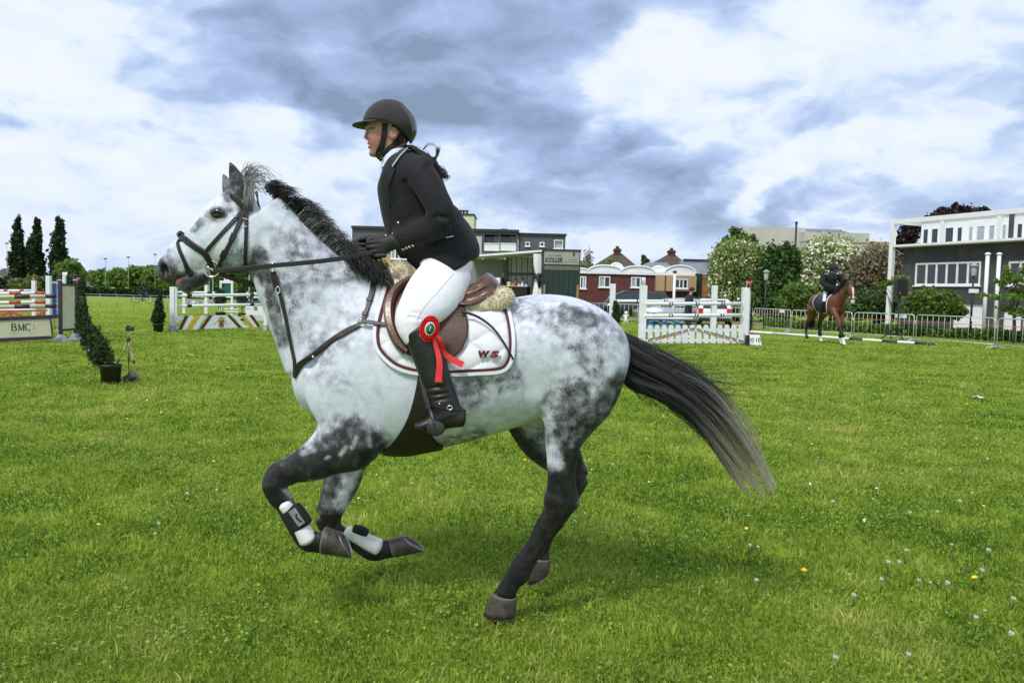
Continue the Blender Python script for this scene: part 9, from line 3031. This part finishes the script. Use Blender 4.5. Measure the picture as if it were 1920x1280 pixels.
 for sd in (-1, 1):
  MB(True).tube([lo(-1.0, sd * .088, 1.84), lo(-1.10, sd * .108, 1.66), lo(-1.18, sd * .088, 1.46)], .010, 6).build('cheek_piece', black_leather, br)
  MB(True).tube([lo(-1.20, sd * .075, 1.43), lo(-.9, sd * .16, 1.50), lo(-.45, sd * .10, 1.66)], .009, 6).build('rein', black_leather, br)
  MB(True).tube([lo(-1.205 + .036 * math.cos(t), sd * .085, 1.42 + .036 * math.sin(t)) for t in np.linspace(0, 2 * math.pi, 13)], .006, 6, cap=False).build('bit_ring', silver, br)
 MB(True).tube([lo(-1.27 + .09 * math.sin(t) ** 2 * 0 + (.10 * (1 - math.cos(t))) , .085 * math.sin(t), 1.50 + .02 * (1 - math.cos(t))) for t in np.linspace(-1.9, 1.9, 13)], .011, 6).build('noseband', black_leather, br)
 MB(True).tube([lo(-1.145 + .10 * (1 - math.cos(t)), .10 * math.sin(t), 1.78) for t in np.linspace(-1.6, 1.6, 11)], .010, 6).build('brow_band', black_leather, br)
 pd = empty('saddle_pad', tuple(lo(0, 0, 1.4)), 0, 'dark saddle pad with pale edge on the bay horse', 'saddle pad')
 sdl = empty('saddle', tuple(lo(0, 0, 1.5)), 0, 'dark saddle under the rider of the bay horse', 'saddle')
 for sd in (-1, 1):
  def surf(x, z, off):
   o = lo(x, sd * 1.0, z)
   t = lo(x, 0, z)
   loc, nor, i, dd = Bv.ray_cast(o, (t - o).normalized())
   if loc is None:
    loc, nor, i, dd = Bv.find_nearest(lo(x, sd * .2, z))
   d0 = (o - t).normalized()
   return loc + d0 * off
  for nm, out_, off, m_, par in (('panel', [(-.34, 1.50), (-.38, 1.2), (-.30, .98), (.0, .93), (.25, .98), (.31, 1.2), (.30, 1.47)], .012, navy_cloth, pd), ('flap', [(-.24, 1.5), (-.30, 1.28), (-.22, 1.08), (-.02, 1.04), (.08, 1.2), (.10, 1.48)], .03, black_leather, sdl)):
   c = np.mean(out_, 0)
   mb = MB(True)
   rings, m = 6, len(out_) * 5
   Ob = np.array(out_ + out_[:1])
   Lq = np.concatenate([[0], np.cumsum(np.hypot(*np.diff(Ob, axis=0).T))])
   qq = np.linspace(0, Lq[-1], m, endpoint=False)
   Bp = np.stack([np.interp(qq, Lq, Ob[:, 0]), np.interp(qq, Lq, Ob[:, 1])], 1)
   for i in range(rings + 1):
    for j in range(m):
     p = c + (Bp[j] - c) * i / rings
     mb.v.append(tuple(surf(p[0], p[1], off)))
   for i in range(rings):
    for j in range(m):
     k = (j + 1) % m
     mb.f.append((i * m + j, i * m + m + j, i * m + m + k, i * m + k))
   o = mb.build(nm, m_, par)
   o.modifiers.new('solid', 'SOLIDIFY').thickness = .012
   if nm == 'panel':
    MB(True).tube([surf(p[0], p[1], .018) for p in bez(np.array(out_), 30)], .014, 6).build('edge', white_cloth, par)
 MB(True).sphere(lo(.0, 0, 1.53), .20, 14, 8, (1.35, .85, .28), M=M.to_3x3().normalized().to_4x4()).build('seat', black_leather, sdl)
 for nm, x, z, sd in (('f', -.51, .32, -1), ('f', -.975, .37, 1), ('h', .69, .30, -1)):
  yo = sd * (.13 if nm == 'f' else .15)
  lb = empty('tendon_boot', tuple(lo(x, yo, z)), 0, {(-.51): 'black tendon boot on the bay horse\'s straight foreleg', (-.975): 'black tendon boot on the bay horse\'s reaching foreleg', .69: 'black boot on the bay horse\'s standing hind leg'}[x], 'horse boot', 'boots on the bay horse')
  dx = -.10 if x == -.975 else (-.03 if nm == 'h' else .02)
  MB(True).tube([lo(x - dx * .9, yo, z + .09), lo(x, yo, z), lo(x + dx * .9, yo, z - .09)], [.050 * sc_, .054 * sc_, .056 * sc_], 12).build('shell', neoprene, lb)
 d = lambda x, y, z: lo(x, y, z)
 J = dict(pelvis=d(.02, 0, 1.62), waist=d(-.02, 0, 1.80), chest=d(-.07, 0, 2.0), neck=d(-.12, 0, 2.16), head=d(-.17, 0, 2.29), shl=d(-.08, -.24, 2.09), shr=d(-.08, .24, 2.09), ell=d(-.18, -.33, 1.83), elr=d(-.18, .33, 1.83),
            wrl=d(-.40, -.12, 1.70), wrr=d(-.40, .12, 1.70), hal=d(-.46, -.09, 1.68), har=d(-.46, .09, 1.68), hipl=d(.0, -.12, 1.56), hipr=d(.0, .12, 1.56), knl=d(-.30, -.33, 1.30), knr=d(-.30, .33, 1.30), anl=d(-.10, -.33, .90), anr=d(-.10, .33, .90), toel=d(-.28, -.35, .86), toer=d(-.28, .35, .86))
 wI = np.array(M.inverted())
 loc_ = lambda V: (wI[:3, :3] @ V.T).T + wI[:3, 3]
 pe = make_person('person in black jacket and navy helmet riding the bay horse, head bent down', J, [
  (lambda V: loc_(V)[:, 2] > 2.17, skin_c), (lambda V: loc_(V)[:, 2] < 1.68, (.74, .73, .78)), (lambda V: (loc_(V)[:, 2] < 1.30), (.010, .010, .010)), (lambda V: (loc_(V)[:, 0] < -.38) & (loc_(V)[:, 2] > 1.5) & (loc_(V)[:, 2] < 1.85), (.012, .012, .012))], (.010, .011, .016), 'riders on horseback', .018)
 s = SDF(np.array([tuple(v) for v in J.values()]).min(0) - .2, np.array([tuple(v) for v in J.values()]).max(0) + .2, .02)
 cv = lambda p, r, w: (np.array(tuple(p)), r * sc_, w * sc_)
 s.chain([cv(d(.02, 0, 1.62), .19, .24), cv(d(-.02, 0, 1.80), .16, .215), cv(d(-.07, 0, 2.0), .17, .25), cv(d(-.11, 0, 2.13), .11, .16)], k=.05, cap=.3)
 for a in 'lr':
  s.chain([cv(J['sh' + a], .10, .10), cv(J['el' + a], .08, .08), cv(J['wr' + a], .06, .06)], k=.03, cap=.4)
 V_, Q_ = s.mesh(1)
 link_mesh('jacket', np_mesh('jacket', V_, Q_, smooth=True), black_cloth, pe)
 hl = MB(True)
 Mh = (M.to_3x3().normalized()).to_4x4() @ Matrix.Rotation(R(-22), 4, 'Y')
 hl.sphere(J['head'] + Vector((0, 0, .05)), .145 * sc_, 16, 10, (1.05, .88, .88), M=Mh)
 hl.sphere(J['head'] + (Mh.to_3x3() @ Vector((-.14, 0, .01))) * sc_, .09 * sc_, 12, 6, (.9, 1.0, .15), M=Mh)
 hl.build('helmet', navy_cloth, pe)
 MB(True).sphere(d(-.215, 0, 2.10), .05 * sc_, 10, 8, (.6, .8, 1.5)).build('stock_tie', white_cloth, pe)
bay()
# - flowers in the grass, litter
seed_m = bpy.data.materials.new('dandelion seed head')
seed_m.use_nodes = True
_b = NB(seed_m.node_tree)
_bs = seed_m.node_tree.nodes['Principled BSDF']
_bs.inputs['Base Color'].default_value = (.70, .72, .68, 1)
_bs.inputs['Roughness'].default_value = .9
_tc = _b.n('ShaderNodeTexCoord')
_b.put(_bs.inputs['Alpha'], _b.ss(_b.noise(_tc.outputs['Object'], 160, 2, .5), .40, .62, .10, .75))
petal_m = mat('yellow petals', (0.80, 0.60, 0.01), rough=.7, var=.15, scale=80)
daisy_m = mat('daisy petals', (0.78, 0.78, 0.76), rough=.8)
stem_m = mat('flower stem', (0.20, 0.26, 0.06), rough=.7)
frng = np.random.default_rng(21)
def ball_me(r, n=10, m=7):
 o = MB(True).sphere((0, 0, 0), r, n, m).build('seed_head', seed_m, None)
 me = o.data
 bpy.data.objects.remove(o)
 return me
def disc_me(r):
 mb = MB(True)
 mb.lathe([(r * .3, -.006), (r, .0), (r * .9, .005), (r * .45, .010), (.001, .011)], 14)
 o = mb.build('petals', petal_m, None)
 me = o.data
 bpy.data.objects.remove(o)
 return me
def stem_me(h):
 o = MB(True).tube([(0, 0, 0), (.006, .002, h * .6), (.004, 0, h)], .0022, 5).build('stem', stem_m, None)
 me = o.data
 bpy.data.objects.remove(o)
 return me
SB, DM, SM = ball_me(.0105), disc_me(.013), stem_me(1.0)
def plant(px, py, kind):
 y = gp(px, py)
 hgt = frng.uniform(.05, .10)
 k = gp(px, py + hgt / y.y * FPX * .96)
 e = empty('dandelion', tuple(k), 0, None, 'dandelion', None)
 tag(e, 'white dandelion seed head standing in the short grass' if kind == 'w' else 'yellow dandelion flower open in the short grass', None, 'white dandelion seed heads in the grass' if kind == 'w' else 'yellow dandelion flowers in the grass')
 for nm, me, z, sc in (('stem', SM, 0, (1, 1, hgt)), ('seed_head' if kind == 'w' else 'petals', SB if kind == 'w' else DM, hgt, None)):
  o = bpy.data.objects.new(nm, me)
  COL.objects.link(o)
  o.parent = e
  o.location = (0.004 if z else 0, 0, z)
  q = frng.uniform(.6, 1.35)
  o.scale = sc or (q, q, q * frng.uniform(.8, 1.0))
  if kind == 'y' and z:
   o.rotation_euler = (frng.normal(0, .3), frng.normal(0, .3), 0)
white_px = [(1415, 1088), (1720, 1088), (1741, 1093), (1773, 1094), (1851, 1031), (1782, 1021), (1598, 1115), (1897, 1122), (1562, 1232), (1700, 1226), (1893, 1187), (1663, 1054), (1683, 1054), (1650, 1086), (1362, 1027), (1404, 1022), (1419, 1025), (1532, 858), (1704, 961),
   (1755, 960), (1635, 935), (1820, 925), (1797, 940), (350, 925), (1076, 977), (1210, 824), (1195, 971), (1147, 870), (1779, 880), (1589, 1077), (1843, 1145), (1826, 1158), (1696, 1032), (1838, 1070), (1103, 862), (296, 982), (290, 1000), (1300, 750), (1470, 728), (340, 722), (1540, 700), (1630, 742), (1700, 760),
   (1585, 790), (1480, 835), (1690, 840), (1850, 860), (1760, 800), (1900, 830), (1395, 700), (92, 664), (272, 650), (287, 706), (300, 712), (52, 722), (149, 727), (1660, 905), (1740, 915), (1560, 940), (1590, 905)]
yellow_px = [(1842, 950), (1505, 1070), (1824, 1084), (400, 866), (184, 984), (983, 862), (1163, 731), (1440, 790), (1397, 992), (1812, 758), (610, 720)]
for x, y in white_px:
 plant(x, y, 'w')
for x, y in yellow_px:
 plant(x, y, 'y')
def daisies():
 g = np.random.default_rng(8)
 n = 520
 Y = g.uniform(5, 26, n)
 X = (g.random(n) * 2 - 1) * Y * .66
 keep = (X > 0) | (g.random(n) < .45)
 X, Y = X[keep], Y[keep]
 V, F = [], []
 for x, y in zip(X, Y):
  r = g.uniform(.006, .011)
  z = g.uniform(.035, .06)
  tx, ty = g.normal(0, .35), g.normal(-.2, .35)
  k = len(V)
  V.append((x, y, z + .003))
  for j in range(8):
   a = 2 * math.pi * j / 8
   V.append((x + r * math.cos(a), y + r * math.sin(a), z + r * (math.cos(a) * tx + math.sin(a) * ty)))
  for j in range(8):
   F.append((k, k + 1 + j, k + 1 + (j + 1) % 8))
 tag(link_mesh('daisies', np_mesh('daisies', V, F), daisy_m), 'tiny white daisies scattered through the grass', None, None, 'stuff')
daisies()
# scrap of white paper on the grass
c = gp(1832, 749)
pm = MB(True)
for i in range(5):
 for j in range(3):
  pm.v.append((c.x - .09 + .045 * i, c.y - .05 + .05 * j, .05 + .018 * math.sin(i * 1.7) * math.cos(j * 1.3)))
for i in range(4):
 for j in range(2):
  a = i * 3 + j
  pm.f.append((a, a + 3, a + 4, a + 1))
o = pm.build('paper', white_card)
o.modifiers.new('solid', 'SOLIDIFY').thickness = .002
tag(o, 'crumpled scrap of white paper lying on the grass at the right', 'paper')
